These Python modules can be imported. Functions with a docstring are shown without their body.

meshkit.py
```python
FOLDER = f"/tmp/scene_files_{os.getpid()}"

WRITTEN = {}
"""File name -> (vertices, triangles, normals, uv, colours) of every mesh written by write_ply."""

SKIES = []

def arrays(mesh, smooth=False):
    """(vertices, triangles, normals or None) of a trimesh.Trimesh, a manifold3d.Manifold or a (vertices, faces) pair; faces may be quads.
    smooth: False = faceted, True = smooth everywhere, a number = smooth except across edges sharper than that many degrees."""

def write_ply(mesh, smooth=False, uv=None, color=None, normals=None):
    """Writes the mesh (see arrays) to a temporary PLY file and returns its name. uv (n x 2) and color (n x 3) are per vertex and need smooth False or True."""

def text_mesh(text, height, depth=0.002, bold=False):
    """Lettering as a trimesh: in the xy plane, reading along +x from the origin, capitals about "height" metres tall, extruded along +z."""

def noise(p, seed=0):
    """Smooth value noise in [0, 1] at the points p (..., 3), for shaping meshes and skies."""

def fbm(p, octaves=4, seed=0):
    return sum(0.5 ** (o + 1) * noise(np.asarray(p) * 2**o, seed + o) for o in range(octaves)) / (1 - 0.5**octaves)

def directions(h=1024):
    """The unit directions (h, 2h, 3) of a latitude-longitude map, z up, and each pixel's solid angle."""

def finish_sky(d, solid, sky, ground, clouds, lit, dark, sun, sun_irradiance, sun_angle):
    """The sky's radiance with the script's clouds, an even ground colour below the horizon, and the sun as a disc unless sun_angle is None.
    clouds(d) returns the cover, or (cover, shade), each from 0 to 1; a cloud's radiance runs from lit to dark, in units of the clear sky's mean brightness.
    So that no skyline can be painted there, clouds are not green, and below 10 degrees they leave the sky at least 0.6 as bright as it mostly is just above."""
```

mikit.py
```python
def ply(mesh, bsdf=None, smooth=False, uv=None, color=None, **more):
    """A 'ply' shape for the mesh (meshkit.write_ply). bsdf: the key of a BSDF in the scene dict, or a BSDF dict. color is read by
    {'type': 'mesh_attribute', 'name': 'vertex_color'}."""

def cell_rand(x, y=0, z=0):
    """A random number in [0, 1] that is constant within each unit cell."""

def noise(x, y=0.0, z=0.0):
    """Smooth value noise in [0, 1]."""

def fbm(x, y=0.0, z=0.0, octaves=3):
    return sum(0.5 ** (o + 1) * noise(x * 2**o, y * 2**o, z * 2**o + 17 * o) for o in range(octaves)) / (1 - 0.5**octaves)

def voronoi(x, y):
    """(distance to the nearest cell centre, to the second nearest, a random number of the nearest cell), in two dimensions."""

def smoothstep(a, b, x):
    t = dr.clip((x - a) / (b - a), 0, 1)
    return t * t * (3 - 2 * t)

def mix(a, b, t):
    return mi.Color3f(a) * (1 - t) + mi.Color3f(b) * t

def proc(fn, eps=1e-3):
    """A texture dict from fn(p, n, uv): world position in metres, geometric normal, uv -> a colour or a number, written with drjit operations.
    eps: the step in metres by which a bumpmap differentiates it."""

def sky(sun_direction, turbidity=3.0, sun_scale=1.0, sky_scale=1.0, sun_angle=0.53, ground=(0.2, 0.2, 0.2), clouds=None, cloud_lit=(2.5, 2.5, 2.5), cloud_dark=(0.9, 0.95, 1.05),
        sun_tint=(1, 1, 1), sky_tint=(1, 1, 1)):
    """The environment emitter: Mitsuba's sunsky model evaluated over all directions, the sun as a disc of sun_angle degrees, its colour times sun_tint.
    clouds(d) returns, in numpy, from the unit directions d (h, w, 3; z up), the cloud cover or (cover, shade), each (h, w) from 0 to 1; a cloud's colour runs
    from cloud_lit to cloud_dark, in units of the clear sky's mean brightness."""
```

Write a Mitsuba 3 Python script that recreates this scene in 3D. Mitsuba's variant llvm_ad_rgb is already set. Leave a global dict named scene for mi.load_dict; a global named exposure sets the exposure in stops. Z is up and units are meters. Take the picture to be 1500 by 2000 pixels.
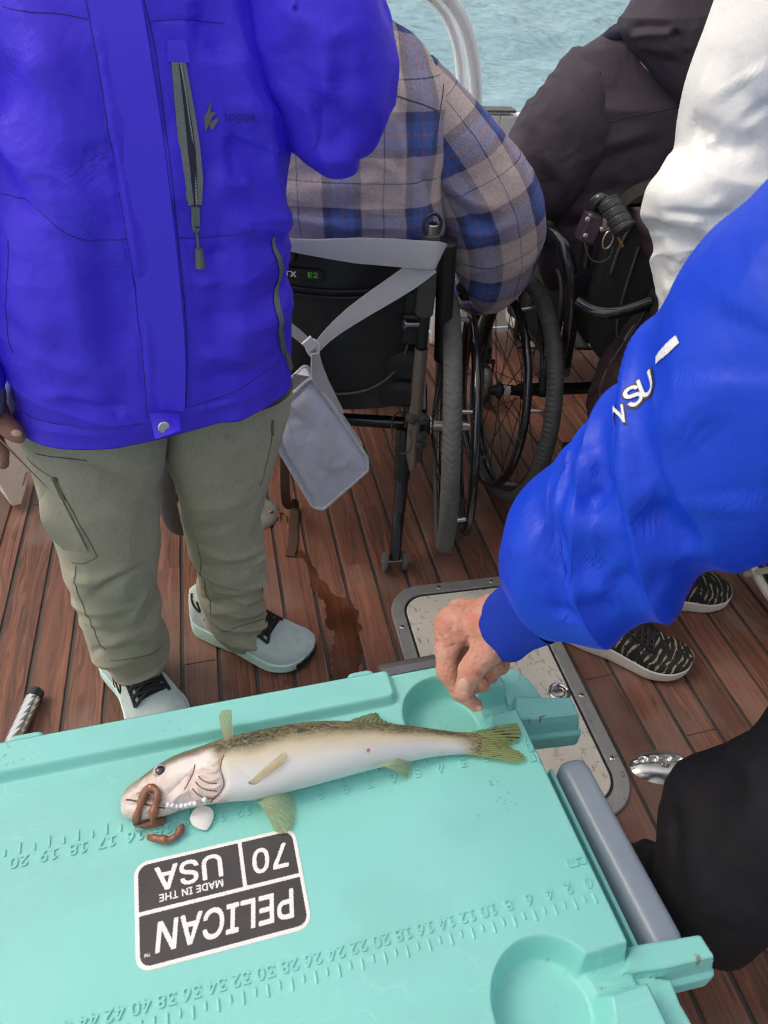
import math
import numpy as np, trimesh, shapely, mitsuba as mi, mikit, meshkit
import drjit as dr
from shapely.geometry import Polygon, LineString, Point, box as sbox
from shapely import affinity
from scipy.interpolate import PchipInterpolator, CubicSpline
from scipy.spatial import cKDTree
from mikit import proc, noise, fbm, voronoi, smoothstep, mix, cell_rand

scene, labels = {}, {}
T = mi.ScalarTransform4f
# ---------------------------------------------------------------- camera, sky, exposure
exposure = 2.0
EYE = [-0.30763, -0.37508, 1.1576]
scene['camera'] = {
    'type': 'thinlens', 'fov': 54.89, 'fov_axis': 'x', 'near_clip': 0.02, 'far_clip': 6000.0,
    'aperture_radius': 0.0013, 'focus_distance': 0.98,
    'to_world': T().look_at(origin=EYE, target=[EYE[0] + 0.239048, EYE[1] + 0.726018, EYE[2] - 0.64479], up=[0.128801, 0.634466, 0.762144])}
scene['sky'] = mikit.sky([-0.58, 0.22, 0.78], turbidity=4, sun_scale=0.30, sun_angle=26, clouds=lambda d: (1.0, np.clip(.82 - .95 * (d @ np.array([-.58, .22, .78])) + .35 * (meshkit.fbm(d * 3.0, 3) - .5), 0, 1)),
                         cloud_lit=(2.9, 2.88, 2.85), cloud_dark=(.60, .63, .69))

# ---------------------------------------------------------------- helpers
V = lambda *a: np.array(a if len(a) > 1 else a[0], float)
def unit(v):
    v = np.asarray(v, float); return v / np.maximum(np.linalg.norm(v, axis=-1, keepdims=True), 1e-12)
def numbered(k):
    if k not in scene and k not in labels: return k
    i = 1
    while f'{k}_{i:03d}' in scene or f'{k}_{i:03d}' in labels: i += 1
    return f'{k}_{i:03d}'
def thing(name, label, cat, group=None):
    k = numbered(name); labels[k] = {'label': label, 'category': cat}
    if group: labels[k]['group'] = group
    return k
def tag(k, label=None, cat=None, group=None, kind=None):
    labels[k] = {a: b for a, b in (('label', label), ('category', cat), ('group', group), ('kind', kind)) if b}
    return k
def obj(name, mesh, mat, parent=None, smooth=35, uv=None, label=None, kind=None, **kw):
    k = numbered((parent + '__' if parent else '') + name)
    if uv is not None and smooth not in (True, False): smooth = True
    scene[k] = mikit.ply(mesh, mat, smooth=smooth, uv=uv, **kw)
    if label or kind: labels[k] = {a: b for a, b in (('label', label), ('kind', kind)) if b}
    return k
def cat(ms):
    return trimesh.util.concatenate([m if isinstance(m, trimesh.Trimesh) else trimesh.Trimesh(*m, process=False) for m in ms])
def grid(P, cu=False, flip=False, cap=False):
    """P[m, n, 3]: m rows, n columns; cu closes the columns. (vertices, faces)"""
    m, n = P.shape[:2]; i = np.arange(m * n).reshape(m, n)
    j = np.concatenate([i, i[:, :1]], 1) if cu else i
    a, b, c, d = j[:-1, :-1].ravel(), j[:-1, 1:].ravel(), j[1:, 1:].ravel(), j[1:, :-1].ravel()
    f = np.vstack([np.c_[a, b, c], np.c_[a, c, d]]); v = P.reshape(-1, 3)
    if cap:
        v = np.vstack([v, P[0].mean(0), P[-1].mean(0)]); k = np.arange(n); k2 = (k + 1) % n
        f = np.vstack([f, np.c_[k2, k, np.full(n, m * n)], np.c_[(m - 1) * n + k, (m - 1) * n + k2, np.full(n, m * n + 1)]])
    if flip: f = f[:, ::-1]
    return trimesh.Trimesh(v, f, process=False)
def curve(pts, n=60, closed=False):
    p = np.asarray(pts, float)
    if len(p) == 2: return p[0] + (p[1] - p[0]) * np.linspace(0, 1, n)[:, None]
    if closed: p = np.vstack([p, p[:1]])
    t = np.r_[0, np.cumsum(np.linalg.norm(np.diff(p, axis=0), axis=1) ** 0.6)]
    return CubicSpline(t, p, bc_type='periodic' if closed else 'natural')(np.linspace(0, t[-1], n))
def frames(c, up=None):
    t = unit(np.gradient(c, axis=0)); a = np.zeros_like(c)
    u = V(up) if up is not None else (V(0, 0, 1) if abs(t[0][2]) < .9 else V(1, 0, 0))
    for i in range(len(c)):
        u = u - t[i] * (u @ t[i]); u = u / max(np.linalg.norm(u), 1e-9); a[i] = u
    return t, a, np.cross(t, a)
def tube(pts, r, n=14, k=None, cap=True, up=None, closed=False, sq=None):
    """round (or flattened: sq = height factor) tube through pts with a spline"""
    c = curve(pts, k or (2 if len(pts) == 2 else 12 * len(pts)), closed); r = np.interp(np.linspace(0, 1, len(c)), np.linspace(0, 1, len(np.atleast_1d(r))), np.atleast_1d(r))
    t, a, b = frames(c, up); q = np.linspace(0, 2 * np.pi, n, endpoint=False)
    P = c[:, None] + r[:, None, None] * (np.cos(q)[None, :, None] * b[:, None] + (sq or 1) * np.sin(q)[None, :, None] * a[:, None])
    if closed: P[-1] = P[0]
    return grid(P, True, cap=cap and not closed)
def lathe(prof, center, axis, n=40):
    """prof: (radius, height along axis) pairs"""
    axis = unit(V(axis)); x = unit(np.cross(axis, V(0, 0, 1) if abs(axis[2]) < .9 else V(1, 0, 0))); y = np.cross(axis, x)
    q = np.linspace(0, 2 * np.pi, n, endpoint=False); pr = np.asarray(prof, float)
    P = V(center) + pr[:, 1, None, None] * axis + pr[:, 0, None, None] * (np.cos(q)[None, :, None] * x + np.sin(q)[None, :, None] * y)
    return grid(P, True)
def rbox(size, r=.004, center=(0, 0, 0), R=None, seg=3):
    """box with rounded edges"""
    h = V(size) / 2; r = min(r, h.min() * .98); s = trimesh.creation.icosphere(subdivisions=seg - 1) if seg > 2 else trimesh.creation.icosphere(subdivisions=1)
    v = s.vertices; p = v * r + np.sign(np.where(np.abs(v) < 1e-6, 1e-6, v)) * (h - r)
    m = trimesh.convex.convex_hull(p)
    if R is not None: m.vertices = m.vertices @ np.asarray(R).T
    m.vertices = m.vertices + V(center); return m
def resample(poly, step):
    c = np.array(poly.exterior.coords); L = poly.exterior.length; n = max(12, int(L / step))
    return np.array([poly.exterior.interpolate(x).coords[0] for x in np.linspace(0, L, n, endpoint=False)])
def prism(poly, z0, z1, bev=.002, step=.004, seg=3):
    """a shapely polygon without holes standing from z0 to z1 with a rounded upper edge"""
    poly = shapely.geometry.polygon.orient(poly); c = resample(poly, step)
    e = np.roll(c, -1, 0) - np.roll(c, 1, 0); nrm = unit(np.c_[e[:, 1], -e[:, 0]])
    rows = [np.c_[c, np.full(len(c), z0)]]
    for a in np.linspace(0, np.pi / 2, seg + 1):
        rows.append(np.c_[c - nrm * bev * (1 - np.cos(a)), np.full(len(c), z1 - bev * (1 - np.sin(a)))])
    m = grid(np.array(rows), True); top = rows[-1]
    tv, tf = trimesh.creation.triangulate_polygon(Polygon(top[:, :2]), engine='earcut')
    tv, tf = np.asarray(tv), np.asarray(tf)
    if len(tf) and np.cross(tv[tf[0, 1]] - tv[tf[0, 0]], tv[tf[0, 2]] - tv[tf[0, 0]]) < 0: tf = tf[:, ::-1]
    return cat([m, trimesh.Trimesh(np.c_[tv, np.full(len(tv), z1)], tf, process=False)])
def place(m, R=None, t=(0, 0, 0)):
    m = m.copy()
    if R is not None: m.vertices = m.vertices @ np.asarray(R, float).T
    m.vertices = m.vertices + V(t); return m
def basis(x, y):
    x = unit(V(x)); z = unit(np.cross(x, V(y))); return np.c_[x, np.cross(z, x), z]
def loft(st, n=180, m=260, p=2.4, v0=0.0, back=1.0, close=True):
    """Cloth round a limb or a body: stations (left point, right point, half thickness). Returns (P[m, n, 3], uv[m, n, 2] in metres, front axis)."""
    L, R, th = np.array([s[0] for s in st], float), np.array([s[1] for s in st], float), np.array([s[2] for s in st], float)
    C = (L + R) / 2; t = np.r_[0, np.cumsum(np.linalg.norm(np.diff(C, axis=0), axis=1))]; tt = np.linspace(0, t[-1], m)
    f = lambda a: PchipInterpolator(t, a)(tt)
    L, R, th = f(L), f(R), f(th); C = (L + R) / 2; a = (R - L) / 2; ax = unit(np.gradient(C, axis=0)); ax = unit(sum(np.roll(np.pad(ax, ((20, 20), (0, 0)), 'edge'), k, 0) for k in range(-10, 11))[20:-20])
    nr = unit(np.cross(ax, a)); g = np.linspace(-1, 1, n, endpoint=False); q = np.pi * np.interp(np.abs(g), [0, .72, 1], [0, .5, 1]) * np.sign(g) - np.pi / 2
    cs, sn = np.cos(q), np.sin(q); e = 2 / p; X = np.sign(cs) * np.abs(cs) ** e; Y = np.sign(sn) * np.abs(sn) ** e; Y = np.where(Y > 0, Y * back, Y)
    P = C[:, None] + X[None, :, None] * a[:, None] - Y[None, :, None] * (nr * th[:, None])[:, None]
    seg = np.linalg.norm(np.roll(P, -1, 1) - P, axis=2); u = np.concatenate([np.zeros((m, 1)), np.cumsum(seg, 1)[:, :-1]], 1); u = u - u[:, n // 2:n // 2 + 1]
    return P, np.stack([u, np.broadcast_to(tt[:, None] + v0, u.shape)], -1)
def vnorm(P, cu=True):
    m = grid(P, cu); v, f, n = meshkit.arrays(m, True); n = n.reshape(P.shape)
    return n if not cu or (n * (P - P.mean(1, keepdims=True))).sum() > 0 else -n
def sculpt(P, strokes, cu=True, passes=1):
    """Raise folds (height, width in metres, either sign) along polylines lying near the surface."""
    N = vnorm(P, cu); F = P.reshape(-1, 3); D = np.zeros(len(F))
    tree = cKDTree(F)
    for pts, h, w in strokes:
        ln = np.linalg.norm(np.diff(np.asarray(pts, float), axis=0), axis=1).sum(); k_ = int(np.clip(ln / abs(w) * 2.5, 40, 900)); c = curve(pts, k_); s = np.linspace(0, 1, k_); tp = np.clip(np.minimum(s, 1 - s) / .3, 0, 1); tp = tp * tp * (3 - 2 * tp)
        idx = np.unique(np.concatenate([np.asarray(i, int) for i in tree.query_ball_point(c, 3.2 * abs(w))]))
        if not len(idx): continue
        d, k = cKDTree(c).query(F[idx]); D[idx] += h * np.exp(-(d / w) ** 1.5) * tp[k]
    return P + N * D.reshape(P.shape[:2])[..., None]
def ridged(p, seed=0, o=3):
    s = 0
    for k in range(o): s = s + .55 ** k * (1 - np.abs(2 * meshkit.noise(p * 2 ** k + 9.3 * k, seed + k) - 1)) ** 2
    return s
def crumple(P, uv, amp, fu, fv, seed=0, cu=True, skew=0.0):
    """fabric wrinkles: ridged noise stretched along the cloth (fu, fv waves per metre), wrapped round the limb"""
    N = vnorm(P, cu); w = np.ptp(uv[..., 0], axis=1, keepdims=True) + 1e-6; a = 2 * np.pi * uv[..., 0] / w; r = w / 2 / np.pi
    p = np.stack([np.cos(a) * r * fu, np.sin(a) * r * fu, uv[..., 1] * fv + skew * uv[..., 0] * fv], -1)
    wob = meshkit.fbm(np.stack([P[..., 0] * 7, P[..., 1] * 7, P[..., 2] * 7], -1), 2, seed + 40)[..., None] - .5
    d = ridged(p + wob * 1.6, seed, 3) - .6
    return P + N * (amp * d)[..., None]
def pleats(P, uv, amp, ang, f1, f2, seed=0, mask=None, sharp=1.4, cu=True):
    """long folds running in direction ang (degrees from u towards v) over the cloth's own u, v; f1 across and f2 along, per metre"""
    N = vnorm(P, cu); c, s_ = math.cos(math.radians(ang)), math.sin(math.radians(ang)); u, v = uv[..., 0], uv[..., 1]; a, b = (-u * s_ + v * c) * f1, (u * c + v * s_) * f2; z = np.zeros_like(u)
    w = meshkit.noise(np.stack([a * .35 + 7, b * .8, z], -1), seed + 9) - .5; p = np.stack([a + 1.1 * w, b, z + seed * 3.7], -1)
    r = (1 - np.abs(2 * meshkit.noise(p, seed) - 1)) ** sharp + .45 * (1 - np.abs(2 * meshkit.noise(p * V(2.1, 1.6, 1) + 5, seed + 3) - 1)) ** sharp
    d = amp * (r - .75) * (1 if mask is None else mask)
    win = np.ones(P.shape[1])
    return P + N * d[..., None]
def ramp(x, a, b): t = np.clip((x - a) / (b - a), 0, 1); return t * t * (3 - 2 * t)
def cloth_obj(name, P, uv, mat, parent, capped=False, flip=False, label=None):
    m = grid(P, True, flip=flip); MESH[name] = m
    # close the seam with its own column so that the texture runs on
    Q = np.concatenate([P, P[:, :1]], 1); W = np.concatenate([uv, uv[:, :1] + np.stack([np.ptp(uv[..., 0], axis=1) * (1 + 1 / P.shape[1]), 0 * uv[:, 0, 0]], -1)[:, None]], 1)
    g = grid(Q, False, flip=flip); v, f, nn = meshkit.arrays(g, True); nn = nn.reshape(Q.shape); s = unit(nn[:, 0] + nn[:, -1]); nn[:, 0] = s; nn[:, -1] = s
    k = numbered((parent + '__' if parent else '') + name)
    path = meshkit.write_ply((v, f), False, W.reshape(-1, 2), None, normals=nn.reshape(-1, 3))
    scene[k] = {'type': 'ply', 'filename': path, 'face_normals': False, 'bsdf': {'type': 'ref', 'id': mat}}
    if label: labels[k] = {'label': label}
    return k
def tuck(P, uv, ends=(True, True), d=.012):
    """turn the open ends of a sleeve or leg inwards so that the cloth shows a hem with thickness"""
    for e, on in zip((0, -1), ends):
        if not on: continue
        r = P[e]; c = r.mean(0); ax = unit(P[e].mean(0) - P[e - 3 if e == -1 else 3].mean(0)); rings = [r + ax * .002 - (r - c) * .01, r - (r - c) * .04, r - (r - c) * .07 - ax * d, r - (r - c) * .10 - ax * d * 3]
        P = np.concatenate([np.array(rings[::-1]), P]) if e == 0 else np.concatenate([P, np.array(rings)])
        w = np.repeat(uv[e][None], 4, 0); uv = np.concatenate([w, uv]) if e == 0 else np.concatenate([uv, w])
    return P, uv
def drape(m, base, d):
    """lay flat lettering on a cloth: every vertex goes to the cloth's surface, d in front of it"""
    v = np.asarray(base.vertices); n = np.array(base.vertex_normals); n = n if (n * (v - v.mean(0))).sum() > 0 else -n; _, i = cKDTree(v).query(m.vertices); a, q = n[i], m.vertices - v[i]
    h = (q * a).sum(1, keepdims=True); m = m.copy(); m.vertices = m.vertices - a * h + a * d; return m
def seam(name, parent, base, pts, m, r=.0007, lift=.0002):
    """a stitched seam following the cloth"""
    v = np.asarray(base.vertices); n = np.array(base.vertex_normals); n = n if (n * (v - v.mean(0))).sum() > 0 else -n; c = curve(pts, 140); tree = cKDTree(v)
    for _ in range(2):
        _, i = tree.query(c); a = n[i]; c = c - a * ((c - v[i]) * a).sum(1, keepdims=True) + a * lift; c[1:-1] = (c[:-2] + 2 * c[1:-1] + c[2:]) / 4
    t, a, b = frames(c); q = np.linspace(0, 2 * np.pi, 6, endpoint=False)
    return obj(name, grid(c[:, None] + r * (np.cos(q)[None, :, None] * a[:, None] + np.sin(q)[None, :, None] * b[:, None]), True), m, parent, smooth=True)
def ribbon(pts, w, nrm, th=.0012, k=None, tw=None):
    """flat strap: pts along the middle, w its width, nrm the direction its face looks"""
    c = curve(pts, k or 14 * len(pts)); t = unit(np.gradient(c, axis=0)); nr = np.broadcast_to(unit(np.asarray(nrm, float)), c.shape) if np.ndim(nrm) == 1 else curve(nrm, len(c))
    s = unit(np.cross(t, nr)); nr = unit(np.cross(s, t)); wd = np.interp(np.linspace(0, 1, len(c)), np.linspace(0, 1, len(np.atleast_1d(w))), np.atleast_1d(w))[:, None] / 2
    P = np.stack([c - s * wd + nr * th, c + s * wd + nr * th, c + s * wd - nr * th, c - s * wd - nr * th], 1); return grid(P, True, cap=True)
def nets(f, lo, hi, h):
    """surface nets of the zero level of f(points) on a grid"""
    ax = [np.arange(a, b + h, h) for a, b in zip(lo, hi)]; G = np.stack(np.meshgrid(*ax, indexing='ij'), -1)
    val = f(G.reshape(-1, 3)).reshape(G.shape[:3]); s = val < 0; n = np.array(val.shape)
    acc = np.zeros((*(n - 1), 3)); cnt = np.zeros(n - 1); corner = [(i, j, k) for i in (0, 1) for j in (0, 1) for k in (0, 1)]
    sl = lambda c: tuple(slice(c[d], n[d] - 1 + c[d]) for d in range(3))
    for a in range(8):
        for b in range(a + 1, 8):
            A, B = corner[a], corner[b]
            if sum(abs(x - y) for x, y in zip(A, B)) != 1: continue
            va, vb = val[sl(A)], val[sl(B)]; on = (va < 0) != (vb < 0); t = np.where(on, va / np.where(on, va - vb, 1), 0)
            acc += np.where(on[..., None], G[sl(A)] + t[..., None] * (G[sl(B)] - G[sl(A)]), 0); cnt += on
    idx = -np.ones(n - 1, int); on = cnt > 0; idx[on] = np.arange(on.sum()); verts = acc[on] / cnt[on][:, None]; faces = []
    for d in range(3):
        e, g = (d + 1) % 3, (d + 2) % 3
        lo_ = [slice(None)] * 3; hi_ = [slice(None)] * 3; lo_[d] = slice(0, -1); hi_[d] = slice(1, None)
        x = s[tuple(lo_)] != s[tuple(hi_)]; I = np.argwhere(x); ok = np.all([(I[:, q] > 0) & (I[:, q] < n[q] - 1) for q in (e, g)], 0); I = I[ok]
        def at(de, dg):
            J = I.copy(); J[:, e] -= de; J[:, g] -= dg; return idx[J[:, 0], J[:, 1], J[:, 2]]
        qd = np.c_[at(1, 1), at(0, 1), at(0, 0), at(1, 0)]; inside = s[I[:, 0], I[:, 1], I[:, 2]]; qd[~inside] = qd[~inside][:, ::-1]; faces.append(qd)
    q = np.vstack(faces); return trimesh.Trimesh(verts, np.vstack([q[:, [0, 1, 2]], q[:, [0, 2, 3]]]), process=False)
def cone_sdf(p, a, b, ra, rb):
    a, b = V(a), V(b); ab = b - a; t = np.clip((p - a) @ ab / max(ab @ ab, 1e-12), 0, 1); return np.linalg.norm(p - a - t[:, None] * ab, axis=1) - (ra + (rb - ra) * t)
def smin(a, b, k):
    h = np.clip(.5 + .5 * (b - a) / k, 0, 1); return b + (a - b) * h - k * h * (1 - h)
def blend(bones, k):
    def f(p):
        d = None
        for x in bones:
            a, b, ra, rb = x[:4]; kk = x[4] if len(x) > 4 else k; c = cone_sdf(p, a, b, ra, rb); d = c if d is None else smin(d, c, kk)
        return d
    return f
def relax(m, it=8):
    trimesh.smoothing.filter_taubin(m, iterations=it); return m
MESH = {}

# ---------------------------------------------------------------- materials
def mat(key, color, rough=.5, metal=0.0, spec=.5, bump=None, bs=1.0, sheen=0.0, coat=0.0, eps=5e-4, two=True, coat_rough=None):
    c = proc(color) if callable(color) else {'type': 'rgb', 'value': list(color)}
    b = {'type': 'principled', 'base_color': c, 'roughness': proc(rough) if callable(rough) else float(rough), 'metallic': float(metal), 'specular': float(spec)}
    if sheen: b['sheen'] = float(sheen)
    if coat: b['clearcoat'] = float(coat); b['clearcoat_gloss'] = .9
    if bump is not None: b = {'type': 'bumpmap', 'tex': proc(bump, eps), 'scale': float(bs), 'bsdf': b}
    scene[key] = {'type': 'twosided', 'bsdf': b} if two else b
    return key
R3 = lambda p, s: (p.x * s, p.y * s, p.z * s)

SEAM0, PITCH, TILT = -.1065, .069, .06
def wood_base(p, wet=0.0):
    t = (p.x - TILT * (p.y - .5) - SEAM0) / PITCH; k = dr.floor(t); f = t - k
    r = cell_rand(k, 3, 1); r2 = cell_rand(k, 7, dr.floor((p.y + r * 1.3) / 1.31))
    s = p.y + r * 40 + r2 * 17
    w = fbm(f * 3.1 + r * 20, s * 5.0, 0, 3) - .5
    g = fbm(f * 26 + w * 9 + r2 * 9, s * 3.2, r * 9, 4)
    fine = noise(f * 150 + w * 14, s * 16, r * 5)
    ring = .5 + .5 * dr.sin((f - .5 + w * .9) * (30 + 14 * r) + 5 * noise(s * 2.6, r * 30))
    c = mix((.104, .045, .033), (.235, .098, .066), dr.clip(g * 1.25 - .10 + .25 * (r2 - .5), 0, 1))
    c = mix(c, (.44, .175, .10), .42 * smoothstep(.52, .8, fbm(f * 7 + w * 4, s * 1.9, r * 7 + 3, 3)))
    c = c * (1 - .30 * smoothstep(.62, .95, ring) * smoothstep(.35, .65, noise(s * 3.3, k * 3.7 + f * 2))) * (1 - .26 * smoothstep(.6, .85, fine))
    c = mix(c, (.26, .18, .155), .40 * smoothstep(.5, .78, fbm(p.x * 9, p.y * 7, 2.0, 3)))
    return c * (.84 + .34 * r2)
wood = lambda p, n, uv: wood_base(p)
def weave(p, n, uv):
    return .5 * (dr.sin(p.x * 4300) * dr.sin(p.y * 4300)) * .3 + noise(p.x * 900, p.y * 900) * .8 + .9 * noise((p.x - TILT * p.y) * 420, p.y * 45)
mat('m_wood', wood, lambda p, n, uv: .40 + .2 * fbm(p.x * 30, p.y * 12, 1, 2), spec=.35, bump=weave, bs=.00032)
def wetwood(p, n, uv):
    c = wood_base(p); return mix(c * .62, (.15, .042, .010), .35 + .4 * (fbm(p.x * 60, p.y * 40, 0, 3) - .5)) * (.5 + .8 * noise(p.x * 25, p.y * 18, 4))
mat('m_wet', wetwood, .07, spec=.6, bump=lambda p, n, uv: fbm(p.x * 160, p.y * 110, 0, 2), bs=.0006)
mat('m_caulk', lambda p, n, uv: mix((.034, .030, .029), (.075, .065, .060), fbm(p.x * 90, p.y * 20, 0, 3)), .6)
def alu(p, n, uv):
    return mix((.27, .27, .275), (.42, .42, .42), fbm(p.x * 45, p.y * 45, p.z * 45, 3)) * (1 - .45 * smoothstep(.66, .8, fbm(p.x * 130, p.y * 130, p.z * 60, 3)))
mat('m_trim', alu, lambda p, n, uv: .38 + .2 * noise(p.x * 200, p.y * 200), metal=.55)
def cream(p, n, uv):
    c = mix((.56, .52, .46), (.66, .62, .56), fbm(p.x * 16, p.y * 16, 0, 3))
    st = smoothstep(.62, .72, fbm(p.x * 65, p.y * 110, 0, 4)); st2 = smoothstep(.72, .78, fbm(p.x * 190 + 7, p.y * 60, 2, 3))
    return mix(mix(c, (.36, .30, .235), .55 * st), (.16, .13, .11), .6 * st2)
mat('m_cream', cream, .5, bump=lambda p, n, uv: fbm(p.x * 260, p.y * 260, 0, 3), bs=.0005)
mat('m_white_tube', (.90, .91, .93), .16, metal=.15, spec=.8, coat=1.0)
mat('m_panel', lambda p, n, uv: mix((.74, .73, .71), (.80, .79, .77), fbm(p.x * 12, p.y * 12, p.z * 12, 3)), .42)
mat('m_beige', lambda p, n, uv: mix((.62, .53, .44), (.70, .61, .52), fbm(p.x * 20, p.y * 20, p.z * 30, 3)), .38)
mat('m_chrome', (.62, .62, .63), .14, metal=1)
mat('m_steel', lambda p, n, uv: mix((.5, .49, .48), (.66, .65, .64), fbm(p.x * 90, p.y * 30, 0, 3)), lambda p, n, uv: .16 + .16 * noise(p.x * 260, p.y * 260), metal=.95)
mat('m_dark', (.012, .012, .013), .5)
mat('m_black_plastic', lambda p, n, uv: mix((.012, .012, .013), (.022, .022, .024), fbm(p.x * 40, p.y * 40, p.z * 40, 2)), .38)
mat('m_rubber', lambda p, n, uv: mix((.075, .075, .075), (.125, .123, .118), fbm(p.x * 60, p.y * 60, p.z * 60, 3)), .7)
mat('m_rubber2', lambda p, n, uv: mix((.045, .045, .046), (.085, .085, .083), fbm(p.x * 50, p.y * 50, p.z * 50, 3)), .62)
mat('m_gloss_black', lambda p, n, uv: mix((.008, .008, .010), (.05, .05, .055), smoothstep(.74, .8, fbm(p.x * 140, p.y * 140, p.z * 140, 2))), .13, spec=.6, coat=1.0)
mat('m_water', lambda p, n, uv: mix((.20, .355, .43), (.26, .42, .485), fbm(p.x * .25, p.y * .25, 0, 3)), .05, spec=.55,
    bump=lambda p, n, uv: fbm(p.x * 5.2, p.y * 9.0, 0, 4), bs=.05, eps=8e-3)

# ---------------------------------------------------------------- water
rng = np.random.default_rng(4)
def spread(c0, c1, step, far):
    a = np.arange(c0, c1, step); g = []; s = step; x = c1
    while x < far: g.append(x); s *= 1.25; x += s
    h = []; s = step; x = c0
    while x > -far: s *= 1.25; x -= s; h.append(x)
    return np.r_[h[::-1], a, g]
gx, gy = spread(-3, 14, .07, 3500), spread(5, 22, .07, 3500)
X0, Y0 = np.meshgrid(gx, gy)
hh = np.zeros_like(X0)
for i in range(64):
    lam = .22 * (12.0) ** rng.random(); th = math.radians(100) + rng.normal() * .55; k = 2 * math.pi / lam
    hh += (.0070 * lam ** .95) * np.sin(k * (X0 * math.cos(th) + Y0 * math.sin(th)) + rng.random() * 7)
hh *= np.clip(1 - np.maximum(np.abs(X0 - 6) - 11, 0) / 9, 0, 1) * np.clip(1 - np.maximum(np.abs(Y0 - 14) - 11, 0) / 9, 0, 1)
hh += .10 * (np.maximum(hh, 0) / .05) ** 2 * .04
obj('water', grid(np.stack([X0, Y0, hh - .56], -1)), 'm_water', smooth=True); tag('water', kind='structure')

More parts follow.
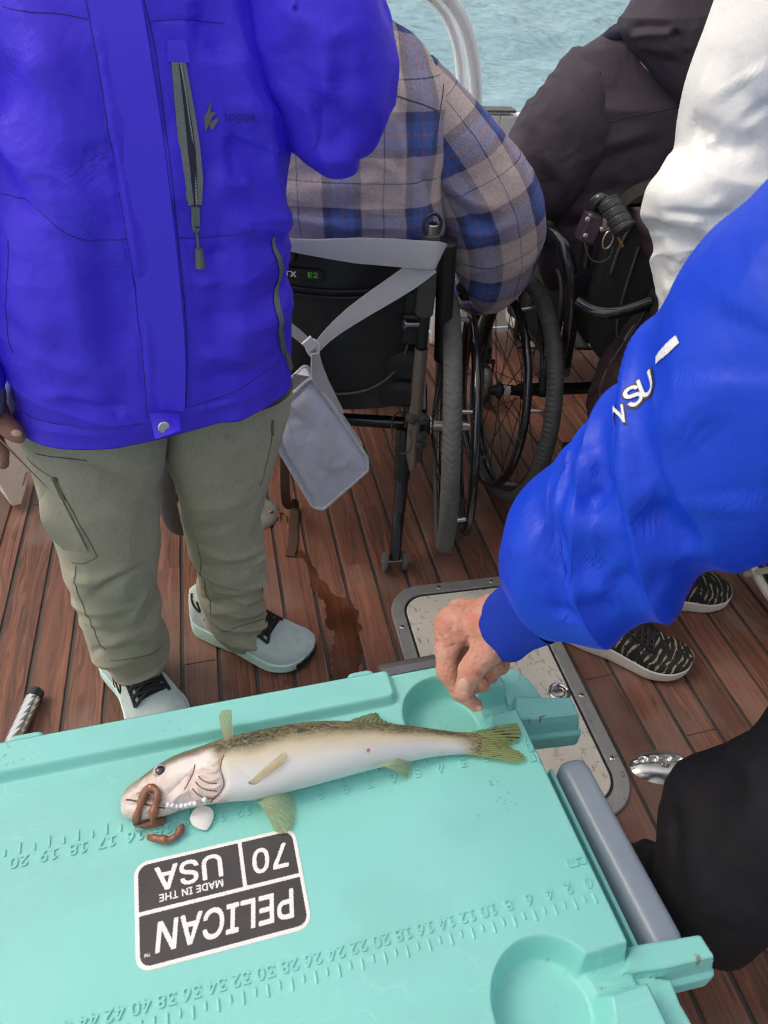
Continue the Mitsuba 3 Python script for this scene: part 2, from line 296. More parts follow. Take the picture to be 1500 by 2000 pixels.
# ---------------------------------------------------------------- deck with its planks
BX, BY = unit(V(1, -TILT, 0)), unit(V(TILT, 1, 0))        # the boat's own axes: across and along the planks
def quad_prism(x0, x1, y0, y1, z0, z1, b=.0012):
    lo = [(x0, y0), (x1, y0), (x1, y1), (x0, y1)]; sh = lambda y: TILT * (y - .5)
    ring = lambda d, z: [(x + sh(y) + (d if x == x0 else -d), y + (d if y == y0 else -d), z) for x, y in lo]
    return np.array([ring(0, z0), ring(0, z1 - b), ring(b, z1)])
deck = rbox((2.9, 3.1, .1), .01, (.12, .28, -.0535)); deck.vertices[:, 0] += TILT * (deck.vertices[:, 1] - .5)
obj('deck', deck, 'm_caulk'); tag('deck', kind='structure')
for k in range(-17, 24):
    r = ((math.floor(math.sin(k * 12.9898) * 43758.5453) % 1000) / 1000.0); y0 = -1.2
    cuts = [-1.2] + [c for c in np.arange(-1.31 - r * 1.3, 2.5, 1.31) if -1.0 < c < 1.7] + [1.8]
    for a, b in zip(cuts[:-1], cuts[1:]):
        P = quad_prism(SEAM0 + PITCH * k + .0036, SEAM0 + PITCH * (k + 1) - .0036, a + .0005, b - .0005, -.0034, 0)
        m = grid(P, True); m = trimesh.Trimesh(m.vertices, np.vstack([m.faces, [[8, 9, 10], [8, 10, 11]]]), process=False)
        obj('plank', m, 'm_wood', 'deck', smooth=False)
# spilled water on the planks
sp = [(-0.1164,0.8448,0.0),(-0.0967,0.8372,0.0),(-0.0866,0.8043,0.0),(-0.0827,0.7769,0.0),(-0.0732,0.7392,0.0),(-0.0621,0.7116,0.0),(-0.0574,0.692,0.0),(-0.0461,0.6774,0.0),(-0.0308,0.671,0.0),(-0.0222,0.6511,0.0),(-0.0217,0.6216,0.0),(-0.0239,0.5992,0.0),(-0.0197,0.5813,0.0),(-0.0298,0.5753,0.0),(-0.0358,0.5386,0.0),(-0.0368,0.5216,0.0),(-0.0484,0.492,0.0),(-0.0686,0.4593,0.0),(-0.0784,0.4434,0.0),(-0.1162,0.4462,0.0),(-0.1033,0.4919,0.0),(-0.1035,0.5096,0.0),(-0.0942,0.5151,0.0),(-0.0972,0.5339,0.0),(-0.0824,0.5544,0.0),(-0.0802,0.5782,0.0),(-0.0889,0.5967,0.0),(-0.0905,0.6196,0.0),(-0.0817,0.6406,0.0),(-0.0853,0.6649,0.0),(-0.0899,0.696,0.0),(-0.1017,0.7264,0.0),(-0.0917,0.7432,0.0),(-0.0906,0.772,0.0),(-0.1016,0.8109,0.0),(-0.1165,0.8242,0.0)]
poly = Polygon([q[:2] for q in sp]).buffer(0)
c = resample(poly, .003); nn = meshkit.fbm(np.c_[c * 70, c[:, :1] * 0], 3) - .5; e = np.roll(c, -1, 0) - np.roll(c, 1, 0); c = c + unit(np.c_[e[:, 1], -e[:, 0]]) * nn[:, None] * .016
poly = max(getattr(Polygon(c).buffer(0), 'geoms', [Polygon(c).buffer(0)]), key=lambda g: g.area)
obj('spilled_water', prism(shapely.set_precision(poly, 1e-5), .0, .0012, .0006, .002, 2), 'm_wet', smooth=40); tag('spilled_water', 'spilled water darkening the brown planks between the pale blue shoe and the hatch', 'puddle')

# ---------------------------------------------------------------- hatch in the deck
H0 = V(.345, .09, 0)
def hp(x, y, z=0): return H0 + BX * x + BY * y + V(0, 0, z)          # hatch coordinates: right edge x = 0, near edge y = 0
def rrect(x0, y0, x1, y1, r): return sbox(x0 + r, y0 + r, x1 - r, y1 - r).buffer(r, 12)
BR = np.c_[BX, BY, [0, 0, 1]]
W_, L_ = .327, .565
hatch = thing('hatch', 'cream deck hatch with rounded grey metal rim under the cooler', 'hatch')
outer, inner = rrect(-W_, 0, 0, L_, .075), rrect(-W_ + .027, .027, -.027, L_ - .027, .05)
def ringmesh(a, b, z0, z1, bev=.002, n=240):
    f = lambda g, k: np.array([g.exterior.interpolate(t, normalized=True).coords[0] for t in np.linspace(0, 1, k, endpoint=False)])
    a, b = [shapely.geometry.polygon.orient(x) for x in (a, b)]; A = f(a, n); B = f(b, 4 * n)
    cB = np.roll(B, 0, 0); idx = [np.argmin(((cB - (q * .9 + V(*a.centroid.coords[0]) * .1)) ** 2).sum(1)) for q in A]; Bq = cB[np.maximum.accumulate(np.unwrap(np.array(idx) / len(cB) * 2 * np.pi) / 2 / np.pi * len(cB)).astype(int) % len(cB)]
    d = unit(Bq - A); rows = [np.c_[A, np.full(n, z0)], np.c_[A, np.full(n, z1 - bev)], np.c_[A + d * bev, np.full(n, z1)], np.c_[Bq - d * bev, np.full(n, z1)], np.c_[Bq, np.full(n, z1 - bev)], np.c_[Bq, np.full(n, z0)]]
    return grid(np.array(rows), True)
obj('rim', place(ringmesh(outer, inner, .0, .0075), BR, H0), 'm_trim', hatch, smooth=30)
obj('seal', place(prism(inner.buffer(.001), .0005, .003, .001), BR, H0), 'm_dark', hatch)
obj('panel', place(prism(inner.buffer(-.005), .001, .0062, .002), BR, H0), 'm_cream', hatch)
def screw(parent, pos, r=.0055, z=.0075):
    s = obj('screw', place(lathe([(0, .0012), (r * .5, .0012), (r * .8, .0008), (r, 0), (r, -.003)][::-1], pos, (0, 0, 1), 16), None, (0, 0, z)), 'm_steel', parent)
    obj('slot', cat([rbox((r * 1.1, r * .22, .0006), .0001, V(pos) + V(0, 0, z + .0012)), rbox((r * .22, r * 1.1, .0006), .0001, V(pos) + V(0, 0, z + .0012))]), 'm_dark', s) if s.count('__') < 2 else None
for q in ((-.0135, .10), (-.0135, .235), (-.0135, .375), (-.0135, .49), (-W_ + .0135, .455), (-W_ + .0135, .33), (-.21, L_ - .0135), (-.09, L_ - .0135), (-.20, .0135)): screw(hatch, hp(*q))
la = thing('ring_latch', 'round chrome flush latch set in the cream hatch', 'latch')
lc = V((0.306,0.3408,0.006))
obj('cup', lathe([(.021, .0), (.021, .003), (.018, .0042), (.0155, .003), (.0125, -.003), (.0, -.004)], lc, (0, 0, 1), 36), 'm_chrome', la)
obj('ring', place(trimesh.creation.torus(.0105, .0018, 32, 10), None, lc + V(0, 0, .0022)), 'm_chrome', la)
obj('bar', rbox((.030, .008, .003), .001, lc + V(0, .003, .0015)), 'm_chrome', la)

# ---------------------------------------------------------------- oval stainless deck cleat
cl = thing('deck_cleat', 'oval polished stainless deck cleat beside the black trousers', 'deck cleat')
cc = V(.420, .158, 0); CR = basis((.98, -.2, 0), (.2, .98, 0))
n_, m_ = 96, 26; q = np.linspace(0, 2 * np.pi, n_, endpoint=False); rr = np.linspace(1, 0.001, m_)
xx = rr[:, None] * np.cos(q) * .058; yy = rr[:, None] * np.sin(q) * .034
zz = .012 * (1 - rr[:, None] ** 3.5) + 0 * xx
gro = np.exp(-((yy - .006) / .0022) ** 2) * (np.abs(xx) < .05); zz = zz - .0035 * gro
for hx in (-.034, -.014, .010, .032): zz = zz - .006 * np.exp(-(((xx - hx) / .0062) ** 2 + ((yy - .010) / .0045) ** 2) ** 2)
zz = zz - .006 * np.exp(-(((xx - .001) / .0055) ** 2 + ((yy - .001) / .0065) ** 2) ** 2)
top = np.stack([xx, yy, zz], -1); skirt = np.stack([xx[:1], yy[:1], 0 * yy[:1]], -1)
obj('plate', place(grid(np.concatenate([skirt, top]), True), CR, cc), 'm_steel', cl, smooth=True)
obj('bolt', place(lathe([(.0042, .004), (.0042, .008), (.003, .0095), (.0018, .0095), (.0015, .007)], (.001, .001, 0), (0, 0, 1), 18), CR, cc), 'm_chrome', cl)
tm = meshkit.text_mesh('ILIUS', .0075, .0006, True); tm.apply_translation([-tm.bounds[1][0] / 2, 0, 0]); tm.vertices = tm.vertices @ np.diag([.8, 1, 1])
obj('lettering', place(tm, CR, cc + CR @ V(.004, -.019, .0096)), 'm_dark', cl, smooth=False)

# ---------------------------------------------------------------- fence and rail at the edge of the deck
F0 = V(.64, 1.79, 0)
def fp(x, y, z): return F0 + BX * x + BY * y + V(0, 0, z)
fence = thing('deck_fence', 'white panelled fence closing the far edge of the deck', 'fence')
FH = .685
obj('top_rail', place(rbox((2.7, .038, .036), .006), BR, fp(0, 0, FH - .018)), 'm_white_tube', fence)
for x in (-.006, .037):
    pk = obj('post', place(rbox((.041, .046, FH - .008), .004), BR, fp(x, -.004, FH / 2 + .002)), 'm_panel', fence)
    obj('cap', place(rbox((.045, .05, .007), .002), BR, fp(x, -.004, FH + .0095)), 'm_rubber', pk)
def panel(x0, x1):
    p = obj('panel', place(rbox((x1 - x0, .012, FH - .06), .003), BR, fp((x0 + x1) / 2, .006, FH / 2 - .01)), 'm_panel', fence)
    return p
p1_ = panel(-1.3, -.03); p2_ = panel(.061, 1.3)
fr = ringmesh(rrect(-.105, 0, 0, .075, .012), rrect(-.098, .007, -.007, .068, .008), 0, .006, .001, 80)
obj('window_frame', place(fr, np.c_[BX, [0, 0, 1], -BY], fp(-.034, 0, FH - .125)), 'm_white_tube', p1_)
obj('window_fill', place(prism(rrect(-.1, .005, -.005, .07, .008), 0, .002, .0005), np.c_[BX, [0, 0, 1], -BY], fp(-.034, -.0005, FH - .125)), 'm_beige', p1_)
tm = meshkit.text_mesh('ONLY', .016, .0015, True)
obj('lettering', place(tm, np.c_[BX, [0, 0, 1], -BY], fp(.064, 0.000, FH - .075)), 'm_white_tube', p2_, smooth=False)
rail = thing('grab_rail', 'pair of curved white metal tubes rising from the fence beside the plaid shirt', 'rail')
obj('tube', tube([(.556, 1.70, .005), (.556, 1.70, .3)] + [(0.549,1.7,0.6988),(0.5342,1.7,0.79),(0.5114,1.7,0.8587),(0.4833,1.7,0.9109),(0.4499,1.7,0.9493),(0.404,1.7,0.9788),(0.3308,1.7,0.9994),(0.2112,1.7,1.0067)], .0178, 22, 120), 'm_white_tube', rail, smooth=True)
obj('tube', tube([(.515, 1.735, .005), (.515, 1.735, .3)] + [(0.5154,1.735,0.7349),(0.5002,1.735,0.8279),(0.4756,1.735,0.8864),(0.4428,1.735,0.9292),(0.3975,1.735,0.9617),(0.3366,1.735,0.9783),(0.2206,1.735,0.9863)], .0150, 22, 120), 'm_white_tube', rail, smooth=True)

# ---------------------------------------------------------------- things low on the left
sb = thing('seat_base', 'tapered beige plastic seat corner at the left edge behind the olive trousers', 'seat base')
pts = [(-0.7549,1.1,0.2321),(-0.6462,1.1,0.2254),(-0.6663,1.1,0.1037),(-0.7042,1.1,0.0215),(-0.7235,1.1,0.0185),(-0.7327,1.1,0.1417)]
q = np.array(pts); fr_ = np.array([q[0], q[1], q[2], q[3], q[4], q[5]]); bk = fr_ + V(-.06, .12, 0); bk[:, 2] = fr_[:, 2]
obj('shell', trimesh.convex.convex_hull(np.vstack([fr_, bk, fr_ * .5 + bk * .5 + V(0, 0, .004)])), 'm_beige', sb, smooth=False)
obj('pin', tube([(-0.6696,1.092,0.1145),(-0.6865,1.092,0.0792)], .0022, 8), 'm_steel', sb)
mt_ = Polygon([p[:2] for p in [(-0.8387,1.4405,0.0),(-0.7574,1.2667,0.0),(-0.7308,1.1298,0.0),(-0.7426,0.9863,0.0),(-0.7788,0.7884,0.0)]])
mat('m_mat', lambda p, n, uv: mix((.055, .034, .026), (.19, .115, .09), .5 + .5 * dr.sin(p.x * 900 + 2 * noise(p.x * 60, p.y * 60)) * dr.sin(p.y * 700)), .75, bump=lambda p, n, uv: dr.sin(p.x * 900) * dr.sin(p.y * 700), bs=.0006)
obj('floor_mat', prism(mt_, .0, .005, .002), 'm_mat'); tag('floor_mat', 'coarse brown woven mat at the left edge of the deck', 'mat')
bd = thing('deck_socket', 'round domed grey metal deck plate with a rusty screw behind the olive trousers', 'deck plate')
bc = V(-.185, .982, 0)
obj('plate', lathe([(.060, .0), (.060, .002), (.056, .006), (.045, .010), (.02, .0125), (0.0005, .013)], bc, (0, 0, 1), 60), 'm_trim', bd, smooth=True)
mat('m_brass', lambda p, n, uv: mix((.30, .15, .06), (.5, .33, .16), fbm(p.x * 300, p.y * 300, 0, 2)), .4, metal=.7)
obj('screw', lathe([(.006, 0), (.006, .004), (.003, .005), (.0005, .004)], V((-0.1466,0.9708,0.01)), (0, 0, 1), 16), 'm_brass', bd)
mat('m_leaf', lambda p, n, uv: mix((.11, .05, .02), (.22, .11, .05), noise(p.x * 400, p.y * 400)), .7)
lp = np.array([(-0.1309,0.9796,0.0),(-0.1148,0.9648,0.0),(-0.128,0.9447,0.0),(-0.1151,0.9345,0.0)]); 
obj('dead_leaf', cat([tube([a + V(0, 0, .002), (a + b) / 2 + V(0, 0, .005), b + V(0, 0, .002)], [.002, .004, .001], 7, sq=.35) for a, b in ((lp[0], lp[1]), (lp[0], lp[2]), (lp[1], lp[3]))]), 'm_leaf', smooth=True); tag('dead_leaf', 'scrap of brown leaf lying by the round grey deck plate', 'leaf')
# handle of a landing net lying on the planks
nt = thing('net_handle', 'silver ribbed pole handle with black end cap lying left of the cooler', 'pole handle')
a, b = V((-0.6338,0.5497,0.018)), V((-0.6999,0.3307,0.018)); d_ = unit(b - a)
s_ = np.linspace(0, 1, 160); c = a + (b - a) * (.03 + .97 * s_[:, None]); 
n_ = 48; tt_, u_, w_ = frames(c); q = np.linspace(0, 2 * np.pi, n_, endpoint=False); ln = np.linalg.norm(b - a) * s_
rad = .0135 + .0007 * np.sin(q[None] * 2 + ln[:, None] * 900) * np.sin(q[None] * 12 + ln[:, None] * 500)
obj('grip', grid(c[:, None] + rad[..., None] * (np.cos(q)[None, :, None] * u_[:, None] + np.sin(q)[None, :, None] * w_[:, None]), True, cap=True), 'm_chrome', nt, smooth=True)
obj('end_cap', lathe([(.0005, .0), (.012, .0), (.0148, .003), (.0152, .008), (.0152, .016), (.0135, .0165)], a - d_ * .004, d_, 30), 'm_black_plastic', nt)

# ---------------------------------------------------------------- the cooler
def teal(p, n, uv):
    c = mix((.21, .585, .54), (.265, .65, .61), fbm(p.x * 7, p.y * 7, p.z * 7, 3))
    sp = smoothstep(.84, .88, noise(p.x * 420, p.y * 420, p.z * 420)) * smoothstep(.72, .84, fbm(p.x * 19, p.y * 19, 3, 2))
    low = smoothstep(.448, .440, p.z) * smoothstep(.425, .432, p.z)
    dirt = smoothstep(.66, .78, fbm(p.x * 150, p.y * 150, 1, 4)) * smoothstep(.50, .68, fbm(p.x * 26, p.y * 26, 5, 2))
    c = mix(c, (.22, .15, .07), .75 * low * dirt)
    sc = smoothstep(.90, .97, 1 - dr.abs(2 * noise(p.x * 34 + 9 * noise(p.y * 9), p.y * 160, 7) - 1)) * smoothstep(.55, .75, fbm(p.x * 14, p.y * 14, 11, 2))
    c = mix(c, (.42, .74, .70), .25 * sc); c = mix(c, (.20, .47, .44), .30 * smoothstep(.56, .78, fbm(p.x * 5, p.y * 8, 21, 4)))
    return mix(c, (.05, .07, .06), .30 * sp)
mat('m_teal', teal, lambda p, n, uv: .34 + .12 * fbm(p.x * 22, p.y * 22, p.z * 22, 2), spec=.4, bump=lambda p, n, uv: noise(p.x * 750, p.y * 750, p.z * 750) + .8 * noise(p.x * 260, p.y * 260, p.z * 260), bs=.00010, eps=3e-4)
mat('m_grey_bar', lambda p, n, uv: mix((.20, .255, .325), (.25, .30, .37), fbm(p.x * 30, p.y * 30, p.z * 30, 3)), .36, bump=lambda p, n, uv: fbm(p.x * 300, p.y * 300, p.z * 300, 2), bs=.0002)
mat('m_decal_white', (.80, .80, .80), .4, spec=.3)
mat('m_decal_dark', lambda p, n, uv: mix((.036, .030, .034), (.055, .048, .053), fbm(p.x * 60, p.y * 60, 0, 3)), lambda p, n, uv: .42 + .15 * fbm(p.x * 40, p.y * 90, 0, 2))
ZL0 = .46
cooler = thing('cooler', 'large turquoise moulded cooler with embossed rulers and a black and white label on its lid', 'cooler')
def sd_rect(x, y, x0, x1, y0, y1, r):
    qx = np.abs(x - (x0 + x1) / 2) - (x1 - x0) / 2 + r; qy = np.abs(y - (y0 + y1) / 2) - (y1 - y0) / 2 + r
    return -(np.hypot(np.maximum(qx, 0), np.maximum(qy, 0)) + np.minimum(np.maximum(qx, qy), 0) - r)
def sd_poly(x, y, poly):
    p = np.array(poly, float)[:, :2]; d = np.full(x.shape, 1e9); s = np.ones(x.shape)
    for a, b in zip(p, np.roll(p, -1, 0)):
        e = b - a; wx, wy = x - a[0], y - a[1]; t = np.clip((wx * e[0] + wy * e[1]) / (e @ e), 0, 1)
        d = np.minimum(d, (wx - e[0] * t) ** 2 + (wy - e[1] * t) ** 2)
        c1, c2, c3 = y >= a[1], y < b[1], e[0] * wy > e[1] * wx
        s = np.where((c1 & c2 & c3) | (~c1 & ~c2 & ~c3), -s, s)
    return -s * np.sqrt(d)
def step(d, w): t = np.clip(d / (2 * w) + .5, 0, 1); return t * t * (3 - 2 * t)
lx = np.r_[np.arange(-.94, -.56, .006), np.arange(-.56, .1, .0016)]; ly = np.r_[np.arange(-.42, -.30, .006), np.arange(-.30, .15, .0016)]
LX, LY = np.meshgrid(lx, ly)
CX = -.447
arm_far = [(0.0206,0.0857,0.438),(0.0921,0.067,0.438),(0.0914,0.0523,0.438),(0.0909,0.0344,0.438),(0.0317,0.0412,0.438),(0.0039,0.0464,0.438)]
arm_near = [(0.0168,-0.192,0.438),(0.0913,-0.2,0.438),(0.0926,-0.2152,0.438),(0.0943,-0.2291,0.438),(0.039,-0.226,0.438),(-0.011,-0.2186,0.438)]
ledge = [(0.0179,0.1411,0.43),(0.0476,0.1262,0.43),(0.0581,0.1063,0.43),(0.0632,0.0789,0.43),(0.0549,0.0484,0.43),(0.0048,0.0601,0.43)]
ledge_near = [(-0.0062,-0.2046,0.43),(0.0488,-0.225,0.43),(0.0462,-0.247,0.43),(0.0484,-0.273,0.43),(0.047,-0.3054,0.43),(-0.0974,-0.2977,0.43)]
def lid_h(x, y):
    h = np.full(x.shape, -.078)
    xm = np.where(x < CX, 2 * CX - x, x)
    out = sd_rect(x, y, -.905, .0125, -.385, .1315, .022)
    for a in (arm_far, arm_near): h = np.maximum(h, -.078 + (.078 - .0245) * step(sd_poly(xm, y, a) - .001, .0045))
    h = np.maximum(h, -.078 + .046 * step(sd_poly(xm, y, ledge) - .001, .005))
    h = np.maximum(h, -.078 + .046 * step(sd_poly(xm, y, ledge_near) - .001, .005))
    h = np.maximum(h, -.078 + .078 * step(out - .002, .0042))
    # cups and channels
    for (cx, cy, r, y0, y1) in ((-.0715, .0625, .0465, .0530, .0790), (-.0785, -.2245, .0475, -.2290, -.2020)):
        cup = r - np.hypot(xm - cx, y - cy); ch = np.minimum(np.minimum(y - y0, y1 - y), np.minimum(xm - cx, .2 - xm))
        rec = np.maximum(cup, ch) if False else -(-np.maximum(cup, ch))
        s = step(rec, .0042); s = np.where(h < -.033, 0, s); h = np.where(h > -.033, h * (1 - s) + np.minimum(h, -.0255 - .0075 * step(cup - .003, .005)) * s, h)
    sl = sd_rect(x, y, -.83, -.1225, .0885, .131, .010); h = h + .0115 * step(sl, .0040) * (h > -.03)
    # the shallow scoops on top of the arms
    for cy in (.066, -.216): h = h - .0035 * np.exp(-((y - cy) / .008) ** 2) * step(xm - .01, .01) * step(.065 - xm, .015) * (h < -.012) * (h > -.033)
    return h + .0012 * (meshkit.fbm(np.stack([x * 5, y * 5, 0 * x], -1), 2, 3) - .5) * (h > -.05)
H = lid_h(LX, LY)
H = np.maximum(H, -.060); gl = grid(np.stack([LX, LY, H + ZL0], -1)); gl.update_faces(~(H.ravel()[gl.faces] < -.0597).all(1)); gl.remove_unreferenced_vertices()
lid = obj('lid', gl, 'm_teal', cooler, smooth=True)
body = Polygon([(-.885, -.36), (-.003, -.36), (-.003, .108), (-.885, .108)]).buffer(.0).buffer(-.03).buffer(.03)
def taper(m, z0, z1, s): v = m.vertices; t = (v[:, 2] - z0) / (z1 - z0); k = s + (1 - s) * t; v[:, 0] = CX + (v[:, 0] - CX) * k; v[:, 1] = -.126 + (v[:, 1] + .126) * k; return m
obj('body', taper(prism(body, .012, .398, .004, .01), .012, .398, .955), 'm_teal', cooler)
for x, y in ((-.80, -.29), (-.09, -.29), (-.80, .04), (-.09, .04)): obj('foot', rbox((.07, .05, .016), .005, (x, y, .014)), 'm_rubber', cooler)
# arms that hold the bar, with their lower flange
for a in (arm_far, arm_near):
    p = Polygon([q[:2] for q in a]).buffer(-.003).buffer(.003)
    obj('handle_arm', cat([prism(p.buffer(-.0045), .385, .4375, .003), prism(p.buffer(.0040), .386, .410, .005)]), 'm_teal', cooler)
b0, b1 = V(.0555, -.0065, .409), V(.0595, -.207, .409)
br = basis(b1 - b0, (1, 0, 0)); ln = np.linalg.norm(b1 - b0)
q = np.linspace(0, 2 * np.pi, 40, endpoint=False); sx, sy = np.sign(np.cos(q)) * np.abs(np.cos(q)) ** .55, np.sign(np.sin(q)) * np.abs(np.sin(q)) ** .55
rows = []
for t, k in ((0, 0.0), (0, .7), (.004, .93), (.012, 1), (ln - .012, 1), (ln - .004, .93), (ln, .7), (ln, 0)):
    rows.append(np.c_[np.full(40, t), (sx * .0175 + .003 * (sy < 0) * 0) * k, sy * .021 * k])
obj('handle_bar', place(grid(np.array(rows), True), np.c_[br[:, 0], br[:, 1], np.cross(br[:, 0], br[:, 1])], b0), 'm_grey_bar', cooler, smooth=50)
obj('handle_bracket', rbox((.005, .2, .05), .002, (.0325, -.106, .392)), 'm_teal', cooler)
# hinge knuckles and latch at the back
for x0, x1 in ((-.168, -.135), (-.532, -.497)):
    obj('hinge_knuckle', prism(rrect(x0, .112, x1, .146, .008), .40, .4535, .005), 'm_teal', cooler)
mat('m_latch', lambda p, n, uv: mix((.085, .088, .10), (.13, .135, .15), fbm(p.x * 50, p.y * 50, p.z * 50, 2)), .45)
for x0, x1 in ((-.127, -.045), (-.64, -.546)):
    lt = obj('latch', prism(rrect(x0, .125, x1, .156, .006), .40, .4475, .006), 'm_rubber2', cooler)
    obj('latch_plate', rbox((x1 - x0 - .006, .012, .004), .0015, ((x0 + x1) / 2, .1385, .4490)), 'm_latch', lt)
# embossed rulers; they read from the far side
RT = np.diag([-1., -1., 1.])
def emboss(text, h, x, y, parent, key='raised_number', mt='m_teal', d=.0019, bold=True, z=ZL0, sx=1.0, shear=0.0, wide=None):
    m = meshkit.text_mesh(text, h, d, bold); v = m.vertices; b = m.bounds; v[:, 0] -= (b[0][0] + b[1][0]) / 2; v[:, 1] -= h / 2
    v[:, 0] += shear * v[:, 1]; v[:, 0] *= (wide / (v[:, 0].max() - v[:, 0].min())) if wide else sx
    m.vertices = v; return obj(key, place(m, RT, (x, y, z)), mt, parent, smooth=False)
ticks = {}
for k in range(0, 62):
    if k % 2 == 0: emboss(str(k // 2), .0098, -.0254 * (k // 2), 0, lid)
tk = [prism(LineString([(-.0127 * k, .0088), (-.0127 * k, .0178 if k % 2 == 0 else .0138)]).buffer(.00105, 4), ZL0 - .001, ZL0 + .0018, .0008, .0007, 2) for k in range(0, 60)]
obj('tick_marks', cat(tk), 'm_teal', lid, kind='stuff')
YC = -.1446; XC = -.0049
for k in range(0, 74, 2): emboss(str(k), .0092, XC - .01 * k, YC, lid)
tk = [prism(LineString([(XC - .01 * k, YC - .0098), (XC - .01 * k, YC - (.0178 if k % 2 == 0 else .0143))]).buffer(.00105, 4), ZL0 - .001, ZL0 + .0018, .0008, .0007, 2) for k in range(0, 74)]
obj('tick_marks', cat(tk), 'm_teal', lid, kind='stuff')
emboss('in', .0105, -.0005, -.0135, lid, 'raised_letters'); emboss('cm', .0105, XC - .0015, YC + .0195, lid, 'raised_letters')
# the label
lb = obj('label', prism(rrect(-.408, -.1195, -.2595, -.0265, .0125), ZL0 - .001, ZL0 + .0009, .0004, .002, 2), 'm_decal_white', lid)
big = rrect(-.4045, -.116, -.263, -.030, .009)
for i, (x0, y0, x1, y1) in enumerate(((-.5, -.2, -.2, -.0745), (-.3105, -.0710, -.2, 0), (-.5, -.0710, -.3140, 0))):
    g = big.intersection(sbox(x0, y0, x1, y1)); obj('label_field', prism(g, ZL0 + .0004, ZL0 + .00115, .0001, .002, 1), 'm_decal_dark', cooler, smooth=False)
def decal(text, h, x, y, **k): return emboss(text, h, x, y, cooler, 'label_lettering', 'm_decal_white', .0005, True, ZL0 + .00105, **k)
decal('PELICAN', .0235, -.3315, -.0955, wide=.1215, shear=.16)
decal('70', .0215, -.2865, -.0515, wide=.033, shear=.10); decal('USA', .0205, -.3600, -.0463, wide=.0600); decal('MADE IN THE', .0062, -.3590, -.0632, wide=.0560)
decal('TM', .0024, -.3985, -.1075)

# ---------------------------------------------------------------- the fish
fish = thing('fish', 'golden brown walleye with white belly lying on its side across the cooler lid', 'fish')
ST = [((-0.4157,0.019,0.4655),(-0.4145,0.0429,0.4655),0.005),((-0.4105,0.0119,0.4715),(-0.4085,0.0468,0.4715),0.011),((-0.3971,0.0057,0.4765),(-0.3948,0.0527,0.4765),0.016),((-0.3791,0.003,0.4805),(-0.3794,0.0599,0.4805),0.02),((-0.3614,0.004,0.483),(-0.3599,0.0659,0.483),0.0225),((-0.339,0.003,0.485),(-0.3368,0.0685,0.485),0.0245),((-0.3171,-0.0003,0.4867),(-0.3163,0.0714,0.4867),0.0262),((-0.2864,-0.005,0.488),(-0.2831,0.0728,0.488),0.0275),((-0.2574,-0.0039,0.488),(-0.2516,0.0724,0.488),0.0275),((-0.2292,-0.0021,0.487),(-0.2194,0.0698,0.487),0.0265),((-0.1959,0.0009,0.485),(-0.1854,0.0628,0.485),0.0245),((-0.1647,0.0039,0.482),(-0.1547,0.0551,0.482),0.0215),((-0.1324,0.0056,0.478),(-0.1217,0.046,0.478),0.0175),((-0.1039,0.0066,0.474),(-0.0952,0.0378,0.474),0.0135),((-0.0815,0.005,0.471),(-0.0732,0.0314,0.471),0.0105),((-0.0619,0.0024,0.4665),(-0.0519,0.0286,0.4665),0.006),((-0.0515,0.0027,0.463),(-0.0424,0.026,0.463),0.0025)]

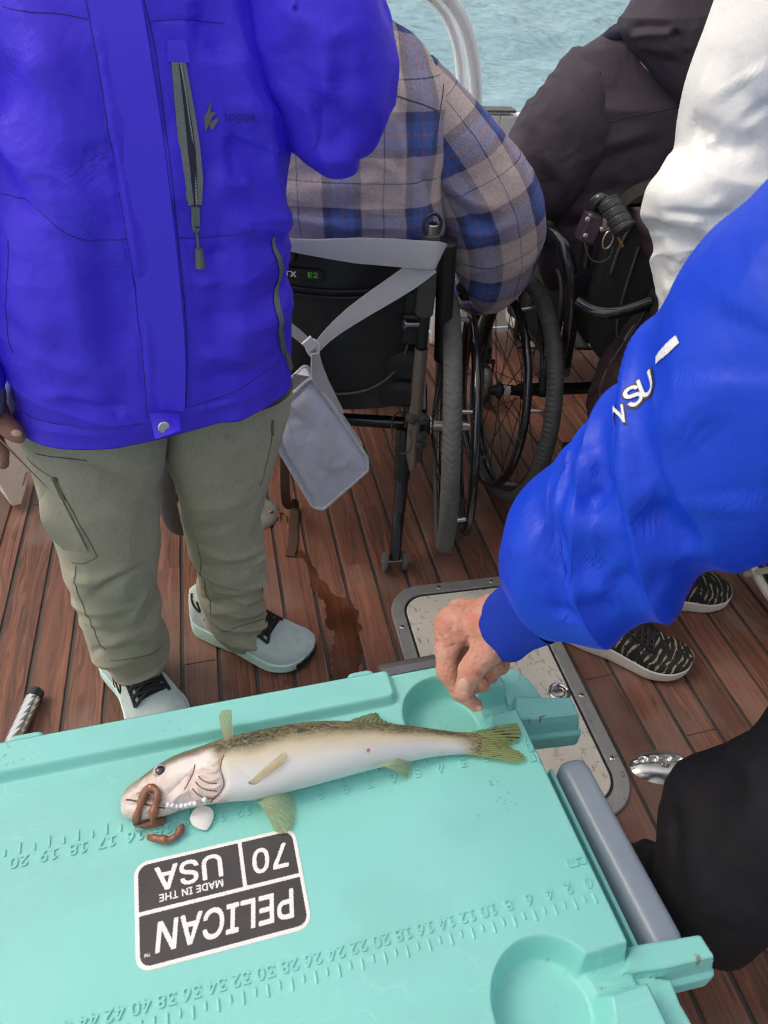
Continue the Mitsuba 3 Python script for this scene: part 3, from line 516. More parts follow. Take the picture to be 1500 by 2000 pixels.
def slim(s_):
    a, b, t = V(s_[0]), V(s_[1]), s_[2]; c = (a + b) / 2; k = .90; z = .4605 + t * .86; a, b = c + (a - c) * k, c + (b - c) * k; a[2] = b[2] = z; return a, b, t * .86
ST = [slim(q) for q in ST]
P, uv = loft(ST, n=160, m=290, p=2.05)
s_ = np.linspace(0, 1, P.shape[0])[:, None]; ang = np.linspace(-1, 1, P.shape[1], endpoint=False)[None] + 0 * s_     # +.5 dorsal edge, -.5 belly edge
P[..., 2] = np.maximum(P[..., 2], ZL0 + .0005)
MESH['fish0'] = grid(P, True)
gill = [([(-0.35,0.019,0.4976),(-0.3416,0.011,0.493),(-0.3289,0.0069,0.4901),(-0.3209,0.0074,0.4935)], .0022, .0018), ([(-0.3485,0.0234,0.4996),(-0.3381,0.0145,0.4966),(-0.3279,0.0113,0.4961),(-0.3209,0.0125,0.4985)], .0022, .0018), ([(-0.3451,0.0277,0.5011),(-0.3363,0.0198,0.4999),(-0.327,0.0169,0.5001),(-0.3204,0.0189,0.5022)], .0022, .0018), ([(-0.3409,0.0315,0.5022),(-0.3332,0.0253,0.5023),(-0.3251,0.0239,0.5032),(-0.3199,0.0268,0.5045)], .0020, .0016), ([(-0.337,0.0369,0.5029),(-0.3292,0.0311,0.5039),(-0.3221,0.0332,0.505),(-0.3176,0.038,0.5055)], .0018, .0016),
        ([(-0.3516,0.0142,0.4944),(-0.3411,0.0072,0.4864),(-0.3297,0.0053,0.4829),(-0.3207,0.0045,0.488)], .0022, .0018), ([(-0.3444,0.0354,0.5019),(-0.3465,0.0281,0.501),(-0.3526,0.0214,0.4983)], -.0028, .0022), ([(-0.3145,0.04,0.5057),(-0.32,0.0253,0.5042),(-0.3181,0.0118,0.4985),(-0.3294,0.0056,0.486),(-0.3376,0.0065,0.4784)], -.0030, .0022), ([(-0.372,0.0075,0.4842),(-0.3612,0.0138,0.4927),(-0.3493,0.0137,0.4944)], .0022, .0030), ([(-0.4089,0.0268,0.4826),(-0.3965,0.0226,0.4884),(-0.3848,0.0156,0.4903),(-0.3716,0.009,0.4869)], -.0032, .0022), ([(-0.4113,0.021,0.4798),(-0.4033,0.0184,0.4839),(-0.3928,0.0113,0.4844)], -.0020, .0018),
        ([(-0.3838,0.0302,0.4941),(-0.3665,0.0345,0.4984),(-0.3481,0.0395,0.5012),(-0.3441,0.0405,0.5016)], .0010, .0024), ([(-0.3755,0.0138,0.4912),(-0.3601,0.0225,0.4976),(-0.3487,0.0313,0.5011)], -.0014, .0022), ([(-0.3106,0.0304,0.506),(-0.298,0.015,0.5035),(-0.2896,0.0071,0.4996),(-0.2804,0.0039,0.4966)], -.0008, .0026)]
P = sculpt(P, gill)
def fishskin(p, n, uv):
    a, s = uv.x, uv.y
    sc = noise(s * 520, a * 150) * .6 + noise(s * 260, a * 70) * .4
    band = .06 + .05 * (fbm(s * 20, a * 6, 0, 3) - .5) * 2
    back = smoothstep(band - .13, band + .12, a + .10 * (sc - .5)); blot = smoothstep(.36, .60, fbm(s * 95, a * 30, 1, 3) * .75 + .25 * noise(s * 16, a * 5, 8))
    gold = mix((.40, .32, .13), (.62, .55, .34), sc); dark = mix((.17, .145, .065), (.045, .042, .022), blot)
    dark = mix(dark, (.42, .38, .2), .55 * smoothstep(.55, .75, sc))
    belly = mix((.53, .545, .555), (.63, .64, .645), fbm(s * 9, a * 4, 2, 2))
    c = mix(belly, gold, smoothstep(band - .40, band - .03, a + .10 * (sc - .5)) * (.6 + .4 * sc)); c = mix(c, dark, back); c = mix(c, mix(gold, dark, .5 * blot + .25), smoothstep(.90, .985, s))
    head = smoothstep(.272, .235, s + .03 * a)
    hc = mix((.56, .45, .41), (.66, .60, .56), fbm(s * 40, a * 9, 3, 3)); hc = mix(hc, (.50, .24, .22), .45 * smoothstep(.52, .72, fbm(s * 60, a * 9, 6, 3))); hc = mix(hc, (.40, .34, .25), .65 * smoothstep(.10, .22, a) * smoothstep(.35, .6, fbm(s * 70, a * 16, 9, 3)))
    hc = mix(hc, (.74, .70, .67), smoothstep(-.12, -.02, a) * smoothstep(.22, .1, a) * smoothstep(.12, .16, s)); hc = mix(hc, (.15, .13, .08), smoothstep(.14, .30, a + .05 * (noise(s * 90, a * 20) - .5)) )
    jaw = smoothstep(.075, .05, s) * smoothstep(.02, .16, a); hc = mix(hc, (.30, .24, .19), .7 * jaw)
    c = mix(c, hc, head)
    red = smoothstep(.0075, .003, dr.sqrt(dr.square(s - .652) + dr.square((a + .285) * .13))); c = mix(c, (.30, .07, .11), .8 * red)
    return c
scene['m_fish'] = {'type': 'twosided', 'bsdf': {'type': 'bumpmap', 'tex': proc(lambda p, n, uv: noise(uv.y * 520, uv.x * 150), 3e-4), 'scale': .0005, 'bsdf': {'type': 'principled', 'base_color': proc(fishskin), 'roughness': .24, 'specular': .6, 'clearcoat': 1.0, 'clearcoat_gloss': .97}}}
W = np.stack([ang, s_ + 0 * ang], -1)
g = grid(np.concatenate([P, P[:, :1]], 1)); Wc = np.concatenate([W, W[:, :1] + V(2, 0)], 1)
obj('body', g, 'm_fish', fish, smooth=True, uv=Wc.reshape(-1, 2)); MESH['fish'] = g
mat('m_gill', (.24, .05, .05), .35, coat=.5)
for q in ([(-0.3439,0.0363,0.5019),(-0.3467,0.0294,0.4989),(-0.3522,0.0204,0.4979),(-0.356,0.0159,0.4962)], [(-0.3157,0.0381,0.5056),(-0.3207,0.0255,0.5023),(-0.3196,0.0124,0.4964),(-0.3293,0.0071,0.4852),(-0.3374,0.006,0.4813)], [(-0.3485,0.0152,0.4962),(-0.3411,0.0082,0.4902),(-0.3294,0.0064,0.4847)], [(-0.345,0.0194,0.4995),(-0.3374,0.012,0.4961),(-0.3265,0.0087,0.4935)], [(-0.3416,0.0233,0.5016),(-0.3348,0.0165,0.4993),(-0.3256,0.0135,0.4987)]): seam('gill_edge', fish, g, q, 'm_gill', .0007, -.0001)
mat('m_mouth', (.10, .045, .035), .4)
seam('mouth_line', fish, g, [(-0.4105,0.0267,0.4815),(-0.4031,0.0221,0.4846),(-0.39,0.0133,0.4871),(-0.3756,0.0079,0.485)], 'm_mouth', .0009, -.0001)
def finskin(c0, c1, c2, dens):
    def f(p, n, uv):
        ray = .5 + .5 * dr.cos(uv.x * 6.2832 * dens); c = mix(c0, c1, smoothstep(.25, .9, ray)); return mix(c, c2, .8 * smoothstep(.5, .68, fbm(uv.x * 14, uv.y * 9, 2, 3)) * smoothstep(.35, .7, ray))
    return f
def finmat(key, c0, c1, c2, dens, dt): scene[key] = {'type': 'principledthin', 'base_color': proc(finskin(c0, c1, c2, dens)), 'roughness': .35, 'diff_trans': dt, 'spec_trans': 0.35}
finmat('m_fin', (.74, .76, .62), (.74, .66, .36), (.86, .82, .60), 11, 1.3); finmat('m_tail', (.58, .58, .36), (.48, .46, .15), (.07, .07, .03), 15, 1.0); finmat('m_fin_dark', (.36, .36, .20), (.26, .25, .1), (.04, .04, .02), 10, .6)
finmat('m_fin_orange', (.80, .74, .60), (.80, .66, .44), (.84, .78, .64), 7, 1.2)
lift = lambda pts, h: [tuple(V(q) + V(0, -.35 * k, .94 * k)) for q, k in zip(pts, np.broadcast_to(h, len(pts)))]
def fin(name, base, tip, mtl, lift=(0, 0, 0), rip=.0012, nr=11, label=None):
    b, t = curve(base, 90), curve(tip, 90); k = np.linspace(0, 1, 26)[:, None, None]; P = b[None] * (1 - k) + t[None] * k + V(lift) * (k * (1 - k) * 4)
    P[..., 2] += rip * np.cos(np.linspace(0, 1, 90) * 2 * np.pi * nr)[None] * k[..., 0] + .0
    P[..., 2] = np.maximum(P[..., 2], ZL0 + .0016)
    uv = np.stack(np.broadcast_arrays(np.linspace(0, 1, 90)[None], np.linspace(0, 1, 26)[:, None]), -1)
    return obj(name, grid(P), mtl, fish, smooth=True, uv=uv.reshape(-1, 2), label=label)
fin('tail_fin', [(-0.0613,0.0292,0.466),(-0.0651,0.016,0.466),(-0.0706,0.0042,0.466)], [(-0.0023,0.0289,0.4645),(-0.0023,0.0203,0.4645),(-0.0107,0.0093,0.4645),(-0.0238,0.0066,0.4645),(-0.014,-0.0039,0.4645),(-0.0106,-0.0122,0.4645),(-0.0247,-0.015,0.4645)], 'm_tail', (0, 0, .002), .0009, 15)
fin('pectoral_fin', [(-0.3126,0.0304,0.5058),(-0.3096,0.0306,0.5062),(-0.3061,0.0307,0.5065)], [(-0.3167,0.095,0.4893),(-0.3124,0.0986,0.4919),(-0.303,0.1004,0.4881)], 'm_fin', (0, 0, .001), .0008, 8)
fin('pelvic_fin', [(-0.2974,0.0073,0.4988),(-0.2947,0.0056,0.4977),(-0.29,0.0048,0.4972)], lift([(-0.2608,0.0247,0.507),(-0.2567,0.0229,0.5066),(-0.2583,0.0193,0.5056),(-0.2647,0.0141,0.5037)], (.006, .006, .005, .004)), 'm_fin_orange', (0, 0, .001), .0006, 5)
fin('pelvic_fin', [(-0.2946,0.0004,0.4784),(-0.2919,0.0002,0.4736),(-0.2891,-0.0006,0.473)], [(-0.2792,-0.0273,0.464),(-0.2698,-0.0327,0.464),(-0.2606,-0.0256,0.464),(-0.256,-0.0108,0.464),(-0.2552,0.0022,0.464)], 'm_fin', (0, 0, .012), .0009, 10)
fin('anal_fin', [(-0.1769,0.0062,0.4852),(-0.1643,0.0066,0.4816),(-0.1505,0.0076,0.4822),(-0.1302,0.0102,0.4838)], [(-0.1407,-0.0043,0.464),(-0.1351,-0.0003,0.464),(-0.131,0.0059,0.464),(-0.1212,0.0231,0.464)], 'm_fin', (0, 0, .006), .0009, 9)
fin('dorsal_fin', [(-0.1858,0.0654,0.474),(-0.1715,0.062,0.474),(-0.1533,0.0558,0.474),(-0.137,0.0488,0.474)], [(-0.1714,0.0727,0.468),(-0.1491,0.0742,0.468),(-0.1483,0.0687,0.468),(-0.1325,0.055,0.468)], 'm_fin_dark', (0, 0, .003), .0009, 9)
ec = V((-0.377,0.0412,0.4951)); en = unit(V(EYE) - ec + V(0, .28, 0)); 
mat('m_eye_dark', (.015, .014, .022), .06, spec=.8, coat=1.0); mat('m_eye_ring', lambda p, n, uv: mix((.30, .26, .28), (.55, .5, .42), noise(p.x * 900, p.y * 900, p.z * 900)), .2, coat=.6)
ey = obj('eye', lathe([(.0072, -.003), (.0068, 0), (.0052, .0016), (.0046, .0017)], ec, en, 32), 'm_eye_ring', fish, smooth=True); obj('pupil', lathe([(.0046, .0012), (.0040, .0024), (.0022, .0032), (.0002, .0035)], ec, en, 28), 'm_eye_dark', ey, smooth=True)
# ---------------------------------------------------------------- spinner rig with worms
def wormskin(p, n, uv): return mix((.21, .062, .030), (.36, .125, .06), fbm(p.x * 90, p.y * 90, p.z * 90, 3)) * (.72 + .28 * (.5 + .5 * dr.cos(uv.y * 6.2832)))
mat('m_worm', wormskin, .16, spec=.7, coat=1.0, bump=lambda p, n, uv: fbm(p.x * 700, p.y * 700, p.z * 700, 2), bs=.0006, eps=2e-4)
def worm(name, pts, r, label):
    c = curve(pts, 220); L = np.r_[0, np.cumsum(np.linalg.norm(np.diff(c, axis=0), axis=1))]; t, a, b = frames(c); n = 16; q = np.linspace(0, 2 * np.pi, n + 1); s = np.linspace(0, 1, 220)
    r = r * .74; rad = r * np.clip(np.minimum(s, 1 - s) * 14, .12, 1) ** .5 * (1 + .05 * np.cos(L / .0011 * 2 * np.pi)) * (1 + .14 * np.sin(s * 23) + .10 * np.sin(s * 51 + 1) + .22 * np.exp(-((s - .3) / .04) ** 2))
    P = c[:, None] + rad[:, None, None] * (np.cos(q)[None, :, None] * a[:, None] + np.sin(q)[None, :, None] * b[:, None])
    uv = np.stack(np.broadcast_arrays(q[None] / 6.2832, L[:, None] / .0011), -1); k = obj(name, grid(P), 'm_worm', smooth=True, uv=uv.reshape(-1, 2)); tag(k, label, 'worm')
lift = lambda pts, h: [tuple(V(q) + V(0, -.35 * k, .94 * k)) for q, k in zip(pts, np.broadcast_to(h, len(pts)))]
worm('earthworm', [(-0.4063,0.0081,0.4655), (-0.4037,0.0098,0.47)] + lift([(-0.4004,0.0106,0.4796),(-0.3949,0.0191,0.4873),(-0.3905,0.0244,0.4911),(-0.3845,0.0249,0.4934),(-0.3801,0.0192,0.4931),(-0.3825,0.0132,0.4879),(-0.3859,0.0072,0.4814)], (.004, .004, .004, .005, .005, .004, .004)) + [(-0.386,0.0042,0.4715), (-0.3801,0.0069,0.4655), (-0.3933,0.0065,0.4655), (-0.4035,0.0075,0.4655)], .0050, 'reddish brown worm looped over the open mouth of the fish')
worm('earthworm', [tuple(x) for x in [(-0.406,0.0224,0.421),(-0.4045,0.0169,0.4185)]] + [(-0.3891,-0.0083,0.4655),(-0.3778,-0.0131,0.4655),(-0.3698,-0.012,0.4655),(-0.3648,-0.0071,0.4655),(-0.362,-0.0011,0.4655)], .0045, 'short brown worm lying on the lid just below the fish jaw')
rig = thing('spinner_rig', 'fishing rig with pearl beads and white oval spinner blade beside the fish gills', 'fishing lure')
mat('m_bead', lambda p, n, uv: mix((.62, .60, .70), (.82, .84, .86), noise(p.x * 500, p.y * 500, p.z * 500)), .12, coat=1.0)
mat('m_blade', (.76, .76, .74), .25, coat=.6)
for q in [(-0.3721,0.0087,0.4868),(-0.3685,0.0079,0.4857),(-0.3647,0.0074,0.483),(-0.3605,0.0073,0.4823),(-0.3563,0.0071,0.4817),(-0.352,0.0071,0.4828),(-0.3482,0.0068,0.4825),(-0.3388,0.0058,0.4868)]: obj('bead', place(trimesh.creation.icosphere(2, .0025), None, V(q) + V(0, -.0005, .0018)), 'm_bead', rig, smooth=True)
a = V((-0.3458,0.0105,0.47)); b_ = V((-0.3411,-0.0114,0.4635)); d_ = unit(b_ - a); sd = unit(np.cross(V(0, .25, 1), d_)); nn = np.cross(d_, sd); t = np.linspace(0, 1, 40); wd = .0112 * np.sin(np.pi * t ** .8) ** .7
rows = [a + (b_ - a) * t[:, None] + sd * (wd * k)[:, None] + nn * (.0022 * (1 - k * k) * np.sin(np.pi * t))[:, None] for k in np.linspace(-1, 1, 15)]
R_ = np.array(rows); obj('spinner_blade', cat([grid(R_), grid(R_ - nn * .0007, flip=True)]), 'm_blade', rig, smooth=True)
mat('m_hook', (.30, .29, .28), .25, metal=1)
obj('hook', tube(lift([(-0.4,0.0267,0.4864),(-0.3915,0.0244,0.4906),(-0.3847,0.0186,0.4905),(-0.3838,0.0145,0.488),(-0.3873,0.0118,0.4869)], .006), .0006, 8, 50), 'm_hook', rig, smooth=True); obj('hook', tube([(-0.4055,0.0028,0.4655),(-0.4,0.0004,0.4655),(-0.3936,-0.0032,0.4655),(-0.3873,-0.0077,0.4655),(-0.389,-0.0033,0.4655)], .0006, 8, 40), 'm_hook', rig, smooth=True)
obj('leader', tube(lift([(-0.3853,0.0128,0.4879),(-0.378,0.0104,0.4872),(-0.3651,0.0074,0.4832),(-0.3525,0.007,0.4821),(-0.3379,0.0058,0.4865),(-0.3348,0.0067,0.4883)], .001), .0006, 6, 50), 'm_hook', rig, smooth=True)

# ---------------------------------------------------------------- wheelchairs
def tyre_mesh(c, a, R=.292, r=.0155, tread=1, N=720):
    a = unit(a); x = unit(np.cross(a, V(0, 0, 1))); y = np.cross(a, x); th = np.linspace(0, 2 * np.pi, N, endpoint=False); ph = np.linspace(0, 2 * np.pi, 34, endpoint=False)
    TH, PH = np.meshgrid(th, ph, indexing='ij'); w = np.cos(PH); lat = np.sin(PH); rad = r * (1 + 0 * TH)
    if tread == 1:
        s = TH * R / .0125 + np.abs(lat) * 1.1 + .12 * np.sin(TH * 40); g = np.abs(((s % 1) - .5)) * 2; rad = rad - .0011 * np.clip((g - .72) / .14, 0, 1) * np.clip((w + .25) / .2, 0, 1)
        g2 = np.abs(((s * 2 % 1) - .5)) * 2; rad = rad - .0004 * np.clip((g2 - .8) / .1, 0, 1) * np.clip((w - .1) / .2, 0, 1)
    else:
        s = TH * R / .0105; g = np.abs((s % 1) - .5) * 2; side = np.clip((np.abs(lat) - .35) / .1, 0, 1) * np.clip((w - .05) / .1, 0, 1)
        rad = rad - .0017 * side * np.clip((g - .55) / .15, 0, 1) - .0008 * np.exp(-(lat / .1) ** 2) * (w > 0) - .0008 * np.exp(-((np.abs(lat) - .33) / .06) ** 2) * (w > 0)
    d = np.cos(TH)[..., None] * x + np.sin(TH)[..., None] * y; P = V(c) + d * (R + rad * w)[..., None] + a * (rad * lat * 1.08)[..., None]
    P = np.concatenate([P, P[:1]]); return grid(P, True)
def torus(c, a, R, r, n=96, k=14, sq=1.0):
    a = unit(a); x = unit(np.cross(a, V(0, 0, 1))); y = np.cross(a, x); th = np.linspace(0, 2 * np.pi, n + 1); ph = np.linspace(0, 2 * np.pi, k, endpoint=False); TH, PH = np.meshgrid(th, ph, indexing='ij')
    d = np.cos(TH)[..., None] * x + np.sin(TH)[..., None] * y; return grid(V(c) + d * (R + r * np.cos(PH))[..., None] + a * (r * sq * np.sin(PH))[..., None], True)
mat('m_spoke', (.05, .05, .052), .3, metal=.8)
mat('m_silver', lambda p, n, uv: mix((.36, .35, .34), (.55, .53, .51), fbm(p.x * 50, p.y * 50, p.z * 50, 2)), .28, metal=.9)
mat('m_tan_tube', (.30, .255, .215), .32, metal=.55)
mat('m_purple_tube', lambda p, n, uv: mix((.028, .022, .030), (.085, .05, .075), noise(p.x * 9, p.y * 9, p.z * 9)), .25, metal=.4, coat=.5)
mat('m_frame', (.012, .012, .015), .2, spec=.6, coat=.6)
mat('m_fabric_black', lambda p, n, uv: mix((.010, .010, .011), (.022, .021, .023), fbm(p.x * 60, p.y * 60, p.z * 60, 2)), .75, sheen=.2)
mat('m_rim_cream', (.62, .58, .48), .35)
def wheel(chair, c, out, tread=1, R=.275, cam=3.0, rimmat='m_gloss_black', handmat='m_gloss_black', off=.046, N=720):
    out = unit(V(out)); a = unit(out * math.cos(math.radians(cam)) + V(0, 0, math.sin(math.radians(cam)))); c = V(c); r = .0165; Rt = R - r
    w = obj('wheel', cat([torus(c, a, Rt - .016, .0085, 120, 12, 1.25)]), 'm_gloss_black' if rimmat == 'm_gloss_black' else rimmat, chair, smooth=True)
    obj('tyre', tyre_mesh(c, a, Rt, r, tread, N), 'm_rubber' if tread == 1 else 'm_rubber2', w, smooth=40)
    obj('handrim', torus(c + a * off, a, Rt - .030, .0092, 140, 16), handmat, w, smooth=True)
    x = unit(np.cross(a, V(0, 0, 1))); y = np.cross(a, x)
    pol = lambda t, rr, o=0: c + (x * math.cos(t) + y * math.sin(t)) * rr + a * o
    for i in range(6): t = i * math.pi / 3 + .35; obj('handrim_bracket', tube([pol(t, Rt - .022, .004), pol(t, Rt - .030, off)], .0042, 10), 'm_silver', w)
    obj('hub', lathe([(.004, -.042), (.016, -.040), (.022, -.034), (.022, -.030), (.012, -.026), (.0125, .0), (.012, .022), (.021, .026), (.021, .031), (.013, .036), (.010, .052), (.002, .053)], c, a, 32), 'm_black_plastic' if tread == 2 else 'm_silver', w, smooth=35)
    for i in range(24):
        t = i * 2 * math.pi / 24; s = .45 if (i // 2) % 2 else -.45; o = -.031 if i % 2 else .028
        obj('spoke', tube([pol(t + s * 1.9, .019, o), pol(t, Rt - .02, o * .1)], .0011, 6), 'm_spoke', w)
    return w, c, a
def caster(chair, c, fwd, r=.06):
    side = unit(np.cross(unit(V(fwd)), V(0, 0, 1))); k = obj('caster', torus(c, side, r - .012, .012, 48, 12, 1.1), 'm_rubber2', chair, smooth=True)
    obj('caster_hub', lathe([(.002, -.011), (.02, -.010), (r - .02, -.006), (r - .02, .006), (.02, .010), (.002, .011)], c, side, 28), 'm_black_plastic', k)
    obj('fork', cat([tube([V(c) + side * s * .02, V(c) + side * s * .02 + V(0, 0, r + .012)], .004, 8) for s in (-1, 1)] + [tube([V(c) - side * .022 + V(0, 0, r + .012), V(c) + side * .022 + V(0, 0, r + .012)], .007, 10), tube([V(c) + V(0, 0, r + .012), V(c) + V(0, 0, r + .06)], .009, 12)]), 'm_frame', k)
class Chair:
    def __init__(s, O, h): s.O, s.h = V(O), unit(V(h)); s.r = np.cross(s.h, V(0, 0, 1)); s.B = np.c_[s.r, s.h, [0, 0, 1]]
    def __call__(s, u, v, z): return s.O + s.B @ V(u, v, z)
# first wheelchair: the man in the plaid shirt sits in it
C1 = Chair((-.045, .892, 0), (.342, .940, 0)); HB = .275; W1 = Chair((-.030, .951, 0), (.301, .954, 0))
ch = thing('wheelchair', 'black wheelchair with grey webbing straps behind the man in the plaid shirt', 'wheelchair')
wheel(ch, W1(.270, 0, HB), W1.r, 1, R=HB, cam=4); wheel(ch, W1(-.270, 0, HB), -W1.r, 1, R=HB, cam=4, N=360)
caster(ch, W1(.21, .36, .06), W1.h); caster(ch, W1(-.21, .36, .06), W1.h)
obj('axle', tube([W1(-.24, 0, HB), W1(.24, 0, HB)], .014, 16), 'm_frame', ch)
for s in (-1, 1):
    obj('side_frame', tube([W1(s * .19, -.02, HB), W1(s * .19, .03, .40), W1(s * .19, .30, .42), W1(s * .20, .40, .36), W1(s * .205, .37, .13)], .0125, 14), 'm_frame', ch, smooth=True)
    obj('footrest_hanger', tube([C1(s * .2, .40, .42), C1(s * .18, .54, .36), C1(s * .15, .62, .12)], .0115, 12), 'm_frame', ch, smooth=True)
    obj('footplate', rbox((.13, .16, .012), .005, C1(s * .09, .66, .11), C1.B), 'm_black_plastic', ch)
obj('seat', rbox((.40, .44, .07), .025, C1(0, .20, .455), C1.B), 'm_fabric_black', ch)
obj('seat_sling', rbox((.41, .36, .06), .02, C1(0, .155, .395), C1.B), 'm_fabric_black', ch)
# hard back shell, curved across
def shell_mesh(uw, z0, z1, v, bow, rad, th=.012, nu=60, nz=60):
    U, Zz = np.meshgrid(np.linspace(-1, 1, nu), np.linspace(0, 1, nz)); zz = z0 + (z1 - z0) * Zz
    cut = np.minimum(Zz, 1 - Zz) * (z1 - z0); inset = np.where(cut < rad, rad - np.sqrt(np.maximum(rad ** 2 - (rad - cut) ** 2, 0)), 0); uu = U * (uw - inset)
    vv = v + bow * (uu / uw) ** 2
    O_ = np.stack([uu, vv, zz], -1); I_ = O_ + V(0, th, 0); P = np.concatenate([O_, I_[:, ::-1]], 1); return grid(P, True, cap=True)
def loc(C, m): return place(m, C.B, C.O)
sh = obj('back_shell', loc(C1, shell_mesh(.205, .365, .685, -.045, .06, .07)), 'm_black_plastic', ch, smooth=40)
obj('back_pad', loc(C1, shell_mesh(.195, .40, .70, -.030, .058, .05, .035)), 'm_fabric_black', ch, smooth=40)
for z in (.598, .610): obj('ridge', loc(C1, tube([(u, -.048 + .06 * (u / .205) ** 2, z + .012 * (u / .2) ** 2) for u in np.linspace(-.19, .17, 9)], .0035, 8)), 'm_black_plastic', sh, smooth=True)
obj('slot', loc(C1, tube([(u, -.0475 + .06 * (u / .205) ** 2, z) for u, z in ((-.16, .679), (-.06, .679), (-.040, .672), (-.040, .662), (-.06, .655), (-.16, .655))], .004, 8, 50)), 'm_black_plastic', sh, smooth=True)
obj('piping', loc(C1, tube([(u, -.048 + .06 * (u / .205) ** 2, z) for u, z in ((-.14, .408), (0, .402), (.10, .412), (.155, .46), (.172, .54), (.175, .58))], .0028, 8, 60)), 'm_rubber2', sh, smooth=True)
obj('badge', place(prism(rrect(-.075, -.010, .038, .010, .009), 0, .002, .001), np.c_[C1.r, [0, 0, 1], -C1.h], C1(-.024, -.0475, .637)), 'm_dark', sh)
mat('m_letter_white', (.75, .75, .75), .5); mat('m_letter_green', (.18, .55, .04), .5)
for t_, x_, m_, h_ in (('matrx', -.068, 'm_letter_white', .0125), ('E2', .0085, 'm_letter_green', .0090)):
    tm = meshkit.text_mesh(t_, h_, .0006, True); tm.vertices[:, 1] -= h_ * .4; tm.vertices[:, 0] *= 1.25
    obj('lettering', place(tm, np.c_[C1.r, [0, 0, 1], -C1.h], C1(-.024, -.0498, .637) + C1.r * x_), m_, sh, smooth=False)
# push cane on the right, with grip, ring and the tan tube below
k1 = V((0.1228,0.79,0.7234)); k2 = V((0.1265,0.8,0.621)); k3 = V((0.1298,0.805,0.5035)); k4 = V((0.1349,0.815,0.2181))
cn = obj('push_cane', tube([k1, k2, k3], [.0105, .0105, .0105], 18), 'm_black_plastic', ch, smooth=True)
obj('grip', lathe([(.010, 0), (.0145, .002), (.0150, .016), (.0138, .018), (.0138, .034), (.0150, .036), (.0152, .090), (.0165, .094), (.0165, .150), (.013, .153)], k1, k2 - k1, 26), 'm_rubber2', cn)
obj('collar', lathe([(.008, -.016), (.0095, -.015), (.0095, .001), (.011, .002)], k1, k2 - k1, 20), 'm_silver', cn)
obj('ring', tube([V((0.1213,0.788,0.7309)) + V(math.cos(t) * .0150, 0, math.sin(t) * .0185 + .006) for t in np.linspace(0, 2 * np.pi, 20, endpoint=False)], .0028, 10, 60, closed=True), 'm_frame', cn, smooth=True)
obj('tan_tube', tube([k3, k4], .0128, 20), 'm_tan_tube', ch, smooth=True)
kl = [C1(-.2, -.05, z) for z in (.78, .66, .55, .30)]; obj('push_cane', tube(kl, .0115, 16), 'm_black_plastic', ch, smooth=True)
obj('fold_bracket', cat([rbox((.05, .03, .06), .006, V((0.1238,0.83,0.5331)), C1.B), rbox((.03, .028, .12), .006, V((0.1117,0.84,0.57)), C1.B), tube([V((0.0942,0.815,0.5478)), V((0.1178,0.815,0.5481))], .005, 10)]), 'm_black_plastic', ch)
obj('clamp_pin', cat([tube([V((0.091,0.8,0.5563)), V((0.1184,0.8,0.5543))], .0045, 12), tube([V((0.0891,0.8,0.5565)), V((0.092,0.8,0.5563))], .0085, 14)]), 'm_silver', ch, smooth=40)
obj('arm_post', tube([V((0.1655,0.83,0.6942)), V((0.179,0.84,0.5756)), V((0.1946,0.86,0.4467))], [.019, .017, .015], 18), 'm_black_plastic', ch, smooth=True)
for u_, v_ in ((806,818), (826,818), (823,852), (821,868)): obj('knob', lathe([(.002, -.012), (.0105, -.011), (.0115, -.002), (.0105, .007), (.002, .009)], V(((0.1245,0.8,0.3506), (0.1463,0.8,0.348), (0.1471,0.8,0.3057), (0.1476,0.802,0.2839))[((806,818), (826,818), (823,852), (821,868)).index((u_, v_))]), (.3, -1, .2), 18), 'm_rubber2', ch)
obj('axle_plate', cat([rbox((.014, .10, .14), .004, W1(.215, -.02, .29), W1.B), rbox((.03, .05, .05), .008, W1(.20, -.06, .33), W1.B)]), 'm_frame', ch)
t0_ = V((0.1248,0.835,0.2482)); t1_ = V((0.091,0.735,0.03))
at_ = obj('anti_tip_tube', tube([t0_, t0_ * .45 + t1_ * .55], .0145, 20), 'm_purple_tube', ch, smooth=True)
obj('extension', tube([t0_ * .50 + t1_ * .50, t1_], .0125, 20), 'm_frame', at_, smooth=True)
obj('socket', tube([V((0.1243,0.842,0.2957)), t0_ * .75 + t1_ * .25], .0175, 18), 'm_black_plastic', at_, smooth=True)
wd = unit(V(1, -.12, 0))
for s in (-1, 1): obj('roller', lathe([(.002, -.005), (.018, -.005), (.022, -.003), (.022, .003), (.018, .005), (.002, .005)], t1_ + wd * s * .0215 + V(0, 0, -.006), wd, 30), 'm_rubber', at_)
obj('roller_axle', tube([t1_ - wd * .030 + V(0, 0, -.006), t1_ + wd * .030 + V(0, 0, -.006)], .003, 10), 'm_silver', at_, smooth=40)
obj('release_cable', tube([(0.0909,0.8069,0.2789),(0.0929,0.8275,0.3028),(0.1015,0.8484,0.3296),(0.1225,0.8469,0.3356),(0.1223,0.8056,0.3201),(0.1169,0.7706,0.3096),(0.1031,0.7549,0.3024),(0.0881,0.7577,0.3)], .0016, 8, 60), 'm_rubber2', ch, smooth=True)
obj('brake', cat([tube([V((0.2544,0.95,0.5536)), V((0.305,0.97,0.5254))], .012, 12), rbox((.04, .03, .03), .008, V((0.277,0.96,0.537)))]), 'm_frame', ch)
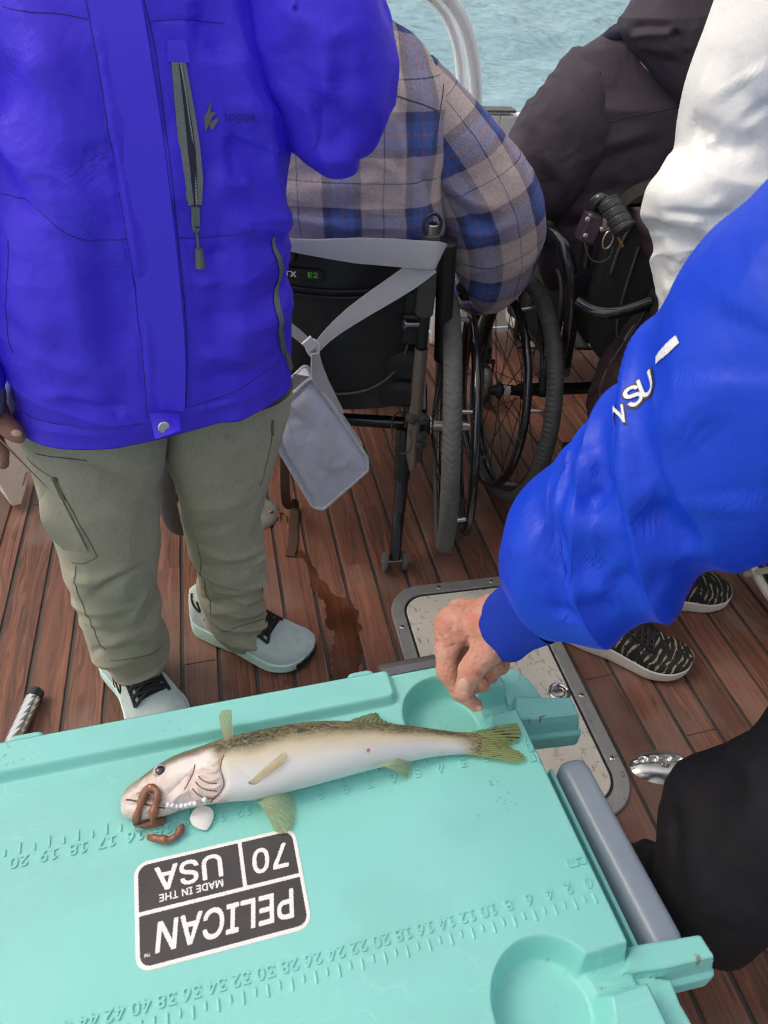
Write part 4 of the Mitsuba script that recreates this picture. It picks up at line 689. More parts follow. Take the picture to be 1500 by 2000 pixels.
# grey webbing and the lavender pouch
def webw(p, n, uv): return mix((.44, .435, .45), (.62, .615, .63), .5 + .5 * dr.sin((p.x + p.z) * 2600) * dr.sin((p.x - p.z) * 2600))
mat('m_web', webw, .6, bump=lambda p, n, uv: dr.sin((p.x + p.z) * 2600) * dr.sin((p.x - p.z) * 2600), bs=.0005)
stp = thing('back_strap', 'grey webbing straps tied across the wheelchair back to the right push cane', 'strap')
obj('belt', ribbon([(-0.1235,0.772,0.721),(-0.058,0.772,0.7116),(0.0273,0.772,0.7028),(0.1074,0.772,0.694),(0.1283,0.772,0.6922)] + [(0.1407,0.785,0.6857)], [.018, .028, .040, .044, .045, .043], (0, -1, .15)), 'm_web', stp, smooth=50)
obj('tie', ribbon([(0.1181,0.778,0.6789),(0.0858,0.778,0.6539),(0.0247,0.778,0.6155),(-0.0284,0.778,0.5797),(-0.0625,0.778,0.5495),(-0.077,0.778,0.5309)], [.042, .040, .036, .030, .021, .014], (-.1, -1, .3)), 'm_web', stp, smooth=50)
obj('tie', ribbon([(-0.1425,0.782,0.5935),(-0.1127,0.782,0.5668),(-0.0906,0.782,0.5438),(-0.0753,0.782,0.5227)], [.018, .018, .017, .014], (0, -1, .3)), 'm_web', stp, smooth=50)
obj('buckle', cat([tube([(-0.0925,0.772,0.5511),(-0.0817,0.772,0.5541),(-0.0727,0.772,0.5357),(-0.0782,0.772,0.5203),(-0.0891,0.772,0.5292)], .0028, 8, 40, closed=True), ribbon([(-0.0946,0.77,0.5561),(-0.0822,0.77,0.5395)], .02, (0, -1, .2), .003)]), 'm_decal_white', stp, smooth=50)
pk = thing('pouch', 'pale lavender fabric pouch with grey piping hanging below the wheelchair straps', 'pouch')
def lav(p, n, uv):
    c = mix((.60, .60, .77), (.66, .66, .80), fbm(p.x * 12, p.y * 12, p.z * 12, 3)); st = smoothstep(.055, .0, dr.sqrt(dr.square(p.x + .052) + dr.square((p.z - .31) * 1.2)))
    c = mix(c, (.40, .34, .28), .55 * st * smoothstep(.35, .7, fbm(p.x * 50, p.z * 50, 1, 3))); return mix(c, (.52, .50, .48), .5 * smoothstep(.55, .75, fbm(p.x * 18, p.z * 11, 4, 3)))
mat('m_lav', lav, .55, sheen=.2, bump=lambda p, n, uv: fbm(p.x * 50, p.z * 38, p.y * 30, 3) * 1.5 + .06 * dr.sin(p.x * 3500) * dr.sin(p.z * 3500), bs=.004)
mat('m_mesh', lambda p, n, uv: mix((.16, .16, .17), (.58, .58, .60), smoothstep(-.1, .35, dr.sin((p.x + p.z * .6) * 1050) * dr.sin((p.z - p.x * .6) * 1050))), .6)
mat('m_piping', (.56, .56, .60), .5)
qv = np.array([(-0.0901,0.745,0.4898),(-0.0565,0.745,0.4379),(0.0137,0.745,0.3178),(0.0148,0.745,0.2918),(-0.0748,0.745,0.2167),(-0.0934,0.745,0.2249),(-0.1566,0.745,0.3653),(-0.1484,0.745,0.4406)]); pc = Polygon(qv[:, [0, 2]]).buffer(-.006).buffer(.006, 6)
XZ = np.array([[1., 0, 0], [0, 0, -1.], [0, 1., 0]])
pm = prism(pc, 0, .045, .007, .004, 4)
cs_ = np.array(pc.centroid.coords[0]); dd = shapely.distance(shapely.points(pm.vertices[:, :2]), pc.boundary); pm = pm.subdivide().subdivide(); dd = shapely.distance(shapely.points(pm.vertices[:, :2]), pc.boundary) * shapely.contains(pc, shapely.points(pm.vertices[:, :2]))
pm.vertices[:, 2] += np.where(pm.vertices[:, 2] > .036, .010 * np.tanh(dd / .02) - .004 * np.exp(-((dd - .006) / .003) ** 2), 0)
def swing(m): m.vertices[:, 1] -= (.43 - m.vertices[:, 2]) * .14; return m
obj('body', swing(place(pm, XZ, (0, .793, 0))), 'm_lav', pk, smooth=40)
ol = resample(pc.buffer(.001), .004); 
for o_ in (.7475, .793): obj('piping', swing(tube(np.c_[ol[:, 0], np.full(len(ol), o_), ol[:, 1]], .0036 if o_ < .75 else .003, 8, 200, closed=True)), 'm_piping', pk, smooth=True)
tv = np.array([(-0.0881,0.755,0.4828),(-0.0926,0.755,0.4935),(-0.1197,0.755,0.5012),(-0.1498,0.755,0.4345)]); obj('mesh_top', grid(np.array([np.linspace(tv[3], tv[2], 12), np.linspace(tv[0], tv[1], 12)]).transpose(0, 1, 2)), 'm_mesh', pk)
obj('hanger', ribbon([(-0.0822,0.752,0.5392),(-0.0768,0.752,0.4988),(-0.0599,0.752,0.4608),(-0.0325,0.752,0.411)], [.014, .026, .020, .010], (.1, -1, .25)), 'm_web', pk, smooth=50)
mat('m_strap_dark', lambda p, n, uv: mix((.05, .028, .020), (.11, .06, .04), noise(p.x * 300, p.y * 300, p.z * 300)), .7)
obj('dangling_strap', ribbon([(-.114, .93, .20), (-.118, .90, .09)] + [(-0.0863,0.9853,0.012), (-0.0999,0.9305,0.004), (-0.1135,0.8607,0.004), (-0.1278,0.8189,0.004)], .021, [(0, -1, .1), (0, -1, .2), (0, -.4, 1), (0, 0, 1)], .0011), 'm_strap_dark', smooth=50); tag('dangling_strap', 'dark brown strap trailing to the deck below the lavender pouch', 'strap')

# second wheelchair: the man in the black jacket sits in it
C2 = Chair((.722, .862, 0), (.2, .98, 0)); W2 = Chair((.7025, .968, 0), (.105, .9945, 0)); HC = .268
c2 = thing('wheelchair', 'glossy black wheelchair with leather wrapped push handle under the man in the black jacket', 'wheelchair')
w2, wc, wa = wheel(c2, W2(-.270, 0, HC), -W2.r, 2, R=HC, cam=3.0); wheel(c2, W2(.270, 0, HC), W2.r, 2, R=HC, cam=3.0, N=240)
obj('hub_band', lathe([(.0141, .004), (.0143, .005), (.0143, .019), (.0141, .020)], wc, wa, 32), 'm_decal_white', w2)
caster(c2, W2(-.2, .38, .06), W2.h); caster(c2, W2(.2, .38, .06), W2.h)
obj('axle', tube([W2(-.25, 0, HC), W2(.25, 0, HC)], .0155, 16), 'm_frame', c2)
obj('cross_tube', tube([C2(-.2, -.06, .20), C2(.2, -.06, .20)], .013, 16), 'm_frame', c2)
obj('seat', rbox((.40, .44, .08), .025, C2(0, .20, .47), C2.B), 'm_fabric_black', c2)
bk = obj('backrest', loc(C2, shell_mesh(.20, .40, .775, -.075, .05, .09, .05)), 'm_fabric_black', c2, smooth=40)
obj('piping', loc(C2, tube([(u, -.077 + .05 * (u / .2) ** 2, z) for u, z in ((-.185, .60), (-.17, .70), (-.12, .755), (-.05, .772), (.05, .772), (.12, .755), (.17, .70))], .0035, 8, 70)), 'm_rubber2', bk, smooth=True)
obj('pocket_seam', loc(C2, tube([(u, -.078 + .05 * (u / .2) ** 2, z) for u, z in ((-.15, .66), (-.15, .50), (-.13, .46), (.0, .44), (.13, .46))], .003, 8, 70)), 'm_rubber2', bk, smooth=True)
for s in (-1, 1):
    obj('side_frame', tube([W2(s * .2, -.03, HC), W2(s * .2, .04, .40), W2(s * .2, .30, .43), W2(s * .21, .40, .36), W2(s * .2, .38, .13)], .0125, 14), 'm_frame', c2, smooth=True)
    obj('footrest_hanger', tube([C2(s * .2, .40, .42), C2(s * .18, .56, .36), C2(s * .15, .64, .12)], .0115, 12), 'm_frame', c2, smooth=True)
    obj('footplate', rbox((.13, .16, .012), .005, C2(s * .09, .67, .11), C2.B), 'm_black_plastic', c2)
obj('back_tube', tube([(0.3921,0.93,0.6698), (0.4027,0.9,0.6713), (0.4152,0.87,0.6614), (0.4299,0.85,0.6221), (0.4478,0.845,0.5613), (0.4629,0.85,0.4866), (0.4765,0.86,0.3913)], .0142, 18, 90), 'm_gloss_black', c2, smooth=True)
obj('arm_pad', tube([(0.4297,1.1,0.6192), (0.3945,0.95,0.6656), (0.3948,0.905,0.6737)], .021, 18, 20), 'm_black_plastic', c2, smooth=True)
obj('foot_cap', tube([(0.4739,0.86,0.4075), (0.4775,0.862,0.3864)], .0175, 16), 'm_silver', c2, smooth=40)
obj('rear_bar', tube([(0.4557,0.84,0.5599), (0.471,0.815,0.5544), (0.4962,0.79,0.5559), (0.5343,0.775,0.5676), (0.5724,0.765,0.5863)], .0125, 16, 60), 'm_gloss_black', c2, smooth=True)
obj('side_guard', loc(W2, place(prism(rrect(-.06, .36, .20, .560, .05), 0, .008, .003), np.array([[0, 0, 1.], [1., 0, 0], [0, 1., 0]]), (-.212, 0, 0))), 'm_black_plastic', c2)
obj('guard_trim', loc(W2, tube([(-.219, v, z) for v, z in ((-.055, .38), (-.058, .50), (-.03, .55), (.02, .563), (.12, .56))], .004, 8, 60)), 'm_rubber', c2, smooth=True)
hd = thing('push_handle', 'black leather wrapped push handle with clamp and key ring behind the black jacket', 'handle')
g0, g1 = V((0.4413,0.8,0.7652)), V((0.466,0.755,0.7255)); ga = unit(g1 - g0); s_ = np.linspace(0, 1, 90); c = g0 + (g1 - g0) * s_[:, None]; t_, a_, b_ = frames(c); q = np.linspace(0, 2 * np.pi, 36, endpoint=False)
rad = .0195 * np.clip(np.minimum(s_ + .02, 1.02 - s_) * 12, .0, 1) ** .4; rad = rad[:, None] - .0016 * np.exp(-((((s_[:, None] * 4.2 + q[None] / 6.2832) % 1) - .5) / .06) ** 2)
mat('m_leather', lambda p, n, uv: mix((.020, .021, .024), (.05, .052, .058), fbm(p.x * 120, p.y * 120, p.z * 120, 3)), .38, bump=lambda p, n, uv: fbm(p.x * 420, p.y * 420, p.z * 420, 3), bs=.001)
obj('grip', grid(c[:, None] + rad[..., None] * (np.cos(q)[None, :, None] * a_[:, None] + np.sin(q)[None, :, None] * b_[:, None]), True, cap=True), 'm_leather', hd, smooth=True)
obj('stem', tube([(0.4491,0.83,0.6342), (0.4349,0.82,0.7007), (0.4257,0.81,0.7537), (0.4339,0.805,0.7655), (0.4498,0.8,0.7563)], .011, 14, 50), 'm_frame', hd, smooth=True)
cb = obj('clamp', rbox((.036, .04, .054), .009, V((0.4248,0.805,0.7173)), basis((.94, -.25, -.22), (.2, .9, 0))), 'm_purple_tube', hd)
for q in ((0.3995,0.778,0.7408), (0.403,0.778,0.7125)): obj('snap', lathe([(.0042, 0), (.0042, .002), (.0025, .003), (.0003, .0032)], q, (-.2, -1, .3), 16), 'm_silver', cb)
obj('lock', cat([rbox((.022, .022, .02), .005, V((0.4446,0.785,0.7316))), tube([V((0.4339,0.785,0.7196)), V((0.4509,0.775,0.726))], .006, 12)]), 'm_tan_tube', hd, smooth=40)
obj('key_ring', tube([V((0.4435,0.768,0.7065)) + V(math.cos(t) * .0095, 0, math.sin(t) * .0155) for t in np.linspace(0, 2 * np.pi, 20, endpoint=False)], .0019, 8, 60, closed=True), 'm_silver', hd, smooth=True)
obj('pin', tube([(0.4594,0.765,0.7123),(0.475,0.765,0.6945)], .0024, 8), 'm_brass', hd)
obj('cable', tube([(0.4096,0.785,0.6971),(0.4214,0.785,0.6754),(0.4461,0.785,0.6601),(0.4667,0.785,0.6686),(0.4681,0.785,0.6891)], .0012, 6, 60), 'm_rubber', hd, smooth=True)
# backpack hanging on it
def packc(p, n, uv): return mix((.018, .013, .016), (.055, .026, .034), smoothstep(.35, .65, fbm(p.x * 6, p.y * 6, p.z * 9, 3))) * (.8 + .4 * noise(p.x * 300, p.y * 300, p.z * 300))
mat('m_pack', packc, .6, sheen=.3)
bp = thing('backpack', 'dark maroon backpack hanging behind the second wheelchair beside the white sleeve', 'backpack')
P, uv = loft([((0.4898,0.8,0.7516), (0.5492,0.78,0.7599), .01), ((0.5081,0.8,0.7324), (0.5783,0.76,0.7303), .045), ((0.5919,0.79,0.6232), (0.6753,0.73,0.6238), .07), ((0.5809,0.79,0.5618), (0.7101,0.72,0.5215), .08), ((0.554,0.8,0.4933), (0.7234,0.72,0.4288), .08), ((0.5265,0.81,0.4025), (0.7175,0.73,0.2973), .075), ((0.5277,0.815,0.3305), (0.6744,0.75,0.2346), .06), ((0.5541,0.81,0.2778), (0.6415,0.77,0.2107), .03)], 120, 160)
P = crumple(P, uv, .006, 14, 10, 5); cloth_obj('bag', P, uv, 'm_pack', bp)
obj('zip', tube([(0.5708,0.7723,0.5706),(0.5547,0.7706,0.53),(0.5391,0.7816,0.47),(0.5213,0.7771,0.4217),(0.5171,0.7703,0.3901)], .003, 8, 60), 'm_rubber2', bp, smooth=True); obj('pocket_trim', tube([(0.522,0.7814,0.4192),(0.5178,0.769,0.3847),(0.5256,0.7516,0.3574),(0.545,0.7337,0.339),(0.5648,0.7174,0.3422)], .0025, 8, 60), 'm_rubber2', bp, smooth=True); obj('zip_pull', ribbon([V(q) + V(-.003, -.006, 0) for q in [(0.558,0.7788,0.5344),(0.5542,0.785,0.5142),(0.5467,0.7811,0.5012)]], .006, (-.5, -1, .3), .001), 'm_silver', bp)
# third wheelchair: only its wheel reaches into the picture
C3 = Chair((1.16, .40, 0), (-.08, .99, 0))
c3 = thing('wheelchair', 'wheelchair at the right edge with cream coated rim and spokes', 'wheelchair')
w3, a3, b3 = wheel(c3, C3(-.290, 0, .300), -C3.r, 2, cam=3, rimmat='m_purple_tube', handmat='m_rim_cream', N=400)
for i in range(7):
    t = i * 2 * math.pi / 7 + .2; x = unit(np.cross(b3, V(0, 0, 1))); y = np.cross(b3, x); pol = lambda t, r, o: a3 + (x * math.cos(t) + y * math.sin(t)) * r + b3 * o
    obj('coated_spoke', tube([pol(t, .05, .03), pol(t + .1, .15, .045), pol(t, .255, .046)], [.006, .006, .008], 10), 'm_rim_cream', w3, smooth=True)
wheel(c3, C3(.290, 0, .300), C3.r, 2, cam=3, N=200); caster(c3, C3(-.22, .44, .06), C3.h); caster(c3, C3(.22, .44, .06), C3.h)
obj('axle', tube([C3(-.28, 0, .30), C3(.28, 0, .30)], .0155, 16), 'm_frame', c3); obj('seat', rbox((.42, .44, .08), .025, C3(0, .18, .47), C3.B), 'm_fabric_black', c3); obj('backrest', loc(C3, shell_mesh(.20, .42, .80, -.075, .05, .06, .03)), 'm_fabric_black', c3, smooth=40)
for s in (-1, 1): obj('side_frame', tube([C3(s * .215, -.09, .80), C3(s * .215, -.05, .29), C3(s * .215, .06, .43), C3(s * .22, .35, .45), C3(s * .23, .46, .38), C3(s * .22, .44, .13)], .0125, 14), 'm_frame', c3, smooth=True)

# ---------------------------------------------------------------- people: materials
def nylon(c, d):
    return lambda p, n, uv: mix(c, d, fbm(p.x * 11, p.y * 11, p.z * 11, 3)) * (.95 + .1 * noise(uv.x * 900, uv.y * 900))
clothweave = lambda f: (lambda p, n, uv: dr.sin(uv.x * f) * dr.sin(uv.y * f))
mat('m_purple', nylon((.068, .036, .72), (.084, .046, .82)), .44, spec=.2, bump=lambda p, n, uv: fbm(p.x * 55, p.y * 55, p.z * 55, 3), bs=.0022)
mat('m_purple_trim', (.072, .040, .76), .43, spec=.25)
mat('m_purple_seam', (.026, .015, .30), .6)
mat('m_blue', nylon((.008, .045, .52), (.012, .060, .62)), .42, spec=.25, bump=lambda p, n, uv: fbm(p.x * 40, p.y * 40, p.z * 40, 3), bs=.0020)
mat('m_blue_rib', lambda p, n, uv: mix((.004, .028, .36), (.010, .055, .58), .5 + .5 * dr.cos(uv.x * 3300)), .75, bump=lambda p, n, uv: dr.cos(uv.x * 3300), bs=.0009)
mat('m_white_coat', nylon((.80, .795, .78), (.87, .87, .86)), .33, spec=.5, bump=lambda p, n, uv: fbm(p.x * 60, p.y * 60, p.z * 60, 3), bs=.0012)
mat('m_olive', lambda p, n, uv: mix((.37, .345, .272), (.45, .42, .338), fbm(p.x * 14, p.y * 14, p.z * 9, 3)) * (.9 + .2 * noise(uv.x * 1100, uv.y * 420)), .65, spec=.2, bump=lambda p, n, uv: .25 * dr.sin(uv.x * 3600 + uv.y * 1800) + fbm(p.x * 60, p.y * 60, p.z * 50, 3), bs=.0013)
mat('m_olive_seam', (.13, .122, .09), .7)
mat('m_black_coat', lambda p, n, uv: mix((.038, .030, .044), (.058, .047, .064), fbm(p.x * 9, p.y * 9, p.z * 9, 3)) * (.9 + .2 * noise(uv.x * 700, uv.y * 700)), .6, spec=.2, sheen=.08, bump=lambda p, n, uv: fbm(p.x * 45, p.y * 45, p.z * 45, 3), bs=.002)
mat('m_black_cloth', lambda p, n, uv: mix((.010, .0095, .012), (.019, .018, .022), fbm(p.x * 8, p.y * 8, p.z * 8, 3)), .65, spec=.12, bump=lambda p, n, uv: fbm(p.x * 40, p.y * 40, p.z * 40, 3), bs=.0018)
mat('m_jeans', lambda p, n, uv: mix((.02, .03, .06), (.05, .07, .12), fbm(p.x * 60, p.y * 60, p.z * 60, 3)), .8)
def skin(p, n, uv):
    c = mix((.50, .225, .155), (.62, .34, .26), fbm(p.x * 38, p.y * 38, p.z * 38, 3)); c = mix(c, (.55, .17, .12), .6 * smoothstep(.48, .70, fbm(p.x * 75, p.y * 75, p.z * 75, 3)))
    return mix(c, (.40, .18, .11), .35 * smoothstep(.62, .7, noise(p.x * 260, p.y * 260, p.z * 260)))
mat('m_skin', skin, .46, spec=.4, bump=lambda p, n, uv: ridge3(p), bs=.0012, eps=3e-4)
def ridge3(p): return 1 - dr.abs(2 * noise(p.x * 330 + 60 * p.z, p.y * 240, p.z * 260) - 1) + .6 * (1 - dr.abs(2 * noise(p.x * 760, p.y * 760, p.z * 760) - 1))
mat('m_skin_dark', lambda p, n, uv: mix((.22, .095, .06), (.34, .16, .11), fbm(p.x * 60, p.y * 60, p.z * 60, 3)), .5, bump=lambda p, n, uv: ridge3(p), bs=.0008, eps=3e-4)
mat('m_nail', (.60, .34, .27), .3, coat=.3); mat('m_hair_brown', (.05, .03, .018), .6); mat('m_hair_grey', (.30, .29, .27), .6)
mat('m_zip_grey', lambda p, n, uv: mix((.13, .13, .125), (.20, .20, .195), noise(p.x * 700, p.y * 700, p.z * 700)), .5); mat('m_zip_dark', (.012, .010, .03), .5); mat('m_pull', (.12, .125, .115), .45)
PER = .137
def tartan_axis(s):
    f = s / PER; f = f - dr.floor(f)
    blue = smoothstep(.0, .012, f) * smoothstep(.46, .448, f); navy = smoothstep(.0, .012, f) * smoothstep(.11, .098, f) + smoothstep(.36, .372, f) * smoothstep(.46, .448, f)
    red = smoothstep(.222, .228, f) * smoothstep(.242, .236, f); line = smoothstep(.718, .723, f) * smoothstep(.738, .733, f)
    c = mix((.60, .45, .40), (.64, .52, .48), smoothstep(.46, .70, f)); c = mix(c, (.045, .12, .46), blue); c = mix(c, (.025, .035, .14), navy); c = mix(c, (.55, .10, .12), red); return mix(c, (.04, .05, .14), line)
def plaid(p, n, uv):
    a, b = tartan_axis(uv.x + .052), tartan_axis(uv.y); w = .5 + .22 * dr.sin(uv.x * 2600 + uv.y * 2600); c = a * w + b * (1 - w)
    fl = noise(uv.x * 1500, uv.y * 1500) * .5 + noise(uv.x * 600, uv.y * 600) * .5
    return mix(c, (.45, .43, .50), .14) * (.68 + .64 * fl)
mat('m_plaid', plaid, .9, spec=.1, sheen=.15, bump=lambda p, n, uv: noise(uv.x * 1300, uv.y * 1300) + fbm(p.x * 60, p.y * 60, p.z * 60, 3), bs=.0016)

def head(parent, c, face, hair, skinm='m_skin', r=.088):
    """head on a neck, facing `face`, with nose, brow, ears, lips and hair"""
    c = V(c); f = unit(V(face)); s = unit(np.cross(f, V(0, 0, 1))); u = V(0, 0, 1); P = lambda a, b, d: c + s * a * r + f * b * r + u * d * r
    bones = [(P(0, -.12, .25), P(0, -.05, .3), r * 1.0, r * .98), (P(0, .25, -.45), P(0, .15, .1), r * .68, r * .85), (P(0, -.1, -.7), P(0, -.25, -1.9), r * .58, r * .62), (P(0, .95, .05), P(0, 1.12, -.22), r * .12, r * .17), (P(-.4, .72, .2), P(.4, .72, .2), r * .2, r * .2), (P(-.25, .78, -.55), P(.25, .78, -.55), r * .16, r * .16), (P(0, .7, -.85), P(0, .72, -.9), r * .2, r * .2)]
    for k in (-1, 1): bones.append((P(k * 1.02, -.05, .12), P(k * 1.0, -.08, -.25), r * .16, r * .12, .01))
    bones += [(P(-.55, .0, -2.3), P(.55, 0, -2.3), r * .7, r * .7)]
    m = relax(nets(blend(bones, .022), c - 3.2 * r, c + 2.0 * r, .008), 6); k = obj('body', m, skinm, parent, smooth=True)
    for q in (-1, 1): obj('eye', place(trimesh.creation.icosphere(2, r * .13), None, P(q * .36, .74, .02)), 'm_eye_dark', k, smooth=True)
    hb = [(P(0, -.25, .45), P(0, -.15, .5), r * 1.06, r * 1.0), (P(0, -.5, -.2), P(0, -.4, .2), r * .85, r * .95)]
    hm = nets(blend(hb, .03), c - 2 * r, c + 2.2 * r, .009); hm.vertices += (meshkit.noise(hm.vertices * 90, 2)[:, None] - .5) * .012; obj('hair', relax(hm, 3), hair, parent, smooth=True)
    return k
def shoe(parent, heel, toe, W, H, upper, sole, lace, style, side=1, label=None):
    """a running shoe: sole with toe spring, knitted upper, tongue and laces"""
    heel, toe = V(heel), V(toe); L = np.linalg.norm(toe - heel); x = unit(toe - heel); y = np.cross(V(0, 0, 1), x); B = np.c_[x, y, [0, 0, 1]]
    s = np.linspace(0, 1, 90); hw = W / 2 * PchipInterpolator([0, .03, .1, .25, .42, .6, .74, .86, .94, .985, 1], [.02, .42, .68, .78, .74, .88, 1.0, .93, .70, .34, .01])(s)
    cy = side * W * .06 * np.sin(np.pi * np.clip((s - .2) / .8, 0, 1)); spr = .020 * np.clip((s - .72) / .28, 0, 1) ** 2 + .010 * np.clip((.12 - s) / .12, 0, 1) ** 2
    def ring(k, z): return np.r_[np.c_[s * L, cy + hw * k, z], np.c_[s * L, cy - hw * k, z][::-1]]
    st = H * .50; tk = np.interp(s, [0, .3, .7, 1], [1.12, 1, .78, .55]); n_ = len(s)
    rows = [ring(.0, spr), ring(.90, spr), ring(.98, spr + .004), ring(1.03, spr + st * .35 * tk), ring(1.01, spr + st * .7 * tk), ring(1.04, spr + st * .92 * tk), ring(.98, spr + st * tk), ring(.90, spr + st * tk - .001)]
    so = grid(np.array(rows), True); k1 = obj('sole' if not parent.count('__') else 'sole', place(so, B, heel), sole, parent, smooth=50)
    q = np.linspace(0, np.pi, 60); top = H * PchipInterpolator([0, .06, .2, .38, .55, .75, .9, 1], [.62, .88, .92, .90, .74, .44, .28, .05])(s)
    e = np.interp(s, [0, .3, .6, 1], [.75, .62, .85, .9])
    P = np.stack([np.broadcast_to((s * L)[:, None], (90, 60)), cy[:, None] + hw[:, None] * .99 * np.sign(np.cos(q)) * np.abs(np.cos(q)) ** e[:, None], (spr + st * tk * .8)[:, None] + (top)[:, None] * np.sin(q) ** .8], -1)
    uv = np.stack(np.broadcast_arrays((s * L)[:, None], (q / np.pi)[None] * W * 1.6), -1)
    obj('upper', place(grid(P), B, heel), upper, parent, smooth=True, uv=uv.reshape(-1, 2))
    at = lambda a, b, d=.0: heel + B @ (np.array([np.interp(a, s, s * L), np.interp(a, s, cy) + np.interp(a, s, hw) * math.copysign(abs(math.cos(b)) ** np.interp(a, s, e), math.cos(b)) * .99, np.interp(a, s, spr + st * tk * .8) + np.interp(a, s, top) * math.sin(b) ** .8]) + V(0, math.cos(b) * d, math.sin(b) * d))
    obj('tongue', grid(np.array([[at(a, b, .0016) for b in np.linspace(1.18, 1.96, 14)] for a in np.linspace(.36, .70, 24)])), lace if style != 'zebra' else upper, parent, smooth=True)
    for i, a in enumerate(np.linspace(.44, .68, 6)):
        for d in (1, -1): obj('lace', tube([at(a - .012 * d, 1.02, .003), at(a, 1.57, .007), at(a + .03 * d, 2.12, .003)], .0027, 8, 20), lace, parent, smooth=True)
    for d in (1.0, 2.14): obj('eyelet_strip', tube([at(a, d, .002) for a in (.42, .52, .62, .71)], .0030, 8, 30), lace, parent, smooth=True)
    if style != 'zebra':
        for d in (1.05, 2.09): obj('lace', tube([at(.40, 1.5, .009), at(.43, d, .015), at(.50, d + (.25 if d > 1.5 else -.25), .008)], .0027, 8, 24), lace, parent, smooth=True)
        for b, kk in ((.42, 1), (2.72, -1)):
            obj('side_mark', tube([at(a, b + kk * o, .0012) for a, o in ((.20, .0), (.30, .22), (.42, .30), (.52, .20), (.54, .02), (.44, -.02), (.34, .08))], .0016, 6, 50), 'm_dark', parent, smooth=True)
            obj('side_mark', grid(np.array([[at(a, b + kk * (.12 + .08 * math.sin((a - .36) / .16 * math.pi) * o), .0010) for o in (-1, 0, 1)] for a in np.linspace(.36, .52, 14)])), 'm_coral', parent, smooth=True)
            obj('heel_mark', tube([at(a, b + kk * o, .0014) for a, o in ((.06, .75), (.10, .35), (.16, .22), (.12, .55))], .0022, 6, 30), 'm_dark', parent, smooth=True)
        obj('toe_guard', grid(np.array([[heel + B @ V(np.interp(a, s, s * L) + .003, np.interp(a, s, cy) + k * np.interp(a, s, hw) * 1.04, z + np.interp(a, s, spr)) for z in np.linspace(.004, .020, 6)] for a, k in [(x_, kk) for kk in (-1,) for x_ in np.linspace(.93, 1.0, 12)] + [(x_, 1) for x_ in np.linspace(1, .97, 5)]])), 'm_dark', parent, smooth=True)
    return k1
mat('m_knit', lambda p, n, uv: mix((.56, .66, .67), (.68, .78, .79), noise(uv.x * 90, uv.y * 90)) * (.82 + .18 * smoothstep(.0, .6, dr.sin(uv.x * 1250) * dr.sin(uv.y * 1250))), .75, bump=lambda p, n, uv: dr.sin(uv.x * 1250) * dr.sin(uv.y * 1250), bs=.0008)
mat('m_mint', lambda p, n, uv: mix((.54, .76, .73), (.64, .84, .81), fbm(p.x * 30, p.y * 30, p.z * 30, 2)), .5, bump=lambda p, n, uv: fbm(p.x * 80 + 3 * noise(p.z * 60), p.y * 80, p.z * 200, 2), bs=.0015)
mat('m_lace', (.014, .013, .017), .75); mat('m_coral', (.75, .33, .31), .6)
def zebra(p, n, uv):
    s = dr.sin(uv.x * 470 + 5 * fbm(uv.x * 40, uv.y * 40, 0, 2) + 9 * dr.abs(uv.y - .08) * 12); return mix((.012, .012, .012), (.34, .29, .21), smoothstep(.35, .62, s) * smoothstep(.42, .60, fbm(uv.x * 260, uv.y * 90, 1, 3)))
mat('m_zebra', zebra, .7, bump=lambda p, n, uv: noise(uv.x * 800, uv.y * 800), bs=.0006)
mat('m_sole_white', lambda p, n, uv: mix((.62, .57, .50), (.76, .73, .68), fbm(p.x * 40, p.y * 40, p.z * 40, 3)), .5)

# ---------------------------------------------------------------- person in the violet rain jacket
p1 = thing('person', 'person standing in violet blue zipped rain jacket, olive trousers and pale shoes, one arm raised', 'person')
P, uv = loft([((-0.3656,0.58,1.1334), (-0.2515,0.6,1.1392), .06), ((-0.4124,0.57,1.1109), (-0.1898,0.6,1.1203), .085), ((-0.4432,0.55,1.0607), (-0.1658,0.6,1.0694), .115), ((-0.4561,0.545,0.9981), (-0.1617,0.6,1.0027), .13), ((-0.4689,0.54,0.929), (-0.1563,0.6,0.9197), .135), ((-0.4819,0.535,0.8576), (-0.1695,0.6,0.8386), .137), ((-0.4973,0.53,0.7785), (-0.1735,0.6,0.7723), .136), ((-0.5119,0.525,0.6968), (-0.1709,0.6,0.6955), .133), ((-0.5164,0.52,0.6388), (-0.1695,0.6,0.6553), .13), ((-0.5172,0.52,0.6106), (-0.1728,0.6,0.6261), .125)], 370, 430, p=2.5)
uvJ = uv; MESH['torso0'] = grid(P, True)
T_ = lambda *a: a
P = crumple(P, uv, .002, 7, 4.5, 3)
lf = ramp(-uv[..., 0], .055, .10) * ramp(np.abs(uv[..., 0]), .40, .34); rt = ramp(uv[..., 0], .045, .08) * ramp(np.abs(uv[..., 0]), .225, .16); tv_ = uv[..., 1] / uv[..., 1].max()
P = pleats(P, uv, .034, 62, 12, 2.4, 1, lf * ramp(tv_, .95, .8), 1.5); P = pleats(P, uv, .028, 8, 14, 3.5, 2, rt * ramp(tv_, .20, .4), 1.5); P = pleats(P, uv, .018, 15, 14, 3, 4, lf * ramp(tv_, .55, .75), 1.5); P = pleats(P, uv, .018, 75, 11, 3, 6, rt * ramp(tv_, .65, .4))
